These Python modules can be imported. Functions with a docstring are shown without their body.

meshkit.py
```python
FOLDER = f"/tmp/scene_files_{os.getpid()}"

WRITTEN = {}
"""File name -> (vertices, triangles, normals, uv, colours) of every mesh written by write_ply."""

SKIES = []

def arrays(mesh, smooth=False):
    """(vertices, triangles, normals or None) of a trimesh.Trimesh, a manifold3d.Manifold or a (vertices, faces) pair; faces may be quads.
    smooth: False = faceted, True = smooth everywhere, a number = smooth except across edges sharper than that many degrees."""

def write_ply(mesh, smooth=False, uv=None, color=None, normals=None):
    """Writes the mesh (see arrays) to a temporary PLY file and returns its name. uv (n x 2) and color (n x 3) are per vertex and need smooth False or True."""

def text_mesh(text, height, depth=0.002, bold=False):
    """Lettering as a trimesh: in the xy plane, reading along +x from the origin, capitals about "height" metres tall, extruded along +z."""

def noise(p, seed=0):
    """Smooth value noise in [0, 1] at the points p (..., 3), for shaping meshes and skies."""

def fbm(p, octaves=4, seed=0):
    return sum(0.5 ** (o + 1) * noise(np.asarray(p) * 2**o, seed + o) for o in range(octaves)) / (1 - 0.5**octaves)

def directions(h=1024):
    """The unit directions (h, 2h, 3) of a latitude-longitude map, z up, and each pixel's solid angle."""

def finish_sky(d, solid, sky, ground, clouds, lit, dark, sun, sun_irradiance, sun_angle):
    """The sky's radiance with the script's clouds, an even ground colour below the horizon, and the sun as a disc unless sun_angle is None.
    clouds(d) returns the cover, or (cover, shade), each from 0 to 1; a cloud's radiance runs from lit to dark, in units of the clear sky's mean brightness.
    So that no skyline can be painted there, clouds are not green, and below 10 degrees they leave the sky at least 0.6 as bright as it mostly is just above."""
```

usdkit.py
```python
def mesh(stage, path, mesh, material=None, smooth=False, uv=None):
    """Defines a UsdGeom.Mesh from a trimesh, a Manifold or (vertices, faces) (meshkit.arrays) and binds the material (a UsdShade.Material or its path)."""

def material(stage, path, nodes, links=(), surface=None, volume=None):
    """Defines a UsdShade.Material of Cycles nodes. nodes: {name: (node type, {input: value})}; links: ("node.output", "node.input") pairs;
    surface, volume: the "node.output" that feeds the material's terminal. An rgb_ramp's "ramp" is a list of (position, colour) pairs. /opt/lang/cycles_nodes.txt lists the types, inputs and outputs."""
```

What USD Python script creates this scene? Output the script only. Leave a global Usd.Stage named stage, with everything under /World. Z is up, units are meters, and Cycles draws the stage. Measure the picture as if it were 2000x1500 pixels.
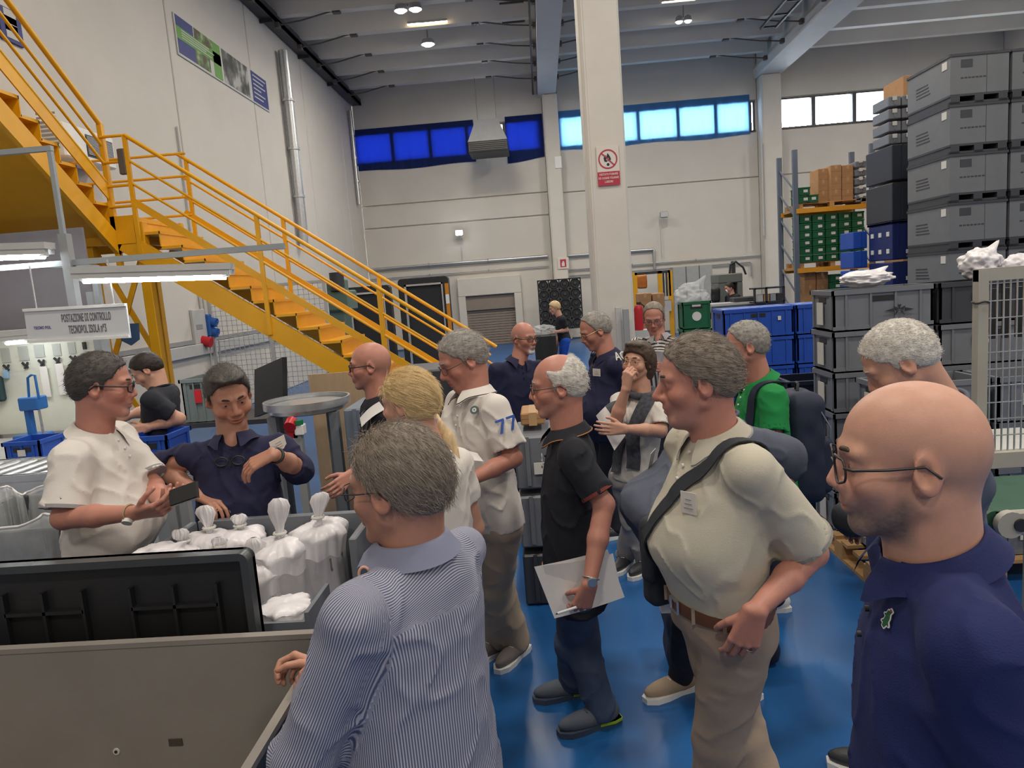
import math, random
import numpy as np, trimesh, manifold3d as m3, usdkit, meshkit
from shapely.geometry import Polygon, Point, box as sbox
from pxr import Usd, UsdGeom, UsdLux, UsdShade, Gf, Sdf, Vt

random.seed(7); RNG = np.random.default_rng(11)
stage = Usd.Stage.CreateInMemory()
UsdGeom.SetStageUpAxis(stage, "Z"); UsdGeom.SetStageMetersPerUnit(stage, 1.0)
UsdGeom.Xform.Define(stage, "/World"); UsdGeom.Scope.Define(stage, "/World/Looks")
V = lambda *a: np.array(a, float)
nrm = lambda v: np.asarray(v, float) / (np.linalg.norm(v) + 1e-12)

# ------------------------------------------------------------------ camera, sky, lamps of the hall, exposure
CAM = V(0, 0, 1.95); F = 1390.0
YAW, PITCH, ROLL = map(math.radians, (-2.9, -7.75, -4.34))
EXPOSURE = 0.0
SKY = 5.0
LAMP = 3.0
_f = V(math.sin(YAW) * math.cos(PITCH), math.cos(YAW) * math.cos(PITCH), math.sin(PITCH))
_r = V(math.cos(YAW), -math.sin(YAW), 0); _u = np.cross(_r, _f)
CR = math.cos(ROLL) * _r + math.sin(ROLL) * _u; CU = -math.sin(ROLL) * _r + math.cos(ROLL) * _u; CF = _f
def ray(px, py): return CF + CR * ((px - 1000) / F) - CU * ((py - 750) / F)
def at(px, py, Y): d = ray(px, py); return CAM + d * (Y / d[1])          # the point of that line of sight at distance Y down the hall
def atz(px, py, z=0.0): d = ray(px, py); return CAM + d * ((z - CAM[2]) / d[2])
def atx(px, py, x): d = ray(px, py); return CAM + d * (x / d[0])
def proj(p): q = np.asarray(p) - CAM; k = q @ CF; return 1000 + F * (q @ CR) / k, 750 - F * (q @ CU) / k
cam = UsdGeom.Camera.Define(stage, "/World/camera")
cam.AddTransformOp().Set(Gf.Matrix4d(*[float(x) for x in (*CR, 0, *CU, 0, *(-CF), 0, *CAM, 1)]))
cam.CreateHorizontalApertureAttr(36.0); cam.CreateVerticalApertureAttr(27.0); cam.CreateFocalLengthAttr(36.0 * F / 2000)
cam.CreateClippingRangeAttr(Gf.Vec2f(0.05, 500)); cam.CreateExposureAttr(EXPOSURE)
dome = UsdLux.DomeLight.Define(stage, "/World/sky"); dome.CreateIntensityAttr(SKY); dome.CreateColorAttr(Gf.Vec3f(0.86, 0.93, 1.0))
def rect_light(name, pos, w, h, power, color=(1, .96, .9), target=None):
    l = UsdLux.RectLight.Define(stage, "/World/" + name); l.CreateWidthAttr(w); l.CreateHeightAttr(h)
    l.CreateIntensityAttr(power); l.CreateColorAttr(Gf.Vec3f(*color))
    d = nrm(V(*(target if target is not None else (pos[0], pos[1], 0))) - V(*pos)); z = -d
    x = nrm(np.cross(V(0, 1, 0) if abs(z[1]) < .9 else V(1, 0, 0), z)); y = np.cross(z, x)
    l.AddTransformOp().Set(Gf.Matrix4d(*[float(q) for q in (*x, 0, *y, 0, *z, 0, *pos, 1)]))
# the hall's ceiling lamps: one row per bay, going on behind the camera (the ones in view have housings, further down)
for i, x in enumerate((-1.4, 3.9, 11.5)):
    for j, (y, k) in enumerate(((-4.0, .95), (2.0, .95), (7.5, .7), (13.0, .8), (18.8, 1.15))):
        rect_light("ceiling_lamp_light_%d%d" % (i, j), (x, y, 8.4), 1.0, 1.0, 22 * LAMP * k, (1, .92, .80))

# ------------------------------------------------------------------ helpers
_names = {}
def numbered(base):
    k = _names.get(base, 0); _names[base] = k + 1
    return base if k == 0 else "%s_%03d" % (base, k)
class T:                                                                      # a thing or a part: its path and its base point
    def __init__(s, path, loc=(0, 0, 0), rz=0.0): s.path, s.loc, s.rz = path, V(*loc), rz; s.prim = stage.GetPrimAtPath(path)
def tagp(prim, label=None, cat=None, group=None, kind=None):
    for k, v in (("label", label), ("category", cat), ("group", group), ("kind", kind)):
        if v: prim.SetCustomDataByKey(k, v)
def thing(name, label=None, cat=None, loc=(0, 0, 0), rz=0.0, group=None, kind=None):
    path = "/World/" + numbered("/World/" + name).split("/")[-1]
    x = UsdGeom.Xform.Define(stage, path); x.AddTranslateOp().Set(Gf.Vec3d(*map(float, loc))); x.AddRotateZOp().Set(math.degrees(rz))
    t = T(path, loc, rz); tagp(t.prim, label, cat, group, kind); return t
def dup(t, loc, rz=0.0, label=None, group=None):
    base = t.path.split("/")[-1]; base = base[:-4] if base[-4:-3] == "_" and base[-3:].isdigit() else base
    n = thing(base, loc=loc, rz=rz); was = t.prim.GetCustomData()
    n.prim.GetReferences().AddInternalReference(t.prim.GetPath()); n.prim.SetInstanceable(True)
    tagp(n.prim, label or was.get("label"), was.get("category"), group or was.get("group")); return n
def obj(name, mesh, mat, parent=None, smooth=30, world=True, label=None, cat=None, group=None, kind=None, color=None):
    """ONE mesh prim; given in world coordinates, stored relative to its thing's base. Children of a mesh part share the base."""
    if isinstance(mesh, (list,)): mesh = cat_m(mesh)
    if hasattr(mesh, "to_mesh"): mm = mesh.to_mesh(); mesh = trimesh.Trimesh(mm.vert_properties[:, :3], mm.tri_verts, process=False)
    if isinstance(mesh, tuple): mesh = trimesh.Trimesh(mesh[0], mesh[1], process=False)
    v = np.array(mesh.vertices, float)
    if parent is None:
        c = v.mean(0) if world else V(0, 0, 0); c = V(c[0], c[1], v[:, 2].min()) if world else c
        path = "/World/" + numbered("/World/" + name).split("/")[-1]; loc, rz = c, 0.0
    else:
        path = parent.path + "/" + numbered(parent.path + "/" + name).split("/")[-1]; loc, rz = parent.loc, parent.rz
    if world:
        v = v - loc
        if rz: c, s = math.cos(-rz), math.sin(-rz); v = v @ np.array([[c, s, 0], [-s, c, 0], [0, 0, 1]])
    mesh2 = trimesh.Trimesh(v, mesh.faces, process=False)
    m = usdkit.mesh(stage, path, mesh2, mat, smooth if color is None else True)
    if color is not None:
        UsdGeom.PrimvarsAPI(m).CreatePrimvar("tint", Sdf.ValueTypeNames.Color3fArray, "vertex").Set(Vt.Vec3fArray.FromNumpy(np.asarray(color, np.float32)))
    if parent is None and world: m.AddTranslateOp().Set(Gf.Vec3d(*map(float, loc)))
    t = T(path, loc, rz); tagp(t.prim, label, cat, group, kind); return t
def cat_m(l):
    l = [x for x in l if x is not None]
    return trimesh.util.concatenate([trimesh.Trimesh(x[0], x[1], process=False) if isinstance(x, tuple) else
                                     (trimesh.Trimesh(x.to_mesh().vert_properties[:, :3], x.to_mesh().tri_verts, process=False) if hasattr(x, "to_mesh") else x) for x in l])
def bx(x0, x1, y0, y1, z0, z1, b=0.0):
    if b <= 0: return trimesh.creation.box(bounds=[[x0, y0, z0], [x1, y1, z1]])
    P = []
    for x, sx in ((x0, 1), (x1, -1)):
        for y, sy in ((y0, 1), (y1, -1)):
            for z, sz in ((z0, 1), (z1, -1)):
                P += [(x + sx * b, y + sy * b, z), (x + sx * b, y, z + sz * b), (x, y + sy * b, z + sz * b)]
    return trimesh.convex.convex_hull(np.array(P))
def frame_of(d, up=(0, 0, 1)):
    d = nrm(d); x = np.cross(d, up)
    if np.linalg.norm(x) < 1e-3: x = np.cross(d, (0, 1, 0))
    x = nrm(x); return x, np.cross(x, d), d
def bar(p, q, w, h, up=(0, 0, 1)):
    p, q = V(*p), V(*q); x, y, d = frame_of(q - p, up); P = [c + x * sx * w / 2 + y * sy * h / 2 for c in (p, q) for sx in (-1, 1) for sy in (-1, 1)]
    return trimesh.convex.convex_hull(np.array(P))
def tube(pts, r, n=8, caps=True):
    p = np.array(pts, float); r = np.broadcast_to(np.asarray(r, float), (len(p),)); t = np.gradient(p, axis=0); t /= np.linalg.norm(t, axis=1, keepdims=True) + 1e-12
    a = frame_of(t[0])[0]; A = []
    for k in range(len(p)):
        a = nrm(a - t[k] * (a @ t[k])); A.append(a)
    A = np.array(A); B = np.cross(t, A); an = np.arange(n) * 2 * math.pi / n
    v = p[:, None] + r[:, None, None] * (np.cos(an)[None, :, None] * A[:, None] + np.sin(an)[None, :, None] * B[:, None]); v = v.reshape(-1, 3); f = []
    for i in range(len(p) - 1):
        for j in range(n):
            a0, a1, b0, b1 = i * n + j, i * n + (j + 1) % n, (i + 1) * n + j, (i + 1) * n + (j + 1) % n; f += [(a0, a1, b1), (a0, b1, b0)]
    if caps:
        v = np.vstack([v, p[0], p[-1]]); k = len(v)
        f += [(k - 2, (j + 1) % n, j) for j in range(n)] + [(k - 1, (len(p) - 1) * n + j, (len(p) - 1) * n + (j + 1) % n) for j in range(n)]
    return trimesh.Trimesh(v, np.array(f), process=False)
def cyl(p, q, r, r2=None, n=16): return tube([p, q], [r, r if r2 is None else r2], n)
def lathe(prof, n=24, c=(0, 0, 0), axis=(0, 0, 1)):
    prof = np.array(prof, float); x, y, d = frame_of(axis); an = np.arange(n) * 2 * math.pi / n
    v = (V(*c) + prof[:, None, 1, None] * d + prof[:, None, 0, None] * (np.cos(an)[None, :, None] * x + np.sin(an)[None, :, None] * y)).reshape(-1, 3); f = []
    for i in range(len(prof) - 1):
        for j in range(n):
            a0, a1, b0, b1 = i * n + j, i * n + (j + 1) % n, (i + 1) * n + j, (i + 1) * n + (j + 1) % n; f += [(a0, a1, b1), (a0, b1, b0)]
    return trimesh.Trimesh(v, np.array(f)[:, ::-1], process=False)
def quadplate(P, t):                                                          # a plate of thickness t behind four corner points (anticlockwise as seen)
    P = np.array(P, float); n = nrm(np.cross(P[1] - P[0], P[3] - P[0])); return trimesh.convex.convex_hull(np.vstack([P, P - n * t]))
def text_on(s, h, origin, right, up, depth=.002, bold=False, center=True, width=None):
    m = meshkit.text_mesh(s, h, depth, bold); v = np.array(m.vertices); w = np.ptp(v[:, 0])
    if width: v[:, 0] *= width / w; w = width
    if center: v[:, 0] -= v[:, 0].min() + w / 2
    r, u = nrm(right), nrm(up); n = np.cross(r, u)
    return trimesh.Trimesh(V(*origin) + v[:, :1] * r + v[:, 1:2] * u + v[:, 2:] * n, m.faces, process=False)
def rot(m, R, c=(0, 0, 0)): return trimesh.Trimesh((np.array(m.vertices) - V(*c)) @ np.asarray(R).T + V(*c), m.faces, process=False)
def shift(m, d): return trimesh.Trimesh(np.array(m.vertices) + V(*d), m.faces, process=False)

# ------------------------------------------------------------------ materials
_mats = {}
def mat(name, color, rough=.5, metal=0., var=.06, scale=6., bump=0., bscale=60., emit=0., ecol=None, alpha=1., trans=0., spec=.5, sss=0., tint=False, stretch=None, coat=0., sheen=0.):
    """principled material with a little procedural tone and grain; tint: the base colour is multiplied by the mesh's tint primvar"""
    if name in _mats: return _mats[name]
    c = np.array(color, float)
    N = {"tc": ("texture_coordinate", {}), "n": ("noise_texture", {"scale": scale, "detail": 4.0, "roughness": .6}),
         "r": ("rgb_ramp", {"ramp": [(.25, tuple(c * (1 - var))), (.75, tuple(np.minimum(c * (1 + var), 1)))]}),
         "p": ("principled_bsdf", {"roughness": rough, "metallic": metal, "specular_ior_level": spec})}
    L = [("n.fac", "r.fac")]
    P = N["p"][1]
    if stretch is not None:
        N["m"] = ("mapping", {"scale": stretch}); L += [("tc.object", "m.vector"), ("m.vector", "n.vector")]
    else: L += [("tc.object", "n.vector")]
    if tint:
        N["a"] = ("attribute", {"attribute": "tint"}); N["x"] = ("mix_color", {"blend_type": "multiply", "fac": 1.0}); L += [("r.color", "x.a"), ("a.color", "x.b"), ("x.result", "p.base_color")]
    else: L += [("r.color", "p.base_color")]
    if bump:
        N["bn"] = ("noise_texture", {"scale": bscale, "detail": 3.0}); N["b"] = ("bump", {"strength": bump, "distance": .004}); L += [("bn.fac", "b.height"), ("b.normal", "p.normal"), ("m.vector" if stretch is not None else "tc.object", "bn.vector")]
    if emit: P["emission_color"] = tuple(ecol or color); P["emission_strength"] = emit
    if trans: P["transmission_weight"] = trans
    if alpha < 1: P["alpha"] = alpha
    if sss: P["subsurface_weight"] = sss; P["subsurface_scale"] = .006
    if coat: P["coat_weight"] = coat
    if sheen: P["sheen_weight"] = sheen; P["sheen_roughness"] = .5
    _mats[name] = usdkit.material(stage, "/World/Looks/" + name, N, L, surface="p.BSDF"); return _mats[name]
def s2l(*c): return tuple(((x / 255 + .055) / 1.055) ** 2.4 if x > 10 else x / 255 / 12.92 for x in c)
# ------------------------------------------------------------------ the hall: shell
M_wall = mat("white_wall", s2l(205, 200, 192), .85, var=.05, scale=.8, bump=.15, bscale=30)
M_conc = mat("painted_concrete", s2l(208, 203, 194), .8, var=.05, scale=1.5, bump=.2, bscale=25)
M_ceil = mat("grey_ceiling", s2l(204, 198, 188), .85, var=.06, scale=.7)
M_floor = mat("blue_floor", s2l(30, 88, 148), .30, var=.13, scale=.9, bump=.05, bscale=8)
M_dark = mat("dark_metal", (.035, .037, .042), .5)
M_steel = mat("galvanised_steel", (.55, .56, .57), .38, metal=.85, var=.12, scale=20)
M_grey = mat("grey_paint", (.30, .31, .32), .5)
M_lgrey = mat("light_grey_paint", (.5, .5, .49), .5)
M_yel = mat("yellow_paint", s2l(226, 164, 18), .42, var=.08, scale=3)
M_black = mat("black_plastic", (.018, .018, .02), .45)
M_white = mat("white_plastic", (.78, .78, .76), .45)
M_red = mat("red_paint", s2l(190, 30, 40), .4)
M_card = mat("cardboard", s2l(170, 128, 88), .8, var=.08)
M_wood = mat("pallet_wood", s2l(176, 138, 92), .75, var=.2, scale=4, stretch=(1, 8, 8))
XL, XR, YB, ZC = -6.0, 15.5, 25.0, 9.0
ZW0, ZW1 = 6.47, 7.46
def glow(name, col, s):
    if name not in _mats: _mats[name] = usdkit.material(stage, "/World/Looks/" + name, {"e": ("emission", {"color": col, "strength": s})}, surface="e.emission")
    return _mats[name]
obj("floor", bx(XL - .4, XR, -7, YB + .4, -.2, 0), M_floor, kind="structure", smooth=False)
w = thing("wall_back", loc=(0, YB, 0), kind="structure")
bays = ((XL, .45, (0, 4.29, 5.05, ZW0)), (.95, 7.56, (0, 4.98, ZW0)), (8.2, XR, (0, 4.98, ZW0)))
obj("backing", [bx(XL - .4, XR, YB + .06, YB + .3, 0, ZW0), bx(XL - .4, XR, YB + .06, YB + .3, ZW1, ZC + .2)] +
    [bx(a, b, YB + .06, YB + .3, ZW0, ZW1) for a, b in ((XL - .4, XL), (.3, 1.0), (7.5, 8.2))], M_wall, w, smooth=False)
for x0, x1, zs in bays:
    for a, b in zip(zs[:-1], zs[1:]): obj("panel", bx(x0 + .01, x1 - .01, YB, YB + .08, a + .03, b - .03, .012), M_wall, w)
    obj("panel", bx(x0 + .01, x1 - .01, YB, YB + .08, ZW1 + .03, ZC, .012), M_wall, w)
w = thing("wall_left", loc=(XL, 0, 0), kind="structure")
obj("backing", bx(XL - .4, XL - .05, -7, YB, 0, ZC + .2), M_wall, w, smooth=False)
yj = [-7.0, -4.6, -2.2, .2, 2.6, 5.0, 7.4] + [float(atx(352, 250, XL)[1])]
while yj[-1] < YB - 3: yj.append(yj[-1] + 3.6)
yj.append(YB)
for a, b in zip(yj[:-1], yj[1:]): obj("panel", bx(XL - .08, XL, a + .02, b - .02, 0, ZC, .012), M_wall, w)
obj("wall_right", bx(XR, XR + .3, -7, YB + .3, 0, ZC + .2), M_wall, kind="structure", smooth=False)
# ceiling of precast slabs with ribs along x
c = thing("ceiling", loc=(0, 0, ZC), kind="structure")
obj("slab", bx(XL - .4, XR + .3, -7, YB + .3, ZC, ZC + .2), M_ceil, c, smooth=False)
def rib(x0, x1, y):
    P = [(x, y + dy, z) for x in (x0, x1) for dy, z in ((-.30, ZC), (.30, ZC), (.11, ZC - .42), (-.11, ZC - .42))]
    return trimesh.convex.convex_hull(np.array(P))
ribs_y = [YB - 1.4 - 1.55 * k for k in range(20)]
for x0, x1 in ((XL, .2), (.9, 7.4), (8.2, XR)):
    for y in ribs_y: obj("rib", rib(x0, x1, y), M_ceil, c, smooth=False)
# beams and columns
def beam(x0, x1, name="trim_1"):
    t = thing("trim_1" if name is None else name, loc=((x0 + x1) / 2, YB, 8.2), kind="structure")
    prof = [(x0, 8.15), (x1, 8.15), (x1, 8.42), (x1 - .12, 8.62), (x1 - .12, ZC), (x0 + .12, ZC), (x0 + .12, 8.62), (x0, 8.42)]
    m = trimesh.creation.extrude_polygon(Polygon(prof), YB + 7, engine="earcut"); v = np.array(m.vertices)
    obj("girder", trimesh.Trimesh(np.c_[v[:, 0], YB - v[:, 2], v[:, 1]], m.faces[:, ::-1]), M_conc, t, smooth=False)
beam(.32, .92, "trim_1"); beam(7.45, 8.25, "trim_2")
def column(x0, x1, y0, y1, z1, label):
    t = thing("concrete_column", label, "column", ((x0 + x1) / 2, (y0 + y1) / 2, 0))
    obj("shaft", bx(x0, x1, y0, y1, 0, z1, .03), M_conc, t); obj("corner_strip", bx(x0 + .04, x0 + .075, y0 - .012, y0 + .05, 0, z1, .006), M_conc, t); return t
cl, cr = at(1143, 287, 10.7), at(1222, 287, 10.7)
column(cl[0], cr[0], 10.7, 11.3, 8.15 if cl[0] < .9 else ZC, "tall white concrete column in mid hall carrying the no-flames notice")
column(.45, .95, 24.55, YB + .05, 8.15, "white wall column just left of the mid-hall column, rising to the roof beam")
column(7.56, 8.2, 24.5, YB + .05, 8.15, "white wall column between the blue-curtained and the bare windows")
# windows: frames, panes, curtains
M_frame = mat("window_frame", (.06, .06, .07), .5)
M_pane = usdkit.material(stage, "/World/Looks/window_glass", {"f": ("fresnel", {"IOR": 1.45}), "t": ("transparent_bsdf", {"color": (.95, .97, 1)}), "g": ("glossy_bsdf", {"roughness": .02}), "m": ("mix_closure", {})}, [("f.fac", "m.fac"), ("t.BSDF", "m.closure1"), ("g.BSDF", "m.closure2")], surface="m.closure")
def cloth(name, tr, df, k):
    return usdkit.material(stage, "/World/Looks/" + name, {"tc": ("texture_coordinate", {}), "t": ("translucent_bsdf", {"color": tr}), "d": ("diffuse_bsdf", {"color": df}), "m": ("mix_closure", {"fac": k})}, [("t.BSDF", "m.closure1"), ("d.BSDF", "m.closure2")], surface="m.closure")
M_cur1 = cloth("dark_blue_curtain", (.055, .105, .40), (.045, .075, .26), .35)
M_cur2 = cloth("pale_blue_curtain", (.44, .66, .82), (.14, .32, .68), .25)
def window(n, x0, x1, mull):
    t = thing("window_%d" % n, loc=((x0 + x1) / 2, YB, ZW0), kind="structure"); y = YB + .10
    obj("window_frame", [bx(x0, x1, y - .09, y + .05, ZW0, ZW0 + .05), bx(x0, x1, y - .09, y + .05, ZW1 - .05, ZW1), bx(x0, x0 + .06, y - .03, y + .05, ZW0, ZW1), bx(x1 - .06, x1, y - .03, y + .05, ZW0, ZW1)], M_frame, t, smooth=False)
    xs = [x0] + mull + [x1]
    for m in mull: obj("mullion", bx(m - .06, m + .06, y - .10, y + .05, ZW0, ZW1), M_frame, t, smooth=False)
    for a, b in zip(xs[:-1], xs[1:]): obj("pane", bx(a, b, y, y + .008, ZW0 + .05, ZW1 - .05), M_pane, t, smooth=False)
px_x = lambda px, py=290: float(at(px, py, YB)[0])
window(1, XL, .3, [px_x(767), px_x(841), px_x(914), px_x(988)])
window(2, 1.0, 7.5, [px_x(1170), px_x(1246, 245), px_x(1324, 240), px_x(1398, 230), px_x(1461, 225) + .05])
window(3, 8.2, XR, [px_x(1589, 220), px_x(1669, 215), px_x(1749, 215), px_x(1830, 210), px_x(1910, 205)])
def curtain(x0, x1, z0, z1, m, label, y=YB - .03, folds=60, amp=.018, sag=.06):
    n = int((x1 - x0) / .03); xs = np.linspace(x0, x1, n); zs = np.linspace(0, 1, 9); P = []
    for k, tz in enumerate(zs):
        d = amp * (np.sin(xs * 2 * math.pi * 2.2 + 1.5 * np.sin(xs * 1.7)) * .5 + np.sin(xs * 31) * .25) * (1.1 - .8 * tz)
        zz = z0 + (z1 - z0) * tz + (1 - tz) * sag * (np.sin(xs * 1.9) * .5)
        P.append(np.c_[xs, y + d, zz])
    P = np.array(P); v = np.vstack([P.reshape(-1, 3), (P + V(0, .004, 0)).reshape(-1, 3)]); f = []; K = 9 * n
    for k in range(8):
        i = np.arange(n - 1) + k * n; f += [np.c_[i, i + 1, i + n + 1], np.c_[i, i + n + 1, i + n], np.c_[i + K, i + n + 1 + K, i + 1 + K], np.c_[i + K, i + n + K, i + n + 1 + K]]
    obj("curtain", trimesh.Trimesh(v, np.vstack(f)), m, smooth=True, label=label, cat="curtain")
curtain(XL + .03, px_x(928), 6.24, 7.63, M_cur1, "deep blue curtain over the three windows in the far left corner")
curtain(px_x(990), .42, 6.18, 7.63, M_cur1, "short deep blue curtain between the hanging heater and the wall column", sag=.15)
curtain(.97, px_x(1464, 225), 6.37, 7.66, M_cur2, "long pale sunlit blue curtain behind the mid-hall column", amp=.03)
# pipes on the back wall
def pipe(pts, r, label, m=M_steel, cat="pipe", brackets=True):
    t = thing("wall_pipe", label, cat, pts[0]); obj("tube", tube(pts, r, 10), m, t, smooth=True)
    for a, b in zip(pts[:-1], pts[1:]):
        L = np.linalg.norm(V(*b) - V(*a))
        for k in range(1, int(L / 2.5) + 1 if brackets else 0):
            q = V(*a) + (V(*b) - V(*a)) * k / (int(L / 2.5) + 1); obj("clamp", tube([q - nrm(V(*b) - V(*a)) * .02, q + nrm(V(*b) - V(*a)) * .02], r * 1.35, 10), M_grey, t)
Yw = YB - .09
P = lambda px, py, y=Yw: tuple(at(px, py, y))
z1, z2 = P(723, 527)[2], P(723, 545)[2]
pipe([(XL + .1, Yw, z1), (.3, Yw, z1)], .055, "thick steel pipe along the back wall above the black roller frames", M_steel)
pipe([(XL + .1, Yw, z1 - .32), (.3, Yw, z1 - .32)], .025, "thin steel pipe just under the thick pipe on the back wall", M_lgrey)
z = P(1250, 489)[2]; pipe([(1.0, Yw, z), (P(1277, 489)[0], Yw, z), (P(1277, 489)[0], Yw, z - .05), (P(1277, 489)[0], Yw, P(1278, 526)[2])], .05, "short thick pipe with a downward bend right of the mid-hall column", M_steel, brackets=False)
z = P(1350, 508)[2]; pipe([(1.0, Yw, z), (7.5, Yw, z)], .03, "upper thin pipe along the wall above the far machine", M_lgrey)
z = P(1350, 521)[2]; x = P(1467, 510)[0]; pipe([(1.0, Yw, z), (x - .04, Yw, z), (x, Yw, z - .04), (x, Yw, 1.7)], .028, "lower dark pipe that bends down beside the far machine", M_grey)
x = P(1486, 500)[0] + .02; pipe([(x - .05, 24.42, 6), (x - .05, 24.42, 3.0)], .03, "conduit running down the far right wall column", M_lgrey, "conduit", False)
a = P(1290, 440); pipe([(a[0], Yw, a[2]), (a[0], Yw, P(1297, 505)[2])], .015, "thin conduit under the unlit floodlight", M_lgrey, "conduit", False)
a = P(901, 480); pipe([(a[0], Yw, a[2]), (a[0], Yw, z1)], .02, "thin conduit under the lit wall floodlight", M_lgrey, "conduit", False)
# floodlights
def flood(px, py, s, lit, label):
    p = V(*at(px, py, YB - .35)); t = thing("floodlight", label, "floodlight", p)
    obj("housing", bx(p[0] - s, p[0] + s, p[1] - .06, p[1] + .06, p[2] - s * .75, p[2] + s * .75, .03), M_grey, t)
    obj("lens", bx(p[0] - s * .88, p[0] + s * .88, p[1] - .075, p[1] - .06, p[2] - s * .62, p[2] + s * .62), glow("flood_glow", (.85, .95, 1), 60) if lit else M_lgrey, t)
    obj("bracket", bx(p[0] - .03, p[0] + .03, p[1] + .05, YB, p[2] - .03, p[2] + .03), M_grey, t)
flood(897, 455, .13, True, "lit white floodlight on the back wall, left of centre")
flood(1297, 419, .14, False, "unlit grey floodlight on the back wall right of the column")
# lamps under the ceiling
def hibay(px, py, z, n, label, w=.30):
    d = ray(px, py); p = CAM + d * ((z - CAM[2]) / d[2]); t = thing("ceiling_lamp", label, "lamp", p)
    for k in range(n):
        x = p[0] + (k - (n - 1) / 2) * w * 1.15
        obj("reflector", lathe([(.02, .16), (w * .4, .12), (w * .52, 0), (w * .48, 0), (w * .36, .1)], 16, (x, p[1], p[2])), M_grey, t)
        obj("bulb", lathe([(0.001, -.04), (w * .3, -.035), (w * .46, .02), (w * .3, .05), (0.001, .06)], 14, (x, p[1], p[2])), glow("lamp_glow", (1, .97, .92), 70), t)
    obj("stem", cyl(p + V(0, 0, .1), (p[0], p[1], ZC), .02), M_grey, t)
hibay(797, 20, 8.45, 2, "double round ceiling lamp, the one nearest the top edge of the picture", .30)
hibay(836, 87, 8.45, 1, "single bright ceiling lamp below the double one", .36)
hibay(1335, 42, 8.45, 2, "bright ceiling lamp in the bay right of the column", .2)
for (px, py, wd, lab) in ((809, 46, .34, "short warm strip lamp on the ceiling"), (846, 43, .7, "long warm strip lamp on the ceiling"), (1325, 1, .8, "warm strip lamp on the ceiling right of the column")):
    p = atz(px, py, 8.62); t = thing("strip_lamp", lab, "lamp", p)
    obj("tray", bx(p[0] - wd / 2, p[0] + wd / 2, p[1] - .03, p[1] + .05, p[2] + .0, p[2] + .05), M_grey, t); obj("tube", bx(p[0] - wd / 2, p[0] + wd / 2, p[1] - .02, p[1] + .04, p[2] - .03, p[2]), glow("warm_glow", (1, .75, .42), 14), t)
# tie rods between ribs and beams, along both faces
M_rod = mat("rusty_rod", (.10, .085, .075), .6)
def rods(xb, side, ys, name, lab, L=1.5, n0=0):
    t = thing(name, lab, "tie rods", (xb, ys[0], 8.4))
    for y in ys:
        a = V(xb + side * L, y, 8.62); b = V(xb, y - .1, 8.36)
        obj("rod", tube([a, a * .4 + b * .6 + V(0, 0, -.03), b], .018, 6), M_rod, t, smooth=True); obj("anchor", bx(xb + side * L - .09, xb + side * L + .09, y - .07, y + .07, 8.54, 8.62), M_rod, t); obj("anchor", bx(xb + side * .02 - .05, xb + side * .02 + .05, y - .17, y - .03, 8.3, 8.42), M_rod, t)
rods(.30, -1, ribs_y[:8], "roof_tie", "row of thin dark tie rods left of the near roof beam")
rods(.94, 1, ribs_y[:7], "roof_tie", "row of thin dark tie rods right of the near roof beam", 1.2)
rods(7.42, -1, ribs_y[:8], "roof_tie", "row of thin dark tie rods left of the far right roof beam", 1.6)
rods(XL + .3, 1, ribs_y[:9], "roof_tie", "row of thin dark tie rods along the left wall under the ceiling", 1.4)
t = thing("cable_tray", "dark cable tray along the top of the left wall", "cable tray", (XL + .2, 15, 8.5))
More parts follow.
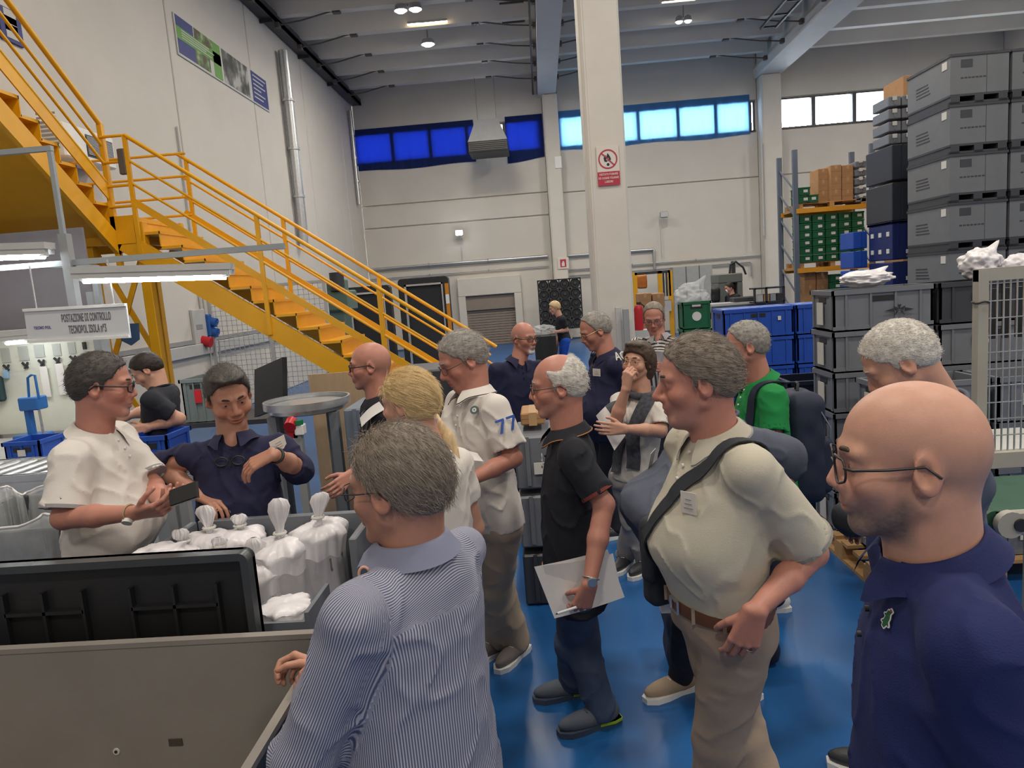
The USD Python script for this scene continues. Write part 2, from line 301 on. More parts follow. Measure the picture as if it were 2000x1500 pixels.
obj("tray", [bx(XL + .02, XL + .34, -2, YB, 8.42, 8.5), bx(XL + .30, XL + .34, -2, YB, 8.42, 8.62)], M_dark, t, smooth=False)
for y in np.arange(4, 24, 2.6): obj("bracket", bx(XL, XL + .3, y, y + .05, 8.34, 8.42), M_dark, t)
t = thing("cable_ladder", "dark vertical cable rack hanging beside the near roof beam", "cable rack", (0, 17, 8.2))
for k, (px) in enumerate((1049, 1063)):
    a, b = atz(px + 3, -20, 8.3), atz(px, 130, 8.3); obj("rail", bar((a[0] - .22, a[1], 8.3), (a[0] - .22, b[1] + 3, 8.3), .05, .07), M_dark, t)
for k in range(5): obj("rung", bx(-.5, .05, 13.5 + k * 1.2, 13.54 + k * 1.2, 8.28, 8.32), M_dark, t)
t = thing("cable_ladder", "dark cable rack hanging left of the far right roof beam", "cable rack", (6.6, 17, 8.2))
for x in (6.35, 6.75): obj("rail", bar((x, 13, 8.3), (x, 20.5, 8.3), .05, .06), M_dark, t)
for k in range(9): obj("rung", bx(6.35, 6.75, 13.2 + k * .9, 13.24 + k * .9, 8.28, 8.32), M_dark, t)
# downpipes and duct on the left wall
def wall_line(p, q, r, off, lab, m, cat="pipe", n=12, name="wall_pipe"):
    a, b = atx(*p, XL + off), atx(*q, XL + off); y = (a[1] + b[1]) / 2; t = thing(name, lab, cat, (XL + off, y, b[2]))
    obj("tube", tube([(XL + off, y, a[2]), (XL + off, y, b[2])], r, n), m, t, smooth=True)
    for k in range(1, 4): z = b[2] + (a[2] - b[2]) * k / 4; obj("clamp", tube([(XL + off, y, z - .03), (XL + off, y, z + .03)], r * 1.25, n), m, t)
wall_line((553, 100), (594, 475), .12, .16, "fat shiny ventilation pipe running down the left wall", M_steel)
wall_line((682, 215), (703, 400), .07, .1, "grey downpipe in the far left corner", M_steel)
wall_line((352, 250), (392, 640), .018, .03, "thin conduit in the joint of the left wall", M_lgrey, "conduit", 8)
# no-flames notice on the column
p = at(1187, 311, 10.69); t = thing("notice", "round no-open-flames prohibition notice on the mid-hall column", "sign", p)
M_signw = mat("sign_white", s2l(215, 208, 200), .5, var=.02); M_signr = mat("sign_red", s2l(178, 45, 68), .5, var=.02); M_ink = mat("sign_ink", (.02, .02, .03), .6, var=.02)
x, y, z = p; W = .16
obj("plate", bx(x - W, x + W, y - .012, y, z - .37, z + .19), M_signw, t)
ring_ = lambda r0, r1: trimesh.creation.extrude_polygon(Point(0, 0).buffer(r1, 24).difference(Point(0, 0).buffer(r0, 24)), .004, engine="earcut")
face = lambda m, dz=0, dx=0: trimesh.Trimesh(V(x + dx, y - .0121, z + dz) + np.array(m.vertices) @ np.array([[1, 0, 0], [0, 0, 1], [0, -1, 0]]), m.faces, process=False)
obj("ring", face(ring_(.118, .137)), M_signr, t); obj("slash", bar((x - .09, y - .0175, z + .09), (x + .09, y - .0175, z - .09), .016, .004, up=(0, 1, 0)), M_signr, t)
fl = Polygon([(-.05, -.03), (-.06, .02), (-.03, .06), (-.02, .03), (.0, .085), (.03, .04), (.045, .0), (.03, -.035), (0, -.02), (-.02, -.04)])
obj("flame", face(trimesh.creation.extrude_polygon(fl.difference(Point(-.005, 0).buffer(.02)), .003, engine="earcut")), M_ink, t); obj("match", face(trimesh.creation.extrude_polygon(Point(0, -.075).buffer(.02), .003, engine="earcut")), M_ink, t)
obj("red_field", bx(x - W, x + W, y - .016, y - .012, z - .37, z - .175), M_signr, t)
for k, s in enumerate(("VIETATO FUMARE", "ED USARE FIAMME", "LIBERE")): obj("lettering", text_on(s, .028, (x, y - .0162, z - .225 - k * .053), (1, 0, 0), (0, 0, 1), .002, True, width=(.27, .29, .12)[k]), M_signw, t, smooth=False)
p = at(1100, 514, 24.52); t = thing("fire_hose_sign", "small red fire equipment sign low on the white wall column", "sign", p); obj("plate", bx(p[0] - .19, p[0] + .19, p[1], p[1] + .03, p[2] - .19, p[2] + .19), M_signw, t); obj("symbol", bx(p[0] - .1, p[0] + .1, p[1] - .006, p[1], p[2] - .13, p[2] + .13), M_signr, t); obj("pictogram", [bx(p[0] - .05, p[0] + .05, p[1] - .01, p[1] - .006, p[2] - .1, p[2] + .02), bx(p[0] - .02, p[0] + .03, p[1] - .01, p[1] - .006, p[2] + .02, p[2] + .07)], M_signw, t)
p = at(1090, 317, 24.52); obj("junction_box", bx(p[0] - .12, p[0] + .12, p[1], p[1] + .05, p[2] - .2, p[2] + .2, .02), M_white, label="flat white box on the wall column left of the no-flames notice", cat="box")
# hanging unit heater
p = at(955, 285, 23.6); x, y, z = p; t = thing("unit_heater", "dark hanging unit heater with sloped hood in front of the blue windows", "heater", p)
s = .62; obj("hood", trimesh.convex.convex_hull(np.array([(x + a * s, y + b * s, z + .05) for a in (-1, 1) for b in (-1, 1)] + [(x + a * .35, y + b * .35, z + .45) for a in (-1, 1) for b in (-1, 1)] + [(x + a * .35, y + b * .35, z + .75) for a in (-1, 1) for b in (-1, 1)])), M_grey, t, smooth=False)
obj("outlet", bx(x - s, x + s, y - s, y + s, z - .28, z + .05, .02), M_dark, t)
for k in range(5): obj("louvre", bx(x - s + .04, x + s - .04, y - s - .02, y - s + .01, z - .24 + k * .055, z - .215 + k * .055), M_black, t)
for a in (-.3, .3): obj("rod", cyl((x + a, y, z + .7), (x + a, y, ZC), .012), M_grey, t)
# banners on the left wall
def lerp(a, b, k): return np.asarray(a) * (1 - k) + np.asarray(b) * k
A, B, C_, D = [atx(*q, XL + .02) for q in ((338, 22), (521, 160), (525, 217), (347, 107))]
y0, y1, zt, zb = (A[1] + D[1]) / 2, (B[1] + C_[1]) / 2, (A[2] + B[2]) / 2, (D[2] + C_[2]) / 2
t = thing("wall_banner", "long printed banner in green, grey and blue fields high on the left wall", "banner", (XL, (y0 + y1) / 2, zb)); xb = XL + .005
bp = lambda u0, u1, v0, v1, d=0: bx(xb + .0, xb + .02 + d, y0 + (y1 - y0) * u0, y0 + (y1 - y0) * u1, zb + (zt - zb) * v0, zb + (zt - zb) * v1)
M_bw = mat("banner_white", s2l(190, 190, 185), .6); M_bg = mat("banner_green", s2l(95, 150, 60), .6); M_bb = mat("banner_blue", s2l(45, 55, 120), .6)
M_bph = usdkit.material(stage, "/World/Looks/banner_photo", {"tc": ("texture_coordinate", {}), "n": ("noise_texture", {"scale": 3.2, "detail": 5.0}), "r": ("rgb_ramp", {"ramp": [(.38, (.03, .035, .03)), (.5, (.12, .12, .11)), (.62, (.42, .42, .4))]}), "p": ("principled_bsdf", {"roughness": .6})}, [("tc.object", "n.vector"), ("n.fac", "r.fac"), ("r.color", "p.base_color")], surface="p.BSDF")
M_bph2 = usdkit.material(stage, "/World/Looks/banner_photo_green", {"tc": ("texture_coordinate", {}), "n": ("noise_texture", {"scale": 5.0, "detail": 4.0}), "r": ("rgb_ramp", {"ramp": [(.4, (.08, .05, .03)), (.55, (.10, .2, .05)), (.65, (.35, .4, .25))]}), "p": ("principled_bsdf", {"roughness": .6})}, [("tc.object", "n.vector"), ("n.fac", "r.fac"), ("r.color", "p.base_color")], surface="p.BSDF")
obj("sheet", bp(0, 1, 0, 1), M_bw, t)
obj("printed_field", bp(.01, .16, .72, .98, .004), M_bb, t); obj("printed_field", bp(.01, .42, .42, .72, .004), M_bg, t); obj("printed_field", bp(.01, .16, .06, .42, .004), M_bb, t); obj("printed_field", bp(.16, .3, .06, .42, .004), M_bph2, t); obj("printed_field", bp(.17, .34, .72, .98, .004), M_bph2, t); obj("printed_field", bp(.34, .42, .04, .98, .004), M_bg, t)
obj("printed_photo", bp(.44, .74, .06, .97, .004), M_bph, t); obj("printed_field", bp(.78, .99, .05, .97, .004), M_bb, t)
for k in range(6): obj("text_line", bp(.80, .80 + (.17, .14, .16, .1, .15, .12)[k], .84 - k * .13, .88 - k * .13, .007), M_bw, t)
for k in range(4): obj("text_line", bp(.05, .05 + (.25, .3, .22, .27)[k], .66 - k * .06, .685 - k * .06, .007), M_bw, t)
A, D, B = atx(8, 30, XL + .02), atx(12, 78, XL + .02), atx(40, 52, XL + .02); t = thing("wall_board", "small blue and white board on the left wall behind the upper railing", "board", (XL, A[1], D[2]))
yy0, yy1 = A[1] - .1, B[1]; obj("sheet", bx(XL, XL + .03, yy0, yy1, D[2], A[2] + .1), M_bb, t)
for k in range(3): zz = D[2] + (A[2] - D[2]) * (.15 + .3 * k); obj("text_band", bx(XL + .03, XL + .034, yy0 + .08, yy1 - .08, zz, zz + .16), M_bw, t)
obj("wall_front", bx(XL - .4, XR + .3, -7.3, -7, 0, ZC + .2), M_wall, kind="structure", smooth=False)
ORD = ["first", "second", "third", "fourth", "fifth", "sixth", "seventh", "eighth", "ninth", "tenth"]
# ------------------------------------------------------------------ yellow stairs: a flight along x down to the floor, a landing, a flight towards the camera going up
YN, YF = 7.8, 8.85
hr0, hr1 = at(246, 265, YN), at(958, 694, YN)
zl = at(262, 424, YN)[2]; xs0 = at(262, 424, YN)[0]
nst = int(round(zl / .172)); rise = zl / nst; run = rise * (hr1[0] - hr0[0]) / (hr0[2] - hr1[2])
ang = math.atan2(rise, run)
def sloped(x, dz): return V(x, 0, zl - (x - xs0) * rise / run + dz)           # a line parallel to the flight
t = thing("staircase", "long yellow steel staircase descending from the landing to the shop floor", "staircase", ((xs0 + hr1[0]) / 2, (YN + YF) / 2, 0))
for k in range(nst):
    x = xs0 + run * k; z = zl - rise * (k + 1)
    obj("riser", bx(x, x + .012, YN + .02, YF - .02, z - .02, z + rise), M_yel, t, smooth=False)
    if k < nst - 1: obj("tread", bx(x, x + run + .02, YN + .02, YF - .02, z - .03, z), M_yel, t, smooth=False)
xe = xs0 + run * nst
for y in (YN - .02, YF - .04):
    a, b = sloped(xs0 - .15, -.36), sloped(xe - .35, -.30)
    obj("stringer", bar((a[0], y + .03, a[2]), (b[0], y + .03, b[2]), .06, .21), M_yel, t, smooth=False)
hz = hr0[2] - zl - (hr0[0] - xs0) * 0
def railing(y, par, xs, m=M_yel):
    d0 = hr0[2] - sloped(hr0[0], 0)[2]
    for dz, r, nm in ((d0, .022, "handrail"), (d0 - .26, .014, "rail"), (d0 - .50, .014, "rail")):
        a, b = sloped(hr0[0], dz), sloped(hr1[0], dz); obj(nm, tube([(a[0], y, a[2]), (b[0], y, b[2])], r, 8), m, par, smooth=True)
    a, b = sloped(hr0[0], d0 - .70), sloped(hr1[0] - .3, d0 - .70); obj("kick_band", bar((a[0], y, a[2]), (b[0], y, b[2]), .012, .075), m, par, smooth=False)
    for x in xs:
        a, b = sloped(x, d0), sloped(x, -.42); obj("post", bar((x, y, max(b[2], 0)), (x, y, a[2]), .045, .03), m, par, smooth=False)
railing(YN - .035, t, [hr0[0] + (hr1[0] - hr0[0]) * k for k in (0, .355, .69, .97)])
railing(YF + .035, t, [hr0[0] + .1 + (hr1[0] - hr0[0]) * k for k in (.0, .30, .60, .93)])
# landing
xo = at(203, 300, YN)[0]
t2 = thing("stair_landing", "yellow landing with railings between the two stair flights", "landing", ((XL + xs0) / 2, (YN + YF) / 2, 0))
obj("deck", bx(XL + .1, xs0 + .02, YN, YF, zl - .05, zl), M_yel, t2)
obj("edge_beam", [bx(XL + .1, xs0, YN - .03, YN + .03, zl - .28, zl + .02), bx(XL + .1, xs0, YF - .03, YF + .03, zl - .28, zl + .02), bx(xs0 - .06, xs0, YN, YF, zl - .28, zl - .05)], M_yel, t2, smooth=False)
for dz in (hz, hz - .27, hz - .52, hz - .74):
    obj("rail", tube([(xo, YN - .03, zl + dz), (hr0[0], YN - .03, zl + dz)], .016, 8), M_yel, t2, smooth=True)
    obj("rail", tube([(XL + .15, YF + .03, zl + dz), (hr0[0] + .1, YF + .03, zl + dz)], .016, 8), M_yel, t2, smooth=True)
obj("gate_box", bx(hr0[0] - .10, hr0[0] - .02, YN - .06, YN + .0, zl + .45, zl + .72, .01), M_rod, t2)
for x, y in ((at(188, 600, YN)[0], YN + .05), (at(292, 600, YN)[0], YN + .05), (at(215, 600, YN)[0], YF - .05)):
    obj("leg", bx(x - .055, x + .055, y - .05, y + .05, 0, zl - .05, .006), M_yel, t2)
xa, xb = at(188, 600, YN)[0], at(292, 600, YN)[0]
for z0, z1 in ((zl - .3, 1.35), (1.35, .2)):
    for a, b in ((xa, xb), (xb, xa)): obj("brace", bar((a, YN + .09 + (.03 if a < b else 0), z0), (b, YN + .09 + (.03 if a < b else 0), z1), .02, .06), M_yel, t2, smooth=False)
p = at(254, 650, YN - .1); obj("gusset_plate", trimesh.creation.extrude_polygon(Polygon([(-.12, .1), (.12, .1), (.1, -.08), (0, -.14), (-.1, -.08)]), .02, engine="earcut").apply_transform(np.array([[1, 0, 0, p[0]], [0, 0, -1, p[1]], [0, 1, 0, p[2]], [0, 0, 0, 1]])), mat("blue_steel", (.05, .10, .2), .5), t2)
# upper flight, rising towards the camera along the left wall
t3 = thing("upper_staircase", "upper yellow flight climbing along the left wall to the picture's top left corner", "staircase", (xo, 6, zl))
n3 = 20; run3 = rise / .72
for k in range(n3):
    y, z = YN - run3 * k, zl + rise * (k + 1)
    obj("tread", bx(XL + .12, xo - .03, y - run3 - .02, y, z - .03, z), M_yel, t3, smooth=False); obj("riser", bx(XL + .12, xo - .03, y - .012, y, z - rise - .02, z), M_yel, t3, smooth=False)
up_ = lambda y, dz: (y, zl + (YN - y) * rise / run3 + dz)
ye = YN - run3 * n3
for x in (xo, XL + .1):
    (a, az), (b, bz) = up_(YN + .05, -.28), up_(ye, -.28); obj("stringer", bar((x, a, az), (x, b, bz), .05, .20, up=(0, 0, 1)), M_yel, t3, smooth=False)
(a, az), (b, bz) = up_(YN, .27), up_(ye, .27); obj("kick_band", bar((xo, a, az), (xo, b, bz), .015, .16), M_yel, t3, smooth=False)
hu = at(190, 243, YN)[2] - zl
for dz, r, nm in ((hu, .028, "handrail"), (hu - .24, .016, "rail"), (hu - .44, .016, "rail"), (hu - .64, .016, "rail")):
    (a, az), (b, bz) = up_(YN, dz), up_(ye, dz); obj(nm, tube([(xo, a, az), (xo, b, bz)], r, 8), M_yel, t3, smooth=True)
for k in (0, .36, .72): y = YN - run3 * n3 * k; _, z = up_(y, -.3); obj("post", bx(xo - .025, xo + .025, y - .03, y + .03, z + (.0 if k else -.35), z + .3 + hu), M_yel, t3, smooth=False)
obj("soffit_plate", quadplate([(XL + .12, *up_(YN, -.2)), (xo - .04, *up_(YN, -.2)), (xo - .04, *up_(ye, -.2)), (XL + .12, *up_(ye, -.2))], -.01), M_yel, t3, smooth=False)
# air conditioner on the wall
p, q = atx(112, 238, XL + .3), atx(180, 330, XL + .3); y0, y1 = p[1] - .05, p[1] + 1.0; z0, z1 = q[2] + .05, p[2]
t = thing("air_conditioner", "white air conditioner outdoor unit on the left wall behind the stair railing", "air conditioner", (XL + .2, (y0 + y1) / 2, z0))
obj("casing", bx(XL + .02, XL + .38, y0, y1, z0, z1, .02), M_white, t)
for k in range(14): z = z0 + .1 + (z1 - z0 - .2) * k / 13; obj("grille_slat", bx(XL + .38, XL + .392, y0 + .45, y1 - .06, z, z + .012), M_grey, t, smooth=False)
obj("fan_recess", bx(XL + .378, XL + .382, y0 + .43, y1 - .04, z0 + .07, z1 - .07), M_dark, t); obj("side_grille", [bx(XL + .08, XL + .32, y0 - .006, y0 + .002, z0 + .1 + .05 * k, z0 + .125 + .05 * k) for k in range(9)], M_grey, t, smooth=False)
# electric box and trunking on the left wall
def on_left(px, py, off=.02): return atx(px, py, XL + off)
a, b = on_left(308, 676), on_left(500, 651); zt_ = (a[2] + b[2]) / 2
t = thing("cable_trunking", "grey wall trunking with a white duct under it along the left wall", "trunking", (XL, (a[1] + b[1]) / 2, zt_ - .2)); obj("rail", bx(XL, XL + .05, a[1] - 3, YB, zt_ - .03, zt_ + .04), M_grey, t); obj("duct", bx(XL, XL + .09, a[1] - 3, YB, zt_ - .24, zt_ - .04, .01), M_lgrey, t)
a, b = on_left(381, 616), on_left(408, 668); y = (a[1] + b[1]) / 2
t = thing("socket_board", "grey electrical board with blue and red industrial sockets on the left wall", "electrical board", (XL, y, b[2])); z0, z1 = b[2], a[2]
obj("plate", bx(XL, XL + .06, y - .35, y + .1, z0, z1 + .1, .01), M_lgrey, t); obj("display", bx(XL + .06, XL + .065, y - .28, y - .05, z0 + .25, z0 + .33), M_grey, t)
M_blue = mat("blue_plastic", s2l(38, 92, 170), .4, var=.05); obj("blue_socket", [cyl((XL + .02, y + .2, z0 + .2 + k * .18), (XL + .2, y + .2, z0 + .15 + k * .18), .08) for k in (0, 1)] + [bx(XL, XL + .12, y + .1, y + .3, z0 + .1, z1, .02)], M_blue, t)
obj("red_socket", cyl((XL + .02, y - .1, z0 + .05), (XL + .2, y - .1, z0), .09), M_red, t)
for k, dy in enumerate((-.05, .15, .3)): obj("cable", tube([(XL + .15, y + dy, z0), (XL + .07, y + dy + .1, z0 - .5), (XL + .05, y + dy + .12, .3)], .012, 6), M_lgrey, t, smooth=True)
# mesh fence behind the stairs
M_wire = mat("fence_wire", (.45, .46, .47), .5)
y = 12.5; x0, x1 = XL + .1, at(640, 600, y)[0]; zt = at(560, 552, y)[2]
t = thing("mesh_fence", "light grey wire mesh machine fence behind the stairs", "fence", ((x0 + x1) / 2, y, 0))
for x in np.arange(x0, x1, 1.05): obj("post", bx(x - .03, x + .03, y - .03, y + .03, 0, zt), M_lgrey, t)
obj("top_rail", bx(x0, x1, y - .02, y + .02, zt - .04, zt), M_lgrey, t)
obj("wire_mesh", [bx(x, x + .008, y - .004, y + .004, .2, zt) for x in np.arange(x0, x1, .09)] + [bx(x0, x1, y - .004, y + .004, z, z + .008) for z in np.arange(.2, zt, .09)], M_wire, t, smooth=False, kind="stuff")
# green machine, dark rails behind the fence
y = 14.0; a, b = at(632, 548, y), at(690, 650, y); t = thing("green_press", "green-grey machine column standing behind the mesh fence", "machine", ((a[0] + b[0]) / 2, y, 0)); M_gm = mat("machine_green", (.10, .16, .13), .5)
obj("column", bx(a[0], a[0] + .35, y, y + .5, 0, a[2], .02), M_gm, t); obj("head", bx(a[0], b[0], y - .1, y + .6, b[2] + .45, b[2] + .85, .03), M_gm, t); obj("table", bx(a[0] - .3, b[0] + .3, y - .2, y + .6, .75, .95, .02), M_gm, t); obj("motor", cyl((b[0] - .2, y - .05, b[2] + .85), (b[0] - .2, y - .05, b[2] + 1.2), .14), M_dark, t)
# ------------------------------------------------------------------ far wall: black frames, shutter, disc rack
y = 19.5; M_chr = mat("bright_trim", (.7, .7, .7), .3, metal=.8)
def blackframe(p0, p1, label, yellow=True):
    a, b = at(*p0, y), at(*p1, y); x0, x1, z1 = a[0], b[0], a[2]; t = thing("roller_gate", label, "gate", ((x0 + x1) / 2, y, 0)); w_ = .16
    fr = sbox(x0, 0, x1, z1).buffer(-.1).buffer(.1).difference(sbox(x0 + w_, -1, x1 - w_, z1 - w_))
    m = trimesh.creation.extrude_polygon(fr, .3, engine="earcut"); v = np.array(m.vertices); obj("frame", trimesh.Trimesh(np.c_[v[:, 0], y - v[:, 2] + .3, v[:, 1]], m.faces[:, ::-1]), M_black, t)
    obj("curtain_panel", bx(x0 + w_, x1 - w_, y + .1, y + .14, 0, z1 - w_), mat("black_sheet", (.022, .022, .024), .6), t); obj("trim", [bx(x0 + w_, x1 - w_, y + .0, y + .04, z1 - w_ - .05, z1 - w_), bx(x0 + w_, x0 + w_ + .06, y, y + .04, 0, z1 - w_), bx(x1 - w_ - .04, x1 - w_, y, y + .04, 0, z1 - w_)], M_chr, t, smooth=False)
    if yellow: obj("warning_strip", bx(x1 - .1, x1 - .0, y - .02, y + .02, 0, z1 - .2), mat("amber_strip", s2l(205, 130, 20), .5), t); obj("white_patch", bx(x1 - .1, x1, y - .025, y - .02, z1 - .75, z1 - .5), M_white, t)
blackframe((776, 546), (888, 700), "black roller gate frame with amber strip behind the stair foot")
blackframe((668, 563), (774, 700), "lower black roller gate frame behind the yellow stair rails", False)
a, b = at(893, 552, 24.7), at(1027, 690, 24.7); t = thing("roller_shutter", "grey-brown roller shutter door in a pale frame on the back wall", "shutter door", ((a[0] + b[0]) / 2, 24.7, 0)); M_shut = mat("shutter_grey", s2l(140, 128, 118), .6)
obj("lintel", bx(a[0], b[0], 24.6, 25, a[2] - .5, a[2] + .12, .02), M_conc, t); obj("jamb", bx(a[0], a[0] + .25, 24.6, 25, 0, a[2] - .5, .01), M_conc, t); obj("jamb", bx(b[0] - .25, b[0], 24.6, 25, 0, a[2] - .5, .01), M_conc, t)
zt = a[2] - .5; obj("head_box", bx(a[0] + .25, b[0] - .25, 24.72, 25, zt - .5, zt, .01), M_shut, t)
for k in range(14): z = (zt - .5) * k / 14; obj("shutter_slat", bx(a[0] + .25, b[0] - .25, 24.82, 24.86, z + .006, z + (zt - .5) / 14 - .006), M_shut, t)
# rack with rows of black discs
y = 23.3; a, b = at(1050, 548, y), at(1139, 640, y); W, Hh = b[0] - a[0], a[2] - b[2]; t = thing("disc_rack", "black rack holding rows of large black discs against the back wall", "rack", ((a[0] + b[0]) / 2, y, 0))
obj("frame", [bx(a[0], b[0], y, y + .05, z, z + .04) for z in np.linspace(b[2], a[2] - .04, 6)] + [bx(x - .02, x + .02, y, y + .05, b[2] if 0 < k < 4 else .0, a[2]) for k, x in enumerate(np.linspace(a[0], b[0], 5))], M_black, t, smooth=False)
obj("back_sheet", bx(a[0], b[0], y + .14, y + .16, b[2], a[2]), M_white, t)
for i in range(4):
    for j in range(5):
        c = (a[0] + W * (i + .5) / 4, y + .02, b[2] + Hh * (j + .5) / 5); d = obj("disc", lathe([(0.001, .0), (.06, .0), (.07, .02), (.13, .02), (.145, .0), (.155, .03), (.15, .09), (0.001, .09)], 20, c, (0, 1, 0)), M_black, t); obj("hub", cyl((c[0], c[1] + .025, c[2]), (c[0], c[1] - .015, c[2]), .05), M_dark, d)
# ------------------------------------------------------------------ people: distance fields meshed by surface nets
def nets(f, lo, hi, h, slack=.02):
    B = 8; lo = V(*lo); nb = np.maximum(np.ceil((V(*hi) - lo) / (h * B)).astype(int), 1); n = nb * B + 1
    bi = np.stack(np.meshgrid(*[np.arange(k) for k in nb], indexing="ij"), -1).reshape(-1, 3)
    d0 = f(lo + (bi + .5) * B * h); keep = np.abs(d0) < B * h * .87 + slack
    sg = np.where(d0 < 0, -1, 1).astype(np.int8).reshape(nb); A = np.ones(n, np.float32)
    A[:-1, :-1, :-1] = np.repeat(np.repeat(np.repeat(sg, B, 0), B, 1), B, 2)
    bk = bi[keep] * B; o = np.stack(np.meshgrid(*[np.arange(B + 1)] * 3, indexing="ij"), -1).reshape(-1, 3)
    for s in range(0, len(bk), 400):
        idx = (bk[s:s + 400, None] + o[None]).reshape(-1, 3); A[idx[:, 0], idx[:, 1], idx[:, 2]] = f(lo + idx * h)
    S = A < 0; c = np.zeros(np.array(n) - 1, np.int8); sh = [(i, j, k) for i in (0, 1) for j in (0, 1) for k in (0, 1)]
    sl = lambda X, t: X[t[0]:X.shape[0] - 1 + t[0], t[1]:X.shape[1] - 1 + t[1], t[2]:X.shape[2] - 1 + t[2]]
    for t in sh: c += sl(S, t)
    ci = np.argwhere((c > 0) & (c < 8)); vals = np.stack([A[ci[:, 0] + t[0], ci[:, 1] + t[1], ci[:, 2] + t[2]] for t in sh], 1)
    acc = np.zeros((len(ci), 3)); cnt = np.zeros(len(ci))
    for a in range(8):
        for b in range(a + 1, 8):
            df = np.array(sh[b]) - np.array(sh[a])
            if np.abs(df).sum() != 1: continue
            m = (vals[:, a] < 0) != (vals[:, b] < 0); u = vals[m, a] / (vals[m, a] - vals[m, b]); acc[m] += np.array(sh[a]) + u[:, None] * df; cnt[m] += 1
    v = lo + (ci + acc / np.maximum(cnt, 1)[:, None]) * h; I = -np.ones(c.shape, np.int32); I[ci[:, 0], ci[:, 1], ci[:, 2]] = np.arange(len(ci)); F_ = []
    for ax in range(3):
        u, w = [(1, 2), (2, 0), (0, 1)][ax]; s0 = [slice(1, -1)] * 3; s0[ax] = slice(0, -1); s1 = list(s0); s1[ax] = slice(1, None)
        s0, s1 = tuple(s0), tuple(s1); e = np.argwhere(S[s0] != S[s1]); off = np.ones(3, int); off[ax] = 0; e = e + off; inn = S[e[:, 0], e[:, 1], e[:, 2]]
        q = []
        for du, dw in ((0, 0), (-1, 0), (-1, -1), (0, -1)):
            g = e.copy(); g[:, u] += du; g[:, w] += dw; q.append(I[g[:, 0], g[:, 1], g[:, 2]])
        q = np.stack(q, 1); q = q[(q >= 0).all(1)] if (q < 0).any() else q
        if len(q) != len(inn): inn = inn[:len(q)]
        q = np.where(inn[:, None], q, q[:, ::-1]); F_ += [q[:, [0, 1, 2]], q[:, [0, 2, 3]]]
    return trimesh.Trimesh(v, np.vstack(F_), process=False)
def smin(a, b, k): h = np.maximum(k - np.abs(a - b), 0) / k; return np.minimum(a, b) - h * h * k * .25
def smax(a, b, k): return -smin(-a, -b, k)
def cone(p, a, b, ra, rb):
    a, b = np.asarray(a, float), np.asarray(b, float); ab = b - a; L2 = ab @ ab; q = p - a; s = q @ ab; t = np.clip(s / L2, 0, 1)
    return np.sqrt(np.maximum(np.einsum('ij,ij->i', q, q) + t * (t * L2 - 2 * s), 1e-12)) - (ra + (rb - ra) * t)
def ell(p, c, r, R=None):
    q = p - np.asarray(c, float)
    if R is not None: q = q @ R
    r = np.asarray(r, float); q = q / r; k0 = np.sqrt(np.einsum('ij,ij->i', q, q)); q = q / r; k1 = np.sqrt(np.einsum('ij,ij->i', q, q)); return k0 * (k0 - 1) / np.maximum(k1, 1e-6)
def rotx(a): c, s = math.cos(a), math.sin(a); return np.array([[1, 0, 0], [0, c, -s], [0, s, c]])
def roty(a): c, s = math.cos(a), math.sin(a); return np.array([[c, 0, s], [0, 1, 0], [-s, 0, c]])
def rotz(a): c, s = math.cos(a), math.sin(a); return np.array([[c, -s, 0], [s, c, 0], [0, 0, 1]])
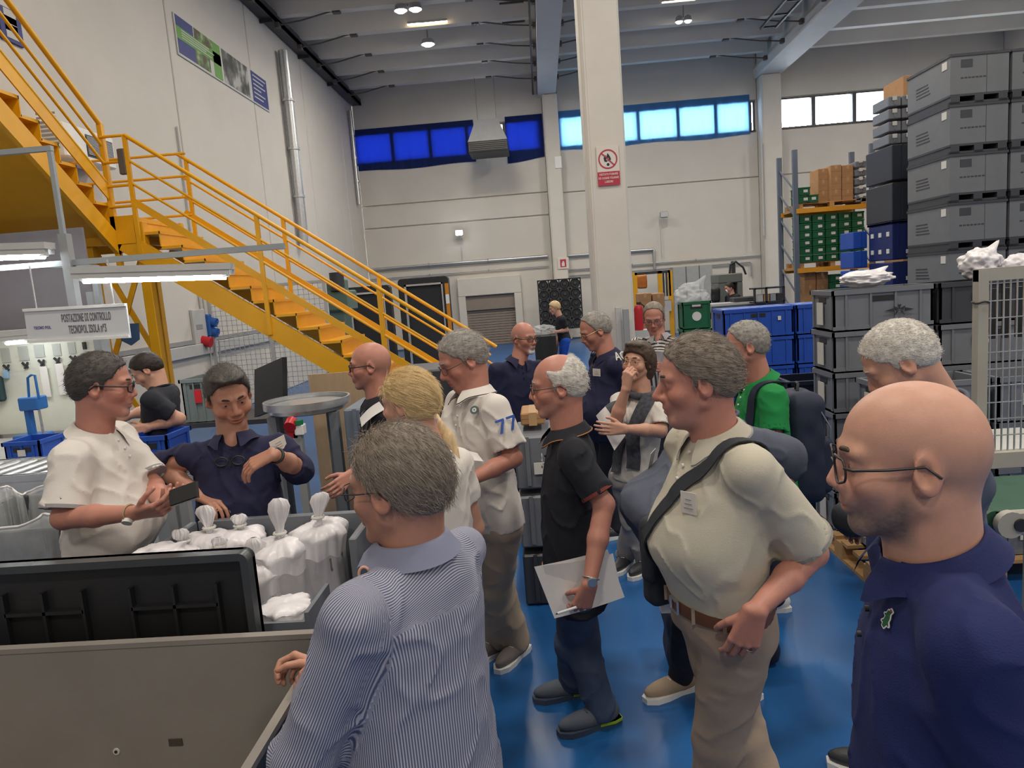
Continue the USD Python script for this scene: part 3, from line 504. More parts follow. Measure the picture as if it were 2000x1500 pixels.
# the head in its own frame: x right, y to the face, z up; crown at .117, chin at -.118
def head_sdf(p, o):
    fat, jaw, nose = o.get("fat", 0), o.get("jaw", 1.0), o.get("nose", 1.0)
    x = np.abs(p[:, 0]); q = np.c_[x, p[:, 1:]]
    d = ell(p, (0, -.010, .032), (.077, .098, .085))
    d = smin(d, ell(p, (0, -.045, .0), (.066, .062, .07)), .03)
    d = smin(d, ell(p, (0, .034, -.035), (.060 + fat, .054, .075)), .03)
    d = smin(d, cone(q, (.050 + fat, .002, -.055), (.018, .066, -.100), .020 * jaw, .015), .025)
    d = smin(d, ell(p, (0, .074, -.101), (.022, .016, .016)), .022)
    if fat > 0: d = smin(d, ell(p, (0, .03, -.10), (.045 + fat, .045, .03)), .03)
    d = smin(d, cone(q, (.010, .086, .022), (.044, .074, .020), .009, .008), .018)
    d = smin(d, ell(q, (.044, .052, -.030), (.022, .026, .020)), .025)
    d = smax(d, -ell(q, (.031, .104, .0), (.019, .018, .013)), .012)
    d = smin(d, ell(q, (.031, .0745, .0), (.0155, .0125, .0125)), .006)
    d = smax(d, -ell(q, (.031, .090, -.0005), (.0125, .0065, .0028)), .003)
    n = smin(cone(p, (0, .084, .014), (0, .106 + .006 * (nose - 1) * 3, -.030), .0085, .0115 * nose), ell(q, (.0115 * nose, .095, -.036), (.0085, .012, .008)), .010); d = smin(d, n, .010)
    d = smin(d, ell(p, (0, .086, -.058), (.026, .012, .020)), .02); sm = o.get("smile", 0); mw = 1 + .35 * (sm > 0)
    if sm: p = np.c_[p[:, 0] / mw, p[:, 1] + 3.0 * p[:, 0] ** 2, p[:, 2] - sm * 9 * p[:, 0] ** 2]; d = smin(d, ell(q, (.047, .062, -.036), (.018, .020, .016)), .02)
    d = smin(d, ell(p, (0, .0925, -.0635), (.021, .0085, .0055)), .006); d = smin(d, ell(p, (0, .0905, -.0745), (.019, .0085, .0068)), .006)
    d = smax(d, -ell(p, (0, .103, -.0688), (.024, .012, .0014)), .003)
    d = smax(d, -ell(q, (.006, .108, -.043), (.0035, .006, .004)), .003)
    p = np.c_[q[:, 0], q[:, 1:]]
    R = rotz(-.35) @ roty(-.12); e = ell(q, (.079, -.012, -.006), (.008, .021, .032), R); e = smin(e, ell(q, (.0755, -.006, -.03), (.008, .012, .012)), .01)
    e = smax(e, -ell(q, (.090, -.007, -.004), (.011, .012, .020), R), .006); e = smin(e, ell(q, (.079, .004, -.012), (.006, .005, .008)), .005)
    return smin(d, e, .008)
def interp(x, pts): pts = np.array(pts, float); return np.interp(x, pts[:, 0], pts[:, 1])
HAIRLINE = dict(full=[(-.12, -.075), (-.07, -.062), (-.035, -.035), (-.022, -.01), (-.008, .012), (.004, -.012), (.016, -.010), (.022, .02), (.045, .03), (.06, .062), (.075, .078), (.1, .082)],
                reced=[(-.12, -.075), (-.07, -.062), (-.035, -.035), (-.022, -.01), (-.008, .014), (.004, -.012), (.014, -.008), (.020, .028), (.034, .05), (.045, .082), (.06, .1), (.1, .2)])
def hair_sdf(p, o):
    k = o.get("thick", .007); q = np.c_[np.abs(p[:, 0]), p[:, 1:]]
    d = smin(ell(p, (0, -.010, .032), (.077 + k, .098 + k, .085 + k * 1.1)), ell(p, (0, -.045, .0), (.066 + k, .062 + k, .07 + k)), .03)
    if o.get("quiff"): d = smin(d, ell(p, (0, .055, .105), (.06, .045, o["quiff"])), .03)
    if o.get("back"): d = smin(d, ell(p, (0, -.05, -.03), (.075 + k, .06 + k, .09 + o["back"])), .03)
    line = interp(p[:, 1], o.get("line", HAIRLINE["full"])) + o.get("dz", 0) + .10 * np.maximum(np.abs(p[:, 0]) - .03, 0) * (p[:, 1] > .03)
    d = smax(d, (line - p[:, 2]) * .8, .010)
    if o.get("bald") is not None:                                             # a bare crown: only the fringe below this height stays
        z0 = o["bald"]; top = z0 + o.get("bald_back", .03) * np.clip((-.02 - p[:, 1]) / .08, 0, 1) + o.get("bald_tuft", 0)
        d = smax(d, (p[:, 2] - top) * .8, .014)
    if o.get("noise", 1):
        st = p @ np.diag([95, 30, 60]); d = d + .0035 * (meshkit.noise(st, 3) - .5) + .0015 * (meshkit.noise(p * 120, 4) - .5)
    return d
def finger_chain(f, n, K, L, ang, r, out):
    d = np.array(f); x = np.cross(f, n); p = np.array(K)
    for l, a, (r0, r1) in zip(L, ang, r):
        c, s = math.cos(a), math.sin(a); d = nrm(d * c + np.cross(x, d) * s + x * (x @ d) * (1 - c)); q = p + d * l; out.append((p, q, r0, r1)); p = q
    return p
def hand_bones(W, f, n, right, curl, s=1.0, thumb=.5, spread=.04):
    f = nrm(f); n = nrm(np.asarray(n) - f * (f @ n)); t = np.cross(f, n) * (1 if right else -1); B, Fg = [], []; tips = []
    Ks = [W + f * .092 * s * q + t * o * s for o, q in ((.031, .98), (.010, 1.03), (-.011, 1.0), (-.030, .92))]
    for i, K in enumerate(Ks):
        B.append((W + t * (.016, .006, -.006, -.016)[i] * s, K, .0165 * s, .0105 * s)); q = (.95, 1.06, 1.0, .8)[i] * s
        ff = nrm(f + t * spread * (1.5 - i)); c = curl if np.ndim(curl) == 0 else curl[i]; tips.append(finger_chain(ff, n * 1.0, K, (.043 * q, .026 * q, .021 * q), (c * 1.15, c * 1.35, c * .9), ((.0096 * s, .0088 * s), (.0088 * s, .0080 * s), (.0080 * s, .0070 * s)), Fg))
    b0 = W + f * .022 * s + t * .020 * s + n * .004 * s; td = nrm(f * .70 + t * .62 + n * (.10 + .5 * thumb))
    tips.append(finger_chain(td, nrm(n * .6 - t * .8), b0, (.044 * s, .032 * s, .026 * s), (0, .25 + thumb * .4, .3 + thumb * .3), ((.0135 * s, .0115 * s), (.0110 * s, .0095 * s), (.0095 * s, .0078 * s)), Fg))
    return B, Fg, tips, t
M_EYE = mat("eye", (.8, .8, .8), .15, var=.01, tint=True)
M_LENS = usdkit.material(stage, "/World/Looks/spectacle_lens", {"t": ("transparent_bsdf", {"color": (.985, .99, .99)}), "g": ("glossy_bsdf", {"roughness": .03}), "m": ("mix_closure", {"fac": .05})}, [("t.BSDF", "m.closure1"), ("g.BSDF", "m.closure2")], surface="m.closure")
SKIN = dict(tan=s2l(176, 126, 105), fair=s2l(196, 148, 127), red=s2l(184, 127, 110), pale=s2l(216, 172, 150))
_skin = {k: mat("skin_" + k, v, .48, var=.06, scale=40, tint=True, bump=.08, bscale=400, spec=.45) for k, v in SKIN.items()}
def hair_mat(name, col, var=.35): return mat("hair_" + name, col, .55, var=var, scale=70, bump=.3, bscale=160, stretch=(1, .25, .4), spec=.4)
HAIRC = dict(dark=(.022, .016, .012), brown=(.07, .045, .03), greybrown=(.19, .155, .125), grey=(.27, .25, .23), white=(.55, .52, .48), blond=(.62, .45, .24), darkgrey=(.055, .048, .044))
def ring_loop(fn, n=40): return np.array([fn(2 * math.pi * k / n) for k in range(n)])
class Person: pass
FOLDM = rotx(.4) @ roty(.75) @ np.diag([16.0, 10.0, 8.0])
def person(name, label, S):
    """S: the person's joints in world coordinates and looks; see the calls below"""
    P = Person(); hd = S["heading"]; up = V(0, 0, 1); fwd = V(-math.sin(hd), math.cos(hd), 0); rgt = V(math.cos(hd), math.sin(hd), 0)
    neck, hip = V(*S["neck"]), V(*S["hip"]); h = S.get("h", .005); hc = S.get("hc", .009); sw = S.get("sw", .185); sz = S.get("size", 1.0)
    base = V(hip[0], hip[1], 0)
    if "ank" in S: base = V(*((V(*S["ank"][0]) + V(*S["ank"][1])) / 2)); base[2] = 0
    t = thing(name, label, "person", base); P.t = t
    a = nrm(neck - hip); L = np.linalg.norm(neck - hip); r = nrm(rgt - a * (rgt @ a)); f = np.cross(a, r); R3 = np.c_[r, f, a]; P.R3, P.L, P.hip = R3, L, hip
    shs = [neck - a * .082 * sz - r * sw + f * S.get("shf", 0), neck - a * .082 * sz + r * sw + f * S.get("shf", 0)]           # left, right
    if S.get("shrug"): shs = [s_ + V(*k) for s_, k in zip(shs, S["shrug"])]
    # head
    hs = S.get("hs", 1.0); hy, hp, hr = S["head_rot"]; Hc = V(*S["head"]); RH = np.c_[V(math.cos(hy), math.sin(hy), 0), V(-math.sin(hy), math.cos(hy), 0), up] @ rotx(hp) @ roty(hr); P.RH, P.Hc, P.hs = RH, Hc, hs
    HL = lambda q: Hc + RH @ (V(*q) * hs)                                     # head frame -> world
    fo = S.get("face", {})
    # arms
    arms = []
    for i, k in enumerate(("L", "R")):
        if "el" + k not in S: arms.append(None); continue
        el, wr = V(*S["el" + k]), V(*S["wr" + k]); arms.append((shs[i], el, wr))
    k_ = S.get("arm", 1.0); bones, fingers, hands = [], [], []; P.hands = [None, None]
    for i, A in enumerate(arms):
        if A is None: continue
        sh, el, wr = A; fd = nrm(wr - el); hn = S.get("hand" + "LR"[i], {})
        hf = V(*hn["f"]) if "f" in hn else fd; nn = V(*hn["n"]) if "n" in hn else (r if i == 0 else -r)
        bones += [(sh - a * .012, el, .046 * k_, .040 * k_), (el, el * .55 + wr * .45, .041 * k_, .040 * k_), (el * .55 + wr * .45, wr, .040 * k_, .0265 * k_)]
        B, Fg, tips, tt = hand_bones(wr + fd * .012, hf, nn, i == 1, hn.get("curl", .35), hn.get("s", 1.0) * sz, hn.get("thumb", .4)); hands.append((wr, B, Fg)); P.hands[i] = dict(tips=tips, t=tt, W=wr, f=nrm(hf), n=nn)
    nb = HL((0, -.030, -.062)); neck_r = S.get("neck_r", .056) * hs
    core = [(neck - a * .09, hip + a * .05, .06, .06), (shs[0] + r * .03 - a * .02, shs[1] - r * .03 - a * .02, .035, .035)]
    def skin(p):
        d = cone(p, nb, neck - a * .035, neck_r, neck_r * 1.12); d = smin(d, cone(p, HL((0, .01, -.075)), neck + f * .012 - a * .02, .040 * hs, .045 * hs), .03)
        for b in core: d = smin(d, cone(p, *b), .05)
        for b in bones: d = smin(d, cone(p, *b), .018)
        for wr, B, Fg in hands:
            m = np.abs(p - wr).max(1) < .27
            if m.any():
                q = p[m]; e = np.full(len(q), 9.0)
                for b in B: e = smin(e, cone(q, *b), .012)
                g = np.full(len(q), 9.0)
                for b in Fg: g = np.minimum(g, cone(q, *b))
                d[m] = smin(d[m], smin(e, g, .005), .012)
        dist = np.sqrt(((p - Hc) ** 2).sum(1)); m = dist < .21 * hs; dh = dist - .15 * hs
        if m.any(): dh[m] = head_sdf((p[m] - Hc) @ RH / hs, fo) * hs
        return smin(d, dh, .022)
    pts = [Hc + V(.13, .13, .15) * hs, Hc - V(.13, .13, .15) * hs, hip - .08, hip + .08, shs[0] - .08, shs[0] + .08, shs[1] - .08, shs[1] + .08]
    for A in arms:
        if A is not None: pts += [A[1] - .06, A[1] + .06, A[2] - .10, A[2] + .10]
    for w in P.hands:
        if w: pts += [q - .02 for q in w["tips"]] + [q + .02 for q in w["tips"]]
    pts = np.array(pts); m = nets(skin, pts.min(0) - .02, pts.max(0) + .02, h)
    # skin tone: lips, redness, beard shadow
    q = (np.array(m.vertices) - Hc) @ RH / hs; C = np.ones((len(q), 3)); sk = np.array(SKIN[S.get("skin", "fair")])
    ax = np.abs(q[:, 0]); near = (np.abs(q).max(1) < .14)
    def blend(mask, col): C[:] = C * (1 - mask[:, None]) + np.array(col) * mask[:, None]
    redm = np.exp(-((ax - .045) / .025) ** 2 - ((q[:, 2] + .03) / .03) ** 2) * (q[:, 1] > .02) + np.exp(-((q[:, 1] - .112) / .02) ** 2 - ((q[:, 2] + .03) / .02) ** 2) + (ax > .078) * (np.abs(q[:, 2]) < .05) * .7
    blend(np.clip(redm, 0, 1) * near * .5, (1.02, .80, .76))
    lip = np.clip(1.3 - ((q[:, 0] / .024) ** 2 + ((q[:, 2] + .069) / .0125) ** 2), 0, 1) * (q[:, 1] > .078) * near; blend(lip * .8, S.get("lip", (.86, .58, .56)))
    sock = np.exp(-((ax - .031) / .016) ** 2 - ((q[:, 2] + .004) / .014) ** 2) * (q[:, 1] > .06) * near; blend(sock * .45, (.82, .72, .70))
    if "beard" in S:
        col, amt, kind = S["beard"]
        bz = interp(q[:, 1], [(-.02, -.02), (.015, -.03), (.04, -.052), (.07, -.052), (.1, -.048)])
        bm = np.clip((bz - q[:, 2]) / .02, 0, 1) * np.clip((q[:, 1] - .0) / .02, 0, 1) * np.clip((q[:, 2] + .135) / .02, 0, 1) * near * (1 - lip)
        if kind == "goatee": bm = bm * np.clip((.036 - ax) / .012, 0, 1) * (q[:, 1] > .05)
        bm = bm * (.75 + .5 * meshkit.noise(q * 260, 5)); blend(np.clip(bm * amt, 0, 1), np.array(col) / sk)
    if "bristle" in S:                                                        # shaved sides
        col, amt = S["bristle"]; zb = interp(q[:, 1], HAIRLINE["full"]); bm = np.clip((q[:, 2] - zb) / .02, 0, 1) * np.clip((S.get("bristle_top", .06) - q[:, 2]) / .04, 0, 1) * near * (ax < .079); blend(bm * amt, np.array(col) / sk)
    body = obj("body", m, _skin[S.get("skin", "fair")], t, color=C)
    # eyes, brows
    if S.get("eyes", True):
        for sx in (-1, 1):
            s_ = trimesh.creation.uv_sphere(.0112, count=[18, 24]); v = np.array(s_.vertices); dirv = nrm(V(0, 1, -.06)); ca = (v / .0112) @ dirv; col = np.where((ca > .86)[:, None], V(.10, .07, .05), V(1, .97, .95)); col = np.where((ca > .965)[:, None], V(.01, .01, .01), col)
            obj("eye", trimesh.Trimesh(Hc + (v * hs + V(sx * .031, .0752, 0) * hs) @ RH.T, s_.faces, process=False), M_EYE, t, color=col)
            bw = [HL((sx * x, y, z)) for x, y, z in ((.013, .094, .0235), (.024, .0925, .0270), (.036, .086, .0270), (.047, .076, .0205))]
            obj("eyebrow", tube(bw, [.0022 * hs, .0042 * hs, .0040 * hs, .0014 * hs], 6), hair_mat(S.get("brow", S.get("hair", {}).get("col", "brown")), HAIRC[S.get("brow", S.get("hair", {}).get("col", "brown"))]), t, smooth=True)
    # hair
    ho = S.get("hair")
    if ho:
        hm = hair_mat(ho["col"], HAIRC[ho["col"]]); hh = ho.get("h", max(h * .8, .0035) / hs)
        g = nets(lambda p: hair_sdf(p, ho), (-.12, -.15, -.15), (.12, .13, .16), hh, .03); hv = np.array(g.vertices); keep = None
        ht = obj("hair", trimesh.Trimesh(Hc + hv * hs @ RH.T, g.faces, process=False), hm, t, smooth=True); P.hair = ht
        if ho.get("strands"):
            nS = ho["strands"]; rng = np.random.default_rng(3); tri = trimesh.Trimesh(hv, g.faces, process=False); sp, fi = trimesh.sample.sample_surface(tri, nS, seed=5); nn = tri.face_normals[fi]
            flow = V(*ho.get("flow", (0, -1, -.35))); fl = flow - nn * (nn @ flow)[:, None]; fl += rng.normal(0, ho.get('wild', .16), fl.shape); fl /= np.linalg.norm(fl, axis=1, keepdims=True) + 1e-9; ln = ho.get("len", .022) * rng.uniform(.5, 1.2, (nS, 1))
            ok = (nn[:, 2] > -.6); sp, nn, fl, ln = sp[ok], nn[ok], fl[ok], ln[ok]; nS = len(sp)
            p0 = sp - nn * .002; p1 = sp + fl * ln * .45 + nn * .0015; p2 = sp + fl * ln * .8 + nn * .0008; p3 = sp + fl * ln - nn * .001
            cv = UsdGeom.BasisCurves.Define(stage, t.path + "/hair_strands"); cv.CreateTypeAttr("linear"); cv.CreateCurveVertexCountsAttr(Vt.IntArray([4] * nS))
            pw = (Hc + np.stack([p0, p1, p2, p3], 1).reshape(-1, 3) * hs @ RH.T) - t.loc; cv.CreatePointsAttr(Vt.Vec3fArray.FromNumpy(pw.astype(np.float32))); cv.CreateWidthsAttr(Vt.FloatArray.FromNumpy(np.tile([.0009, .0008, .0006, .0002], nS).astype(np.float32) * hs)); cv.SetWidthsInterpolation("vertex")
            UsdShade.MaterialBindingAPI.Apply(cv.GetPrim()).Bind(mat("strand_" + ho["col"], np.minimum(np.array(HAIRC[ho["col"]]) * 1.25, 1), .45, var=.4, scale=300)); cv.GetPrim().SetCustomDataByKey("kind", "stuff")
    # torso garment
    g = S["top"]; bel = S.get("belly", 0); bx_ = S.get("build", 1.0); hem = g.get("hem", -.14)
    prof_w = [(-.5, .182), (0, .178), (.22, .164), (.5, .168), (.70, .172), (.80, .162), (.88, .135), (.94, .100), (1.0, .070), (1.06, .058)]
    prof_d = [(-.5, .127), (0, .124), (.22, .114), (.5, .120), (.70, .118), (.80, .110), (.88, .094), (.94, .078), (1.0, .062), (1.06, .055)]
    prof_c = [(-.5, .0), (0, .0), (.25, .004), (.55, .008), (.75, .0), (.9, -.012), (1.0, -.012), (1.06, -.005)]
    def wdc(u):
        bu = np.exp(-((u - S.get("belly_u", .22)) / .26) ** 2) * bel; k = S.get("wide", 1.0)
        return interp(u, prof_w) * bx_ * k * (sw / .185) ** .5 + bu * .45, interp(u, prof_d) * bx_ + bu * .62, interp(u, prof_c) + bu * .52
    P.surf = lambda x, u, o=0.0: (lambda w, d, c: hip + R3 @ V(x, c + (d + o) * math.sqrt(max(1 - (x / w) ** 2, .02)), u * L))(*[float(z) for z in wdc(np.array([u]))])
    P.back = lambda x, u, o=0.0: (lambda w, d, c: hip + R3 @ V(x, c - (d + o) * math.sqrt(max(1 - (x / w) ** 2, .02)), u * L))(*[float(z) for z in wdc(np.array([u]))])
    sl_f = g.get("sleeve", .62); slr = g.get("slr", (.060, .066)); sleeves = []
    for i, A in enumerate(arms):
        if A is None: continue
        sh, el, wr = A
        if sl_f <= 1: e = sh + (el - sh) * sl_f; sleeves.append(([(sh, e, slr[0] * bx_, slr[1] * bx_)], e, nrm(el - sh), slr[1] * bx_))
        else: e = el + (wr - el) * (sl_f - 1); sleeves.append(([(sh, el, slr[0] * bx_, .060 * bx_), (el, e, .060 * bx_, g.get("cuff_r", .043))], e, nrm(wr - el), g.get("cuff_r", .043)))
    fa = g.get("fold", .010)
    def garment(p):
        q = (p - hip) @ R3; u = q[:, 2] / L; w, d_, c = wdc(u); y = q[:, 1] - c
        k0 = np.sqrt((q[:, 0] / w) ** 2 + (y / d_) ** 2); k1 = np.sqrt((q[:, 0] / w ** 2) ** 2 + (y / d_ ** 2) ** 2); d = np.where(k0 < .2, -.06, k0 * (k0 - 1) / np.maximum(k1, 1e-6))
        d = smin(d, smin(cone(p, neck - a * .045, shs[0] + a * .004, .042, .056), cone(p, neck - a * .045, shs[1] + a * .004, .042, .056), .03), .05)
        hemz = hem * L if g.get("hem_z") is None else None
        d = smax(d, hem * L - q[:, 2], .006) if hemz is not None else smax(d, g["hem_z"] - p[:, 2], .006)
        for bs, e, dr, re in sleeves:
            s_ = np.full(len(p), 9.0)
            for b in bs: s_ = smin(s_, cone(p, *b), .03)
            al = (p - e) @ dr; rad = np.sqrt(np.maximum(((p - e) ** 2).sum(1) - al ** 2, 0)); lim = 1 if sl_f <= 1 else 1
            s_ = smax(s_, al, .004); s_ = np.maximum(s_, -np.maximum(rad - (re - .015), -al - .03)); d = smin(d, s_, .04)
        d = np.maximum(d, (u - .985) * L)
        if fa:
            fo_ = meshkit.noise(q @ np.diag([9, 9, 4.0]) + 7 * S.get("seed", 1), 2); rg = 1 - np.abs(2 * meshkit.noise(q @ FOLDM + (fo_[:, None] - .5) * .8 + S.get("seed", 1), 8) - 1)
            d = d + fa * ((fo_ - .5) * .5 - .6 * rg ** 6 + .1)
        return d
    pp = [hip + R3 @ V(sx * .28, sy * (.2 + bel), z) for sx in (-1, 1) for sy in (-1, 1) for z in (min(hem * L, 0) - .02, L + .05)]
    for bs, e, dr, re in sleeves: pp += [q + k for b in bs for q in b[:2] for k in (-.1, .1)]
    pp = np.array(pp); m = nets(garment, pp.min(0) - .02, pp.max(0) + .02, hc, .03)
    sc = None
    if g.get("stripe"):
        p = np.array(m.vertices); q = (p - hip) @ R3; u = q[:, 2] / L; w, d_, c = wdc(u); y = q[:, 1] - c; co = np.arctan2(q[:, 0] / w, -y / d_) * (w + d_) / 2
        yk = (u > .82 - .10 * (y > 0)) & (np.abs(q[:, 0]) < .17); co = np.where(yk, np.arctan2(q[:, 2] - .70 * L, -(y + .0)) * .21, co)
        for (bs, e, dr, re) in sleeves:
            for b in bs:
                a0, a1 = np.asarray(b[0], float), np.asarray(b[1], float); dd = nrm(a1 - a0); tt = (p - a0) @ dd; x_, y_, _ = frame_of(dd, f); v_ = p - a0 - tt[:, None] * dd; rad = np.linalg.norm(v_, axis=1)
                on = (tt > (-.10 if b is bs[0] else -.03)) & (tt < np.linalg.norm(a1 - a0) + .05) & (rad < .095) & ((np.abs(q[:, 0]) > .17) | (b is not bs[0])); co = np.where(on, np.arctan2(v_ @ x_, v_ @ y_) * .075, co)
        sc = np.c_[co, co, co]
    top = obj(g.get("name", "shirt"), m, g["mat"], t, smooth=True, color=sc); P.top = top
    if g.get("trim"):                                                         # ribbed sleeve ends
        for bs, e, dr, re in sleeves: x, y, d = frame_of(dr); obj("sleeve_band", tube([e - d * .012, e - d * .004, e + d * .002], [re + .0035] * 3, 24), g["trim"], t, smooth=False)
    P.tv = np.array(m.vertices)
    # collar
    if g.get("collar"):
        cm = g.get("collar_mat", g["mat"]); ca = nrm(HL((0, -.02, -.08)) - neck + a * .05); x = nrm(np.cross(f, ca)) ; x = nrm(r - ca * (r @ ca)); fy = np.cross(ca, x); c0 = neck - a * .012 + fy * .004
        op = g.get("open", .38); n = 44; th = np.linspace(op, 2 * math.pi - op, n); rows = []
        for k, (dr_, dz) in enumerate(((.001, -.030), (.003, .026), (.008, .032), (.015, .027), (.030, .006), (.044, -.010))):
            fr = (1 + np.cos(th)) / 2; pnt = np.exp(-((np.minimum(th, 2 * math.pi - th) - op) / .35) ** 2)
            rad = neck_r * 1.10 + dr_ + (pnt * .014 if k >= 4 else 0) ; zz = dz * (1.0) + np.where(k >= 1, -.022 * fr + .010 * (1 - fr), -.02 * fr) - (pnt * (.030 if k == 5 else .012 if k == 4 else 0)) + (g.get("stand", 0) if k else 0)
            dirs = np.sin(th)[:, None] * x + np.cos(th)[:, None] * fy; rows.append(c0 + dirs * np.asarray(rad).reshape(-1, 1) * V(1, 1, 1) + zz[:, None] * ca)
        rows = np.array(rows); v = rows.reshape(-1, 3); K = len(rows); fc = []
        for i in range(K - 1):
            j = np.arange(n - 1); fc += [np.c_[i * n + j, i * n + j + 1, (i + 1) * n + j + 1], np.c_[i * n + j, (i + 1) * n + j + 1, (i + 1) * n + j]]
        obj("collar", trimesh.Trimesh(v, np.vstack(fc), process=False), cm, t, smooth=True); P.crow = rows
        if g.get("tip"): obj("collar_stripe", tube(rows[5] * .86 + rows[4] * .14 + ca * .0015, .0022, 6), g["tip"], t, smooth=True)
        if g.get("placket", True):
            for k in range(3): o = P.surf(0, .90 - k * .07, .006); obj("button", cyl(o - f * .004, o + f * .003, .0055, n=10), g.get("button", M_white), t)
    elif g.get("crew"):
        ca = nrm(nb - neck + a * .03); x = nrm(r - ca * (r @ ca)); fy = np.cross(ca, x); th = np.linspace(0, 2 * math.pi, 41); obj("neckband", tube([neck - a * .012 + (math.sin(q_) * x + math.cos(q_) * fy) * neck_r * 1.2 - ca * .016 * (1 + math.cos(q_)) * .6 for q_ in th], .008, 8, caps=False), g["mat"], t, smooth=True)
    # trousers and shoes
    b = S.get("legs")
    if b:
        hj = [hip - r * .088 * bx_ - up * .05, hip + r * .088 * bx_ - up * .05]; kn = S.get("knee"); an = [V(*q) for q in S["ank"]]
        kn = [V(*q) for q in kn] if kn else [hj[i] * .48 + an[i] * .52 + fwd * .02 for i in (0, 1)]; rr = b.get("r", (.096, .072, .060)); topz = b.get("top") or hip[2] + .03; fl = b.get("fold", .009)
        def trou(p):
            q = (p - hip) @ R3; u = q[:, 2] / L; w, d_, c = wdc(u); w, d_ = w * b.get('k', .93), d_ * b.get('k', .93); y = q[:, 1] - c; k0 = np.sqrt((q[:, 0] / w) ** 2 + (y / d_) ** 2); k1 = np.sqrt((q[:, 0] / w ** 2) ** 2 + (y / d_ ** 2) ** 2)
            d = np.where(k0 < .2, -.06, k0 * (k0 - 1) / np.maximum(k1, 1e-6)); d = smax(d, -.11 - q[:, 2], .05)
            for i in (0, 1):
                l = smin(cone(p, hj[i], kn[i], rr[0] * bx_, rr[1]), cone(p, kn[i], an[i], rr[1], rr[2]), .02); d = smin(d, l, .022)
            z0 = np.where(np.abs((p - an[0]) @ r) < np.abs((p - an[1]) @ r), an[0][2], an[1][2]); d = smax(d, z0 - .045 - p[:, 2], .006); d = smax(d, p[:, 2] - topz, .006)
            low = np.clip((.45 - p[:, 2]) / .4, 0, 1); n1 = meshkit.noise(p @ np.diag([9, 9, 13]) + S.get("seed", 1), 5); n2 = 1 - np.abs(2 * meshkit.noise(p @ FOLDM * .6 + n1[:, None] * .7 + S.get("seed", 1), 6) - 1)
            return d + fl * ((n1 - .5) * .8 - (n2 ** 4 - .2) * (.5 + low * .7))
        pp = np.array(hj + kn + an + [hip]); lo, hi = pp.min(0) - .24, pp.max(0) + .24; lo[2] = min(an[0][2], an[1][2]) - .06; hi[2] = topz + .02
        obj("trousers", nets(trou, lo, hi, b.get("h", hc), .03), b["mat"], t, smooth=True)
        if b.get("belt"):
            u = (topz - .018 - hip[2]) / L; w, d_, c = [float(z) for z in wdc(np.array([u]))]; w, d_ = w * (b.get('k', .93) + .01) + .004, d_ * (b.get('k', .93) + .01) + .004; ps = np.array([hip + R3 @ V(math.cos(q) * w, c + math.sin(q) * d_, u * L) for q in np.linspace(0, 2 * math.pi, 49)])
            bl = np.array([ps + up * .019, ps - up * .019]); n = 49; j = np.arange(n - 1); vv = np.vstack([bl[0], bl[1], bl[0] * .97 + hip * .03]); obj("belt", trimesh.Trimesh(vv, np.vstack([np.c_[j, j + n, j + 1 + n], np.c_[j, j + 1 + n, j + 1], np.c_[j, j + 1, j + 1 + 2 * n], np.c_[j, j + 1 + 2 * n, j + 2 * n]]), process=False), b["belt"], t, smooth=True)
            o = hip + R3 @ V(0, c + d_ + .004, u * L); obj("buckle", [bar(o - r * .024 - up * .02, o - r * .024 + up * .02, .006, .006), bar(o + r * .024 - up * .02, o + r * .024 + up * .02, .006, .006), bar(o - r * .024 + up * .02, o + r * .024 + up * .02, .006, .006), bar(o - r * .024 - up * .02, o + r * .024 - up * .02, .006, .006)], M_steel, t)
            for s_ in (-1.0, -.45, .45, 1.0):
                q_ = math.pi / 2 + s_; o = hip + R3 @ V(math.cos(q_) * (w + .003), c + math.sin(q_) * (d_ + .003), u * L); obj("belt_loop", bar(o - up * .024, o + up * .024, .010, .004), b["mat"], t)
        for i in (0, 1):
            if b.get("noshoe"): break
            dd = S.get("toe"); dv = nrm(V(-math.sin(dd[i]), math.cos(dd[i]), 0)) if dd else fwd; sd = np.cross(dv, up); A = V(an[i][0], an[i][1], 0); M = np.c_[sd, dv, up]; hl = S.get("lift", (0, 0))[i]
            def shoe(p):
                q = (p - A) @ M; d = smin(ell(q, (0, .06, .045), (.044, .145, .042)), ell(q, (0, -.02, .06), (.040, .065, .055)), .03); d = smin(d, cone(q, (0, -.01, .07), (0, -.02, .11), .042, .045), .02); return np.maximum(np.maximum(d, .022 - q[:, 2]), q[:, 2] - .105)
            sh_ = obj("shoe", nets(shoe, A + V(-.23, -.23, 0), A + V(.23, .23, .13), .008, .02), b["shoe"], t, smooth=True)
            fp = np.array([(-.030, -.085), (.030, -.085), (.040, -.05), (.036, .02), (.048, .10), (.042, .165), (.015, .205), (-.02, .203), (-.044, .16), (-.046, .10), (-.034, .02), (-.040, -.05)]); so = trimesh.creation.extrude_polygon(Polygon(fp).buffer(.004), .026, engine="earcut"); vv = np.array(so.vertices); obj("sole", trimesh.Trimesh(A + vv @ M.T, so.faces, process=False), b.get("sole", M_white), sh_)
            if b.get("heel"): hp_ = trimesh.creation.extrude_polygon(Polygon(fp).buffer(.007).intersection(sbox(-.1, -.2, .1, .02)), .012, engine="earcut"); obj("heel_trim", trimesh.Trimesh(A + V(0, 0, .014) + np.array(hp_.vertices) @ M.T, hp_.faces, process=False), b["heel"], sh_)
            for k in range(4): o0, o1 = A + M @ V(-.02, .02 + .025 * k, .098 - .008 * k), A + M @ V(.02, .03 + .025 * k, .096 - .008 * k); obj("lace", tube([o0, (o0 + o1) / 2 + up * .004, o1], .0028, 5), b.get("lace", M_white), sh_)
    # spectacles
    gl = S.get("glasses")
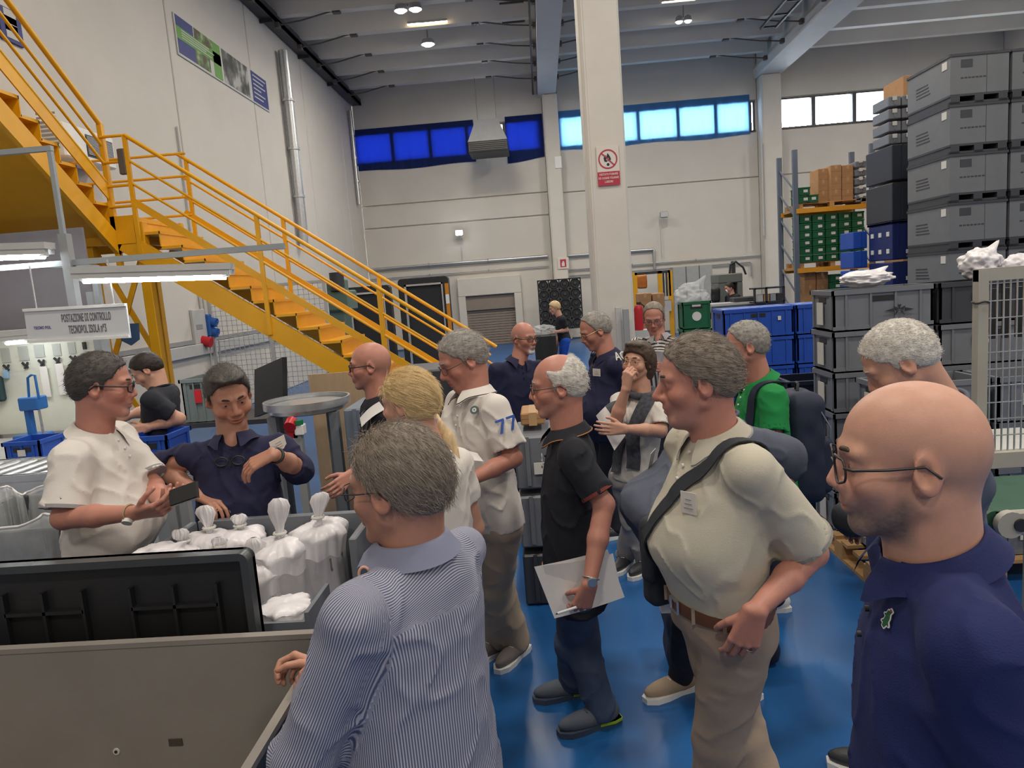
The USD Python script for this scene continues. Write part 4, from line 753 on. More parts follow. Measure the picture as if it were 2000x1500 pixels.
    if gl:
        gm = gl.get("mat", M_black); rr = gl.get("r", .0016); sq = gl.get("sq", .7); w, hh = gl.get("w", .024), gl.get("hh", .017); ms = []
        for sx in (-1, 1):
            lp = [HL((sx * (.033 + w * math.copysign(abs(math.cos(q)) ** sq, math.cos(q))), .1035 - .006 * abs(math.cos(q)) * (math.cos(q) > 0) - .004 * (math.cos(q) > .5), -.003 + hh * math.copysign(abs(math.sin(q)) ** sq, math.sin(q)))) for q in np.linspace(0, 2 * math.pi, 29)]
            ms.append(tube(lp, rr * hs, 6, caps=False)); ms.append(tube([HL((sx * (.033 + w), .095, .003)), HL((sx * .0755, .085, .004)), HL((sx * .0825, .04, .004)), HL((sx * .0835, -.008, .006)), HL((sx * .083, -.028, -.012))], rr * 1.2 * hs, 6))
        ms.append(tube([HL((-.011, .104, .002)), HL((0, .1065, .006)), HL((.011, .104, .002))], rr * hs, 6)); go = obj("glasses", ms, gm, t, smooth=True)
        for sx in (-1, 1):
            ln = np.array([(w * math.copysign(abs(math.cos(q)) ** sq, math.cos(q)), hh * math.copysign(abs(math.sin(q)) ** sq, math.sin(q))) for q in np.linspace(0, 2 * math.pi, 25)[:-1]]); vv = np.array([HL((sx * .033 + sx * x, .1025 - .004 * (x > 0) * (x / w), z - .003)) for x, z in ln] + [HL((sx * .033, .1035, -.003))]); obj("lens", trimesh.Trimesh(vv, [((k + 1) % 24, k, 24) if sx > 0 else (k, (k + 1) % 24, 24) for k in range(24)], process=False), M_LENS, go, smooth=True)
    P.HL = HL; P.neck, P.r, P.f, P.a, P.shs, P.arms = neck, r, f, a, shs, arms
    return P
def wrap(P, c, n, rad=.022, lift=.003):                                        # move a point along n onto the garment's surface
    q = P.tv - c; t = q @ n; d = np.sqrt(np.maximum((q * q).sum(1) - t * t, 0)); m = (d < rad) & (np.abs(t) < .12); return c if not m.any() else c + n * (t[m].max() + lift)
def badge(P, x, u, w=.085, hh=.055, o=.012, ink=True, tilt=0.0):
    c = P.surf(x, u, o); e = P.surf(x + .02, u, o) - P.surf(x - .02, u, o); xr = nrm(e); n = nrm(np.cross(xr, P.a)); n = n if n @ P.f > 0 else -n; y = np.cross(n, xr); c = wrap(P, c, n, .035, .001); xr, y = xr * math.cos(tilt) + y * math.sin(tilt), y * math.cos(tilt) - xr * math.sin(tilt)
    B = trimesh.convex.convex_hull(np.array([c + xr * sx * w / 2 + y * sy * hh / 2 + n * k for sx in (-1, 1) for sy in (-1, 1) for k in (0, .002)])); b = obj("name_badge", B, M_signw, P.t)
    if ink:
        for k in range(3): q = c + y * (hh * (.22 - .2 * k)) + n * .0025; obj("print_line", bar(q - xr * w * (.28 - .05 * k), q + xr * w * (.28 - .05 * k), .0012, hh * .06, up=n), M_grey, b)
def spot(P, px, py):                                                          # the front point of the garment seen at that pixel, as (x, u)
    best = None
    for x in np.linspace(-.20, .20, 33):
        for u in np.linspace(.25, .90, 33):
            c = P.surf(x, u, .01); q = proj(c); e = math.hypot(q[0] - px, q[1] - py)
            if best is None or e < best[0]: best = (e, x, u)
    return best[1], best[2]
def strip(pts, wid, nrm_, th, name, m, par, P=None):                                  # a strap: points, width, normals
    p = np.array(pts, float); n = np.array(nrm_, float)
    if len(p) > 4:                                                            # a strap lies smoothly
        k = np.linspace(0, len(p) - 1, 3 * len(p)); i = np.arange(len(p)); p = np.c_[[np.interp(k, i, c) for c in p.T]].T; n = np.c_[[np.interp(k, i, c) for c in n.T]].T
        for _ in range(12): p[1:-1] = .5 * p[1:-1] + .25 * (p[:-2] + p[2:]); n[1:-1] = .5 * n[1:-1] + .25 * (n[:-2] + n[2:])
        n /= np.linalg.norm(n, axis=1, keepdims=True); p = p + n * .003
        if P is not None: w_ = np.array([wrap(P, c, q, .028, .004) for c, q in zip(p, n)]); w_[1:-1] = .5 * w_[1:-1] + .25 * (w_[:-2] + w_[2:]); p = w_
    tt = np.gradient(p, axis=0); s = np.cross(tt, n); s /= np.linalg.norm(s, axis=1, keepdims=True) + 1e-9; K = len(p)
    v = np.vstack([p - s * wid / 2, p + s * wid / 2, p + s * wid / 2 + n * th, p - s * wid / 2 + n * th]); fc = []
    for i in range(K - 1):
        for a_, b_ in ((0, 1), (1, 2), (2, 3), (3, 0)): fc += [(a_ * K + i, b_ * K + i, b_ * K + i + 1), (a_ * K + i, b_ * K + i + 1, a_ * K + i + 1)]
    return obj(name, trimesh.Trimesh(v, np.array(fc)[:, ::-1], process=False), m, par, smooth=30)
# ------------------------------------------------------------------ the visitors and workers
R_ = math.radians
def floor_at(px, Y, z=.08):
    x0, x1 = -8.0, 8.0
    for _ in range(40):
        m = (x0 + x1) / 2
        if proj(V(m, Y, z))[0] < px: x0 = m
        else: x1 = m
    return V((x0 + x1) / 2, Y, z)
def who(name, label, Y, hd, head, hs, hrot, neck, hip, ank, elL=None, wrL=None, elR=None, wrR=None, **k):
    """image joints (px, py[, dY]) at distance Y; hd body heading, hrot head heading, pitch, roll, in degrees (90 = facing the left wall, 180 = facing us)"""
    j = lambda q: at(q[0], q[1], Y + (q[2] if len(q) > 2 else 0))
    S = dict(heading=R_(hd), head=j(head), hs=hs, head_rot=tuple(map(R_, hrot)), neck=j(neck), hip=j(hip), ank=[floor_at(q[0], Y + q[1]) for q in ank], **k)
    rt = V(math.cos(R_(hd)), math.sin(R_(hd)), 0); fw = V(-math.sin(R_(hd)), math.cos(R_(hd)), 0); sw = k.get("sw", .185)
    for K, e, w, sg in (("L", elL, wrL, -1), ("R", elR, wrR, 1)):
        e_ = j(e) if e else S["neck"] + rt * sg * (sw + .06) - V(0, 0, .37) - fw * .02
        w_ = j(w) if w else e_ - V(0, 0, .24) + fw * .07 - rt * sg * .01
        sh = S["neck"] - V(0, 0, .08) + rt * sg * sw; d = e_ - sh; l = np.linalg.norm(d)
        S["el" + K], S["wr" + K] = e_, w_
    return person(name, label, S)
cm = lambda n, c, **k: mat("cloth_" + n, c, k.pop("rough", .85), bump=k.pop("bump", .25), bscale=k.pop("bscale", 350), var=k.pop("var", .05), sheen=k.pop("sheen", .0), **k)
C_white = cm("white", s2l(214, 208, 202)); C_navy = cm("navy", s2l(26, 28, 62)); C_navy2 = cm("polo_navy", s2l(20, 32, 86)); C_black = cm("black", s2l(22, 24, 34)); C_beige = cm("beige", s2l(190, 184, 168)); C_grey = cm("grey", s2l(82, 88, 104)); C_green = cm("green", s2l(10, 128, 62)); C_khaki = cm("khaki", s2l(156, 138, 122)); C_sand = cm("sand", s2l(176, 158, 138)); C_dgrey = cm("dark_grey", s2l(92, 88, 86)); C_lgrey = cm("light_grey", s2l(150, 146, 148)); C_blue = cm("work_blue", s2l(36, 88, 200)); C_dark = cm("dark_blue", s2l(28, 30, 40)); C_cream = cm("cream", s2l(212, 206, 198))
M_jeans = mat("cloth_jeans", s2l(58, 72, 98), .85, var=.3, scale=7, bump=.3, bscale=300)
M_beltb = mat("brown_leather", s2l(96, 62, 44), .45, var=.15, bump=.2); M_suede = mat("grey_suede", s2l(120, 112, 108), .85); M_trainer = mat("trainer_grey", s2l(86, 92, 104), .8); M_lime = mat("lime_sole", s2l(150, 190, 40), .5); M_tan = mat("tan_shoe", s2l(160, 140, 118), .7); M_gold = mat("gold_wire", (.5, .4, .22), .3, metal=.9); M_gun = mat("dark_wire", (.06, .05, .05), .35, metal=.5)
def stripes(name, c0, c1, sc, width=.5, rotz_=0.0):
    return usdkit.material(stage, "/World/Looks/" + name, {"tc": ("texture_coordinate", {}), "m": ("mapping", {"rotation": (0, 0, rotz_)}), "w": ("wave_texture", {"wave_type": "bands", "bands_direction": "x", "scale": sc, "distortion": 1.2, "detail": 1.0, "detail_scale": .25}), "r": ("rgb_ramp", {"ramp": [(width - .12, c0), (width + .12, c1)]}), "p": ("principled_bsdf", {"roughness": .8})}, [("tc.object", "m.vector"), ("m.vector", "w.vector"), ("w.fac", "r.fac"), ("r.color", "p.base_color")], surface="p.BSDF")
def stripes_uv(name, c0, c1, period):                                         # stripes that follow the cut of the garment (its tint primvar is a length across the stripes)
    return usdkit.material(stage, "/World/Looks/" + name, {"a": ("attribute", {"attribute": "tint"}), "k": ("math", {"math_type": "multiply", "value2": 2 * math.pi / period}), "s": ("math", {"math_type": "sine"}), "r": ("map_range", {"from_min": -.7, "from_max": .7, "to_min": 0.0, "to_max": 1.0, "clamp": True}), "x": ("mix_color", {"a": c0, "b": c1}), "p": ("principled_bsdf", {"roughness": .8})}, [("a.fac", "k.value1"), ("k.value", "s.value1"), ("s.value", "r.value"), ("r.result", "x.fac"), ("x.result", "p.base_color")], surface="p.BSDF")
M_str = stripes_uv("cloth_fine_stripes", s2l(78, 85, 116), s2l(172, 172, 184), .0060); M_str2 = stripes_uv("cloth_bold_stripes", s2l(52, 50, 60), s2l(222, 216, 212), .034)
GREYB = (.30, .28, .27)
# foreground
P17 = who("person", "bald bearded man in a navy polo with round glasses, nearest at the right edge", 1.2, 76, (1772, 893), 1.10, (74, -4, 0), (1822, 1062), (1868, 1760), ((1800, .1), (1960, -.1)), elL=(2010, 1560, -.2), wrL=(1960, 1830, -.15),
    elR=(1840, 1420, .30), wrR=(1780, 1700, .3), h=.0035, hc=.007, sw=.20, skin="fair", bristle=((.20, .15, .12), .32), bristle_top=.03, beard=((.15, .115, .10), .8, "full"), brow="brown", glasses=dict(mat=M_gun, r=.0019, w=.024, hh=.022, sq=.95), neck_r=.062, belly=.03, build=1.08, fat=.0, seed=2,
    top=dict(mat=C_navy2, collar=True, fold=.012, sleeve=.76, slr=(.066, .076), open=.30, trim=C_navy2, button=M_black), legs=dict(mat=C_dark, shoe=M_dark))
P6 = who("person", "grey-haired man in a fine blue striped shirt seen from behind, leaning on the bin", 1.5, 62, (778, 945), 1.08, (68, -6, 0), (806, 1066), (852, 1570), ((800, .05), (960, -.1)), elL=(596, 1478, -.16), wrL=(606, 1392, .10),
    elR=(700, 1400, .40), wrR=(640, 1312, .28), h=.0035, hc=.007, sw=.19, skin="tan", hair=dict(col="greybrown", line=HAIRLINE["full"], strands=6000, len=.026, thick=.008, flow=(0, -.6, -.6)), brow="grey", glasses=dict(mat=M_gun, r=.0013), belly=.06, build=1.08, seed=5,
    handL=dict(f=(-.35, .6, .55), n=(.6, .5, -.3), curl=.75), handR=dict(f=(-.75, .3, .15), n=(.2, -.6, -.5), curl=.7), top=dict(mat=M_str, stripe=True, collar_mat=mat("cloth_stripe_collar", s2l(128, 132, 156), .8), collar=True, fold=.014, sleeve=1.86, slr=(.062, .072), cuff_r=.046, hem=-.02, open=.42, placket=False, stand=.012), legs=dict(mat=C_dark, shoe=M_dark))
P13 = who("person", "man in a pale beige polo and khaki trousers with a dark strap across his chest", 2.15, 106, (1361, 741), 1.12, (85, -6, 0), (1398, 842), (1408, 1172), ((1392, .05), (1530, -.06)), elL=(1588, 1080, -.10), wrL=(1478, 1190, -.27), elR=(1400, 1000, .27), wrR=(1375, 1105, .20),
    h=.0035, hc=.007, sw=.19, skin="red", hair=dict(col="greybrown", line=HAIRLINE["full"], strands=4500, len=.026, thick=.008, flow=(0, -1, -.25)), brow="darkgrey", beard=(GREYB, .15, "full"), face=dict(nose=1.25, fat=.004), belly=.075, build=1.08, belly_u=.36, seed=3,
    handL=dict(f=(-.30, .08, -.95), n=(.15, 1, .1), curl=(.32, .36, .42, .5), thumb=.3, s=1.08), top=dict(mat=C_beige, collar=True, fold=.011, sleeve=.84, slr=(.064, .078), tip=M_grey, hem=-.03, trim=mat("cloth_beige_band", s2l(150, 148, 142), .85)), legs=dict(mat=C_khaki, shoe=M_tan, belt=M_beltb, r=(.102, .080, .068), fold=.011, k=1.01, top=None))
P9 = who("person", "balding grey man in a black polo with an orange piped collar and jeans, holding papers", 3.0, 95, (1089, 752), 1.10, (91, -5, 0), (1108, 835), (1126, 1130), ((1122, .18), (1172, -.06)), elL=(1180, 985, -.24), wrL=(1152, 1138, -.37), toe=(R_(104), R_(112)), knee=None,
    h=.004, hc=.007, skin="red", hair=dict(col="white", line=HAIRLINE["reced"], dz=-.005, strands=2500, len=.018, thick=.006, bald=.066, bald_back=.09), brow="grey", beard=(GREYB, .15, "full"), glasses=dict(mat=M_gun, r=.0016, w=.022, hh=.014), belly=.02, seed=4,
    handL=dict(f=(-.35, .12, -.9), n=(-.1, 1, .1), curl=(.45, .55, .6, .65), thumb=.5), top=dict(mat=C_black, collar=True, fold=.013, sleeve=.78, tip=mat("amber_piping", s2l(190, 120, 60), .7), trim=mat("rust_piping", s2l(120, 52, 44), .8), hem=-.16, button=M_black), legs=dict(mat=M_jeans, shoe=M_trainer, sole=mat("sole_slate", s2l(62, 72, 90), .6), heel=M_lime, lace=C_navy2, fold=.012, r=(.092, .074, .066)))
P7 = who("person", "tall grey-haired man in a white polo with blue numerals on the sleeve, looking down", 3.45, 122, (903, 702), 1.16, (112, -22, 0), (926, 762), (962, 1000), ((972, .16), (1010, .12)), elL=(1003, 895, -.22), wrL=(918, 938, -.36), elR=(880, 880, .0), wrR=(866, 925, -.22), toe=(R_(130), R_(150)),
    h=.0045, hc=.008, sw=.195, skin="red", hair=dict(col="grey", line=HAIRLINE["full"], strands=2500, len=.025), brow="grey", glasses=dict(mat=M_gun, r=.0012), face=dict(nose=1.15), belly=.05, build=1.08, seed=6, top=dict(mat=C_white, collar=True, fold=.016, sleeve=.80, tip=M_black, hem=-.10, slr=(.062, .074)), legs=dict(mat=C_sand, shoe=M_suede, fold=.012, r=(.094, .076, .068)))
# the pair at the bagged parts
P1 = who("person", "grey-haired man in a white polo and glasses at left, holding a phone", 2.75, 278, (200, 752), 1.08, (291, -8, 0), (184, 838), (205, 1062), ((190, .05), (240, -.1)), elR=(124, 1012, -.27), wrR=(262, 1002, -.33), elL=(300, 950, .12), wrL=(318, 982, -.08),
    h=.004, hc=.008, skin="red", hair=dict(col="darkgrey", line=HAIRLINE["full"], strands=2500, len=.02), brow="darkgrey", beard=(GREYB, .35, "goatee"), glasses=dict(mat=M_black, r=.0026), belly=.09, build=1.1, sw=.19, seed=7,
    handR=dict(f=(.9, -.15, .1), n=(0, .6, .6), curl=(.4, .5, .6, .6)), handL=dict(f=(.5, -.5, .2), n=(.3, -.1, .9), curl=.35), top=dict(mat=C_white, collar=True, fold=.014, sleeve=.84, hem=-.06, trim=C_lgrey, slr=(.062, .074)), legs=dict(mat=C_cream, shoe=M_suede))
P3 = who("person", "smiling dark-haired man in a navy shirt with rolled sleeves, badge and wristwatch", 3.08, 192, (446, 772), 1.12, (216, -20, 6), (456, 850), (478, 1040), ((450, .1), (530, .05)), elR=(312, 912, .0), wrR=(392, 968, -.12), elL=(584, 915, .02), wrL=(535, 888, -.22),
    h=.004, hc=.008, skin="tan", hair=dict(col="darkgrey", line=HAIRLINE["full"], dz=.004, strands=2500, len=.026, thick=.009, quiff=.016), brow="dark", beard=((.10, .08, .07), .22, "full"), lip=(.95, .62, .58), face=dict(smile=1.0), belly=.04, sw=.2, seed=8,
    handR=dict(f=(.8, -.4, -.2), n=(0, 0, -1), curl=.4), handL=dict(f=(-.85, -.2, -.35), n=(.1, .5, -.8), curl=.35), top=dict(mat=C_navy, collar=True, fold=.016, sleeve=1.22, cuff_r=.054, hem=-.12, button=M_black), legs=dict(mat=C_dark, shoe=M_dark))
P2 = who("person", "young dark-haired worker in a navy T-shirt bent over the bench behind the two men", 4.8, 100, (287, 722), 1.0, (108, -34, 0), (312, 752), (322, 866), ((318, .1), (345, -.05)), elL=(350, 818, -.1), wrL=(292, 834, -.18), elR=(290, 800, .3), wrR=(252, 812, .2), h=.0055, hc=.01, skin="fair", hair=dict(col="dark", line=HAIRLINE["full"]), brow="dark", seed=9, top=dict(mat=C_dark, crew=True, fold=.012, sleeve=.7, hem=-.14), legs=dict(mat=C_navy, shoe=M_dark))
P4 = who("person", "bald man in a black polo with black glasses, badge and a sheet of paper", 3.9, 104, (722, 713), 1.07, (98, -3, 0), (742, 775), (752, 985), ((740, .1), (780, -.05)), elL=(728, 890, -.22), wrL=(688, 926, -.36), h=.0045, hc=.009, skin="red", bristle=((.2, .17, .15), .18), beard=((.2, .18, .17), .25, "full"), brow="darkgrey", glasses=dict(mat=M_black, r=.0026), neck_r=.062, belly=.04, seed=10, top=dict(mat=C_black, collar=True, fold=.012, sleeve=.75, hem=-.12, button=M_black), legs=dict(mat=C_dark, shoe=M_dark))
P5 = who("person", "blonde woman with a low ponytail and white T-shirt seen from behind", 2.65, 66, (797, 786), 1.0, (72, -6, 0), (846, 888), (872, 1090), ((860, .05), (910, -.05)), h=.0045, hc=.008, sw=.165, skin="fair", hair=dict(col="blond", line=[(-.12, -.10), (-.03, -.085), (-.02, .0), (.01, .012), (.03, .02), (.06, .05), (.1, .065)], thick=.012, strands=6000, len=.05, wild=.06, flow=(.1, -1, -.5)), brow="blond", seed=11, top=dict(mat=C_white, crew=True, fold=.012, sleeve=.55, hem=-.14), legs=dict(mat=C_lgrey, shoe=M_suede), build=.95)
# middle group
P8 = who("person", "bald man with glasses and white goatee in a dark blue shirt, facing right", 5.6, 205, (1024, 660), 1.04, (226, -5, 0), (1012, 702), (1012, 838), ((995, .05), (1030, 0)), h=.0055, hc=.01, skin="red", beard=((.75, .72, .68), .9, "goatee"), brow="grey", bristle=((.3, .26, .24), .3), glasses=dict(mat=M_black, r=.0026), seed=12, top=dict(mat=C_navy, collar=True, fold=.012, sleeve=1.6, hem=-.2, button=M_black), legs=dict(mat=C_dark, shoe=M_dark))
P10 = who("person", "stout grey man in a navy polo with white lettering across the shoulder, head bowed", 5.3, 104, (1162, 645), 1.12, (102, -22, 0), (1186, 690), (1190, 832), ((1180, .1), (1210, -.05)), elL=(1232, 772, -.1), wrL=(1225, 815, .1), h=.0055, hc=.01, skin="red", hair=dict(col="grey", line=HAIRLINE["reced"], strands=1200), brow="grey", glasses=dict(mat=M_gold, r=.002), belly=.11, build=1.15, sw=.2, seed=13, top=dict(mat=C_navy, collar=True, fold=.014, sleeve=.8, hem=-.15, button=M_black), legs=dict(mat=C_dark, shoe=M_dark))
P11 = who("person", "brown-haired woman with glasses and grey scarf, hand at her chin, arms folded", 4.55, 140, (1246, 706), 1.02, (142, 6, -4), (1256, 770), (1238, 925), ((1222, .15), (1262, .05)), elR=(1198, 834, -.2), wrR=(1222, 762, -.28), elL=(1290, 842, -.18), wrL=(1222, 838, -.34), toe=(R_(150), R_(140)), h=.0045, hc=.009, sw=.165, skin="fair", hair=dict(col="brown", line=[(-.12, -.12), (-.02, -.11), (.0, -.06), (.02, -.03), (.04, .01), (.06, .04), (.085, .055), (.1, .07)], thick=.018, back=.03, quiff=.02), brow="brown", glasses=dict(mat=M_gold, r=.0016), lip=(.95, .5, .5), face=dict(smile=.7), seed=14,
    handR=dict(f=(.15, -.1, .95), n=(.7, .6, .1), curl=.8), handL=dict(f=(-.8, -.2, .1), n=(-.2, .9, 0), curl=.3), top=dict(mat=C_white, crew=True, fold=.012, sleeve=.72, hem=-.08), legs=dict(mat=C_lgrey, shoe=M_dark, fold=.016), build=.97)
P12 = who("person", "man in a bold black and white striped shirt and glasses, reading a sheet", 6.0, 165, (1277, 620), 1.06, (166, -20, 0), (1287, 656), (1288, 790), ((1270, .05), (1305, 0)), elR=(1243, 735, -.1), wrR=(1258, 722, -.3), elL=(1328, 735, -.1), wrL=(1298, 722, -.3), h=.0055, hc=.01, skin="red", hair=dict(col="greybrown", line=HAIRLINE["reced"], thick=.006), brow="grey", glasses=dict(mat=M_gun, r=.0018), seed=15, top=dict(mat=M_str2, stripe=True, collar_mat=C_lgrey, collar=True, fold=.012, sleeve=1.8, hem=-.15), legs=dict(mat=C_dark, shoe=M_dark))
P14 = who("person", "grey-haired man in a green polo carrying a dark backpack", 3.9, 92, (1456, 674), 1.1, (82, -4, 0), (1484, 738), (1500, 930), ((1480, .1), (1512, .03)), elL=(1512, 860, -.26), wrL=(1475, 925, -.27), h=.0045, hc=.009, sw=.19, skin="red", hair=dict(col="grey", line=HAIRLINE["full"], strands=2000, len=.014, thick=.005), brow="grey", belly=.05, build=1.1, seed=16, top=dict(mat=C_green, collar=True, fold=.014, sleeve=.8, hem=-.14), legs=dict(mat=C_dark, shoe=mat("white_trainer", (.7, .7, .68), .6)))
P15 = who("person", "heavy man in a slate grey T-shirt behind the beige polo man, badge on belly", 2.95, 112, (1374, 728), 1.06, (100, -4, 0), (1408, 806), (1352, 1060), ((1330, .22), (1450, .12)), elL=(1552, 905, -.05), wrL=(1500, 985, -.2), elR=(1345, 930, .35), wrR=(1300, 1000, .2), toe=(R_(115), R_(110)), h=.0055, hc=.008, sw=.21, skin="red", hair=dict(col="brown", line=HAIRLINE["full"]), brow="brown", belly=.17, build=1.22, seed=17, top=dict(mat=C_grey, crew=True, fold=.014, sleeve=.86, slr=(.066, .078), hem=-.16), legs=dict(mat=C_dark, shoe=M_tan))
P16 = who("person", "white-haired man in a grey jumper looking down beside the stacked grey crates", 2.45, 72, (1756, 706), 1.13, (70, -34, 0), (1842, 782), (1850, 1080), ((1730, .1), (1850, -.05)), elL=(1900, 950, -.1), wrL=(1800, 1010, -.15), elR=(1800, 930, .3), wrR=(1710, 1000, .25), knee=None, h=.0045, hc=.008, sw=.19, skin="fair", hair=dict(col="white", line=HAIRLINE["full"], strands=6000, len=.010, thick=.006), brow="grey", seed=18, top=dict(mat=C_grey, crew=True, fold=.014, sleeve=1.85, hem=-.1), legs=dict(mat=C_dgrey, shoe=M_dark, r=(.094, .078, .068)))
P18 = who("person", "fair-haired worker with a bun, black T-shirt and blue trousers at the far black bin", 13.5, 100, (1083, 601), 1.0, (102, -16, 0), (1093, 616), (1102, 660), ((1098, .1), (1106, -.1)), elL=(1107, 645, -.1), wrL=(1088, 648, -.2), h=.008, hc=.014, sw=.165, skin="fair", hair=dict(col="blond", line=HAIRLINE["full"], thick=.014), brow="blond", seed=19, top=dict(mat=C_dark, crew=True, sleeve=.7, hem=-.1, fold=.01), legs=dict(mat=C_blue, shoe=M_dark), build=.95)
P19 = who("person", "far worker in black with a white face mask at the grey machine", 16.5, 110, (1424, 562), 1.0, (104, -16, 0), (1430, 574), (1436, 618), ((1432, .1), (1442, -.1)), elL=(1441, 592, -.2), wrL=(1428, 596, -.3), h=.010, hc=.016, skin="fair", hair=dict(col="dark", line=HAIRLINE["full"]), brow="dark", seed=20, top=dict(mat=C_dark, crew=True, sleeve=.7, hem=-.1, fold=.01), legs=dict(mat=C_dark, shoe=M_dark))
obj("face_mask", lathe([(.03, 0), (.045, .02), (.05, .05), (.048, .06)], 14, P19.HL((0, .105, -.05)), P19.RH @ V(0, -1, 0)), M_white, P19.t, smooth=True)
# ------------------------------------------------------------------ crates, pallets, racks
PL = lambda n, c, **k: mat("plastic_" + n, c, k.pop("rough", .45), var=k.pop("var", .07), scale=5, **k)
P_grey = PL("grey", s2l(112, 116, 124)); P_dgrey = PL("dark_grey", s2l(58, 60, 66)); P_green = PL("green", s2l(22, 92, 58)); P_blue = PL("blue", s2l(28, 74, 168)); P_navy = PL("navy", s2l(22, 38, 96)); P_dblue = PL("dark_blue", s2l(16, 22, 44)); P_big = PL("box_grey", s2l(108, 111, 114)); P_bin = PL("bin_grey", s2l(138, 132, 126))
M_label = mat("paper_label", s2l(205, 203, 196), .7); M_film = mat("clear_film", (.75, .78, .8), .25, alpha=.35, var=.15, scale=14, bump=.6, bscale=25); M_sack = mat("white_sack", s2l(225, 222, 226), .35, var=.05, scale=9, bump=.45, bscale=22)
M_bagfilm = mat("sack_film", s2l(222, 220, 226), .3, alpha=.62, var=.06, scale=9, bump=.5, bscale=24); M_filling = mat("sack_contents", s2l(120, 112, 114), .7, var=.15, scale=25)
M_paper = mat("white_paper", s2l(225, 222, 220), .75, var=.02)
def crate(name, label, cat, w, d, h, m, loc, rz=0.0, labels=(), rib=4, rim=.018, group=None, lid=False, hand=True, mark=None):
    """an open stackable crate standing at loc (centre of its base): hollow body, rim, ribs, handle slots, labels"""
    t = thing(name, label, cat, loc, rz, group); c = .012; z0 = .0
    K = lambda *a, **k: obj(*a, world=False, smooth=False, **k)
    W = [bx(-w / 2, w / 2, -d / 2, d / 2, 0, .012), bx(-w / 2, w / 2, -d / 2, -d / 2 + c, 0, h), bx(-w / 2, w / 2, d / 2 - c, d / 2, 0, h), bx(-w / 2, -w / 2 + c, -d / 2, d / 2, 0, h), bx(w / 2 - c, w / 2, -d / 2, d / 2, 0, h)]
    K("body", W, m, parent=t); e = rim
    K("rim", [bx(-w / 2 - e, w / 2 + e, -d / 2 - e, -d / 2, h - .03, h), bx(-w / 2 - e, w / 2 + e, d / 2, d / 2 + e, h - .03, h), bx(-w / 2 - e, -w / 2, -d / 2 - e, d / 2 + e, h - .03, h), bx(w / 2, w / 2 + e, -d / 2 - e, d / 2 + e, h - .03, h)] + ([bx(-w / 2, w / 2, -d / 2, d / 2, h - .004, h + .006)] if lid else []), m, parent=t)
    f = e * .7
    for k in range(rib): x = -w / 2 + w * (k + .5) / rib if rib > 2 else (-w / 2 + .012, w / 2 - .012)[k]; K("rib", bx(x - .007, x + .007, -d / 2 - f, -d / 2, .01, h - .03), m, parent=t)
    for k in range(2): y = (-d / 2 + .03, d / 2 - .03)[k]; K("rib", bx(-w / 2 - f, -w / 2, y - .012, y + .012, .01, h - .03), m, parent=t); K("rib", bx(w / 2, w / 2 + f, y - .012, y + .012, .01, h - .03), m, parent=t)
    K("base_band", bx(-w / 2 - f * .6, w / 2 + f * .6, -d / 2 - f * .6, -d / 2, .006, .03), m, parent=t)
    if hand: K("handle_slot", bx(-w / 2 - .003, -w / 2 + .002, -min(.06, d / 4), min(.06, d / 4), h - .085, h - .045), M_black, parent=t); K("handle_slot", bx(-min(.07, w / 4), min(.07, w / 4), -d / 2 - .003, -d / 2 + .002, h - .085, h - .05), M_black, parent=t)
    for (fx, u, v, lw, lh) in labels:                                         # on the front (f) or the left end (l)
        if fx == "f": K("label_card", bx(u * w - lw / 2, u * w + lw / 2, -d / 2 - .006 - f, -d / 2 - f, v * h - lh / 2, v * h + lh / 2), M_label, parent=t)
        else: K("label_card", bx(-w / 2 - .006 - f, -w / 2 - f, u * d - lw / 2, u * d + lw / 2, v * h - lh / 2, v * h + lh / 2), M_label, parent=t)
    if mark: mark(t)
    return t
def pallet(label, x0, x1, y0, y1, zb=0.0, h=.14, name="pallet"):
    t = thing(name, label, "pallet", ((x0 + x1) / 2, (y0 + y1) / 2, zb)); n = max(int((y1 - y0) / .16), 3)
    for k in range(n): y = y0 + (y1 - y0 - .1) * k / (n - 1); obj("deck_board", bx(x0, x1, y, y + .1, zb + h - .022, zb + h), M_wood, t, smooth=False)
    for k in range(3):
        x = x0 + (x1 - x0 - .1) * k / 2; obj("runner", bx(x, x + .1, y0, y1, zb, zb + .022), M_wood, t, smooth=False)
        for j in range(3): y = y0 + (y1 - y0 - .13) * j / 2; obj("block", bx(x, x + .1, y, y + .13, zb + .022, zb + h - .022), M_wood, t, smooth=False)
    return t
# the grey stack at right: a tall far row, a lower near row, on a pallet
xg = 1.88; wg, dg, hg = .63, .36, .272; ROW = ["bottom", "second", "third", "fourth", "fifth", "top"]
pallet("worn wooden pallet under the stacked grey crates at right", xg - .03, xg + 1.42, 4.12, 5.12)
def bolt_mark(t):
    pts = [[(-.085, .0), (-.03, .012), (-.03, -.008)], [(.085, .0), (.03, .012), (.03, -.008)], [(-.035, .022), (.0, .008), (-.02, -.002)], [(.035, .022), (.0, .008), (.02, -.002)], [(-.03, -.03), (-.004, -.002), (-.018, -.006)], [(.03, -.03), (.004, -.002), (.018, -.006)], [(-.01, .03), (.01, .03), (0, .005)]]
    obj("printed_mark", [trimesh.creation.extrude_polygon(Polygon(p), .003, engine="earcut").apply_transform(np.array([[1.1, 0, 0, .10], [0, 0, -1, -dg / 2 - .012], [0, 1.2, 0, hg * .42], [0, 0, 0, 1]])) for p in pts], M_ink, t, world=False, smooth=False)
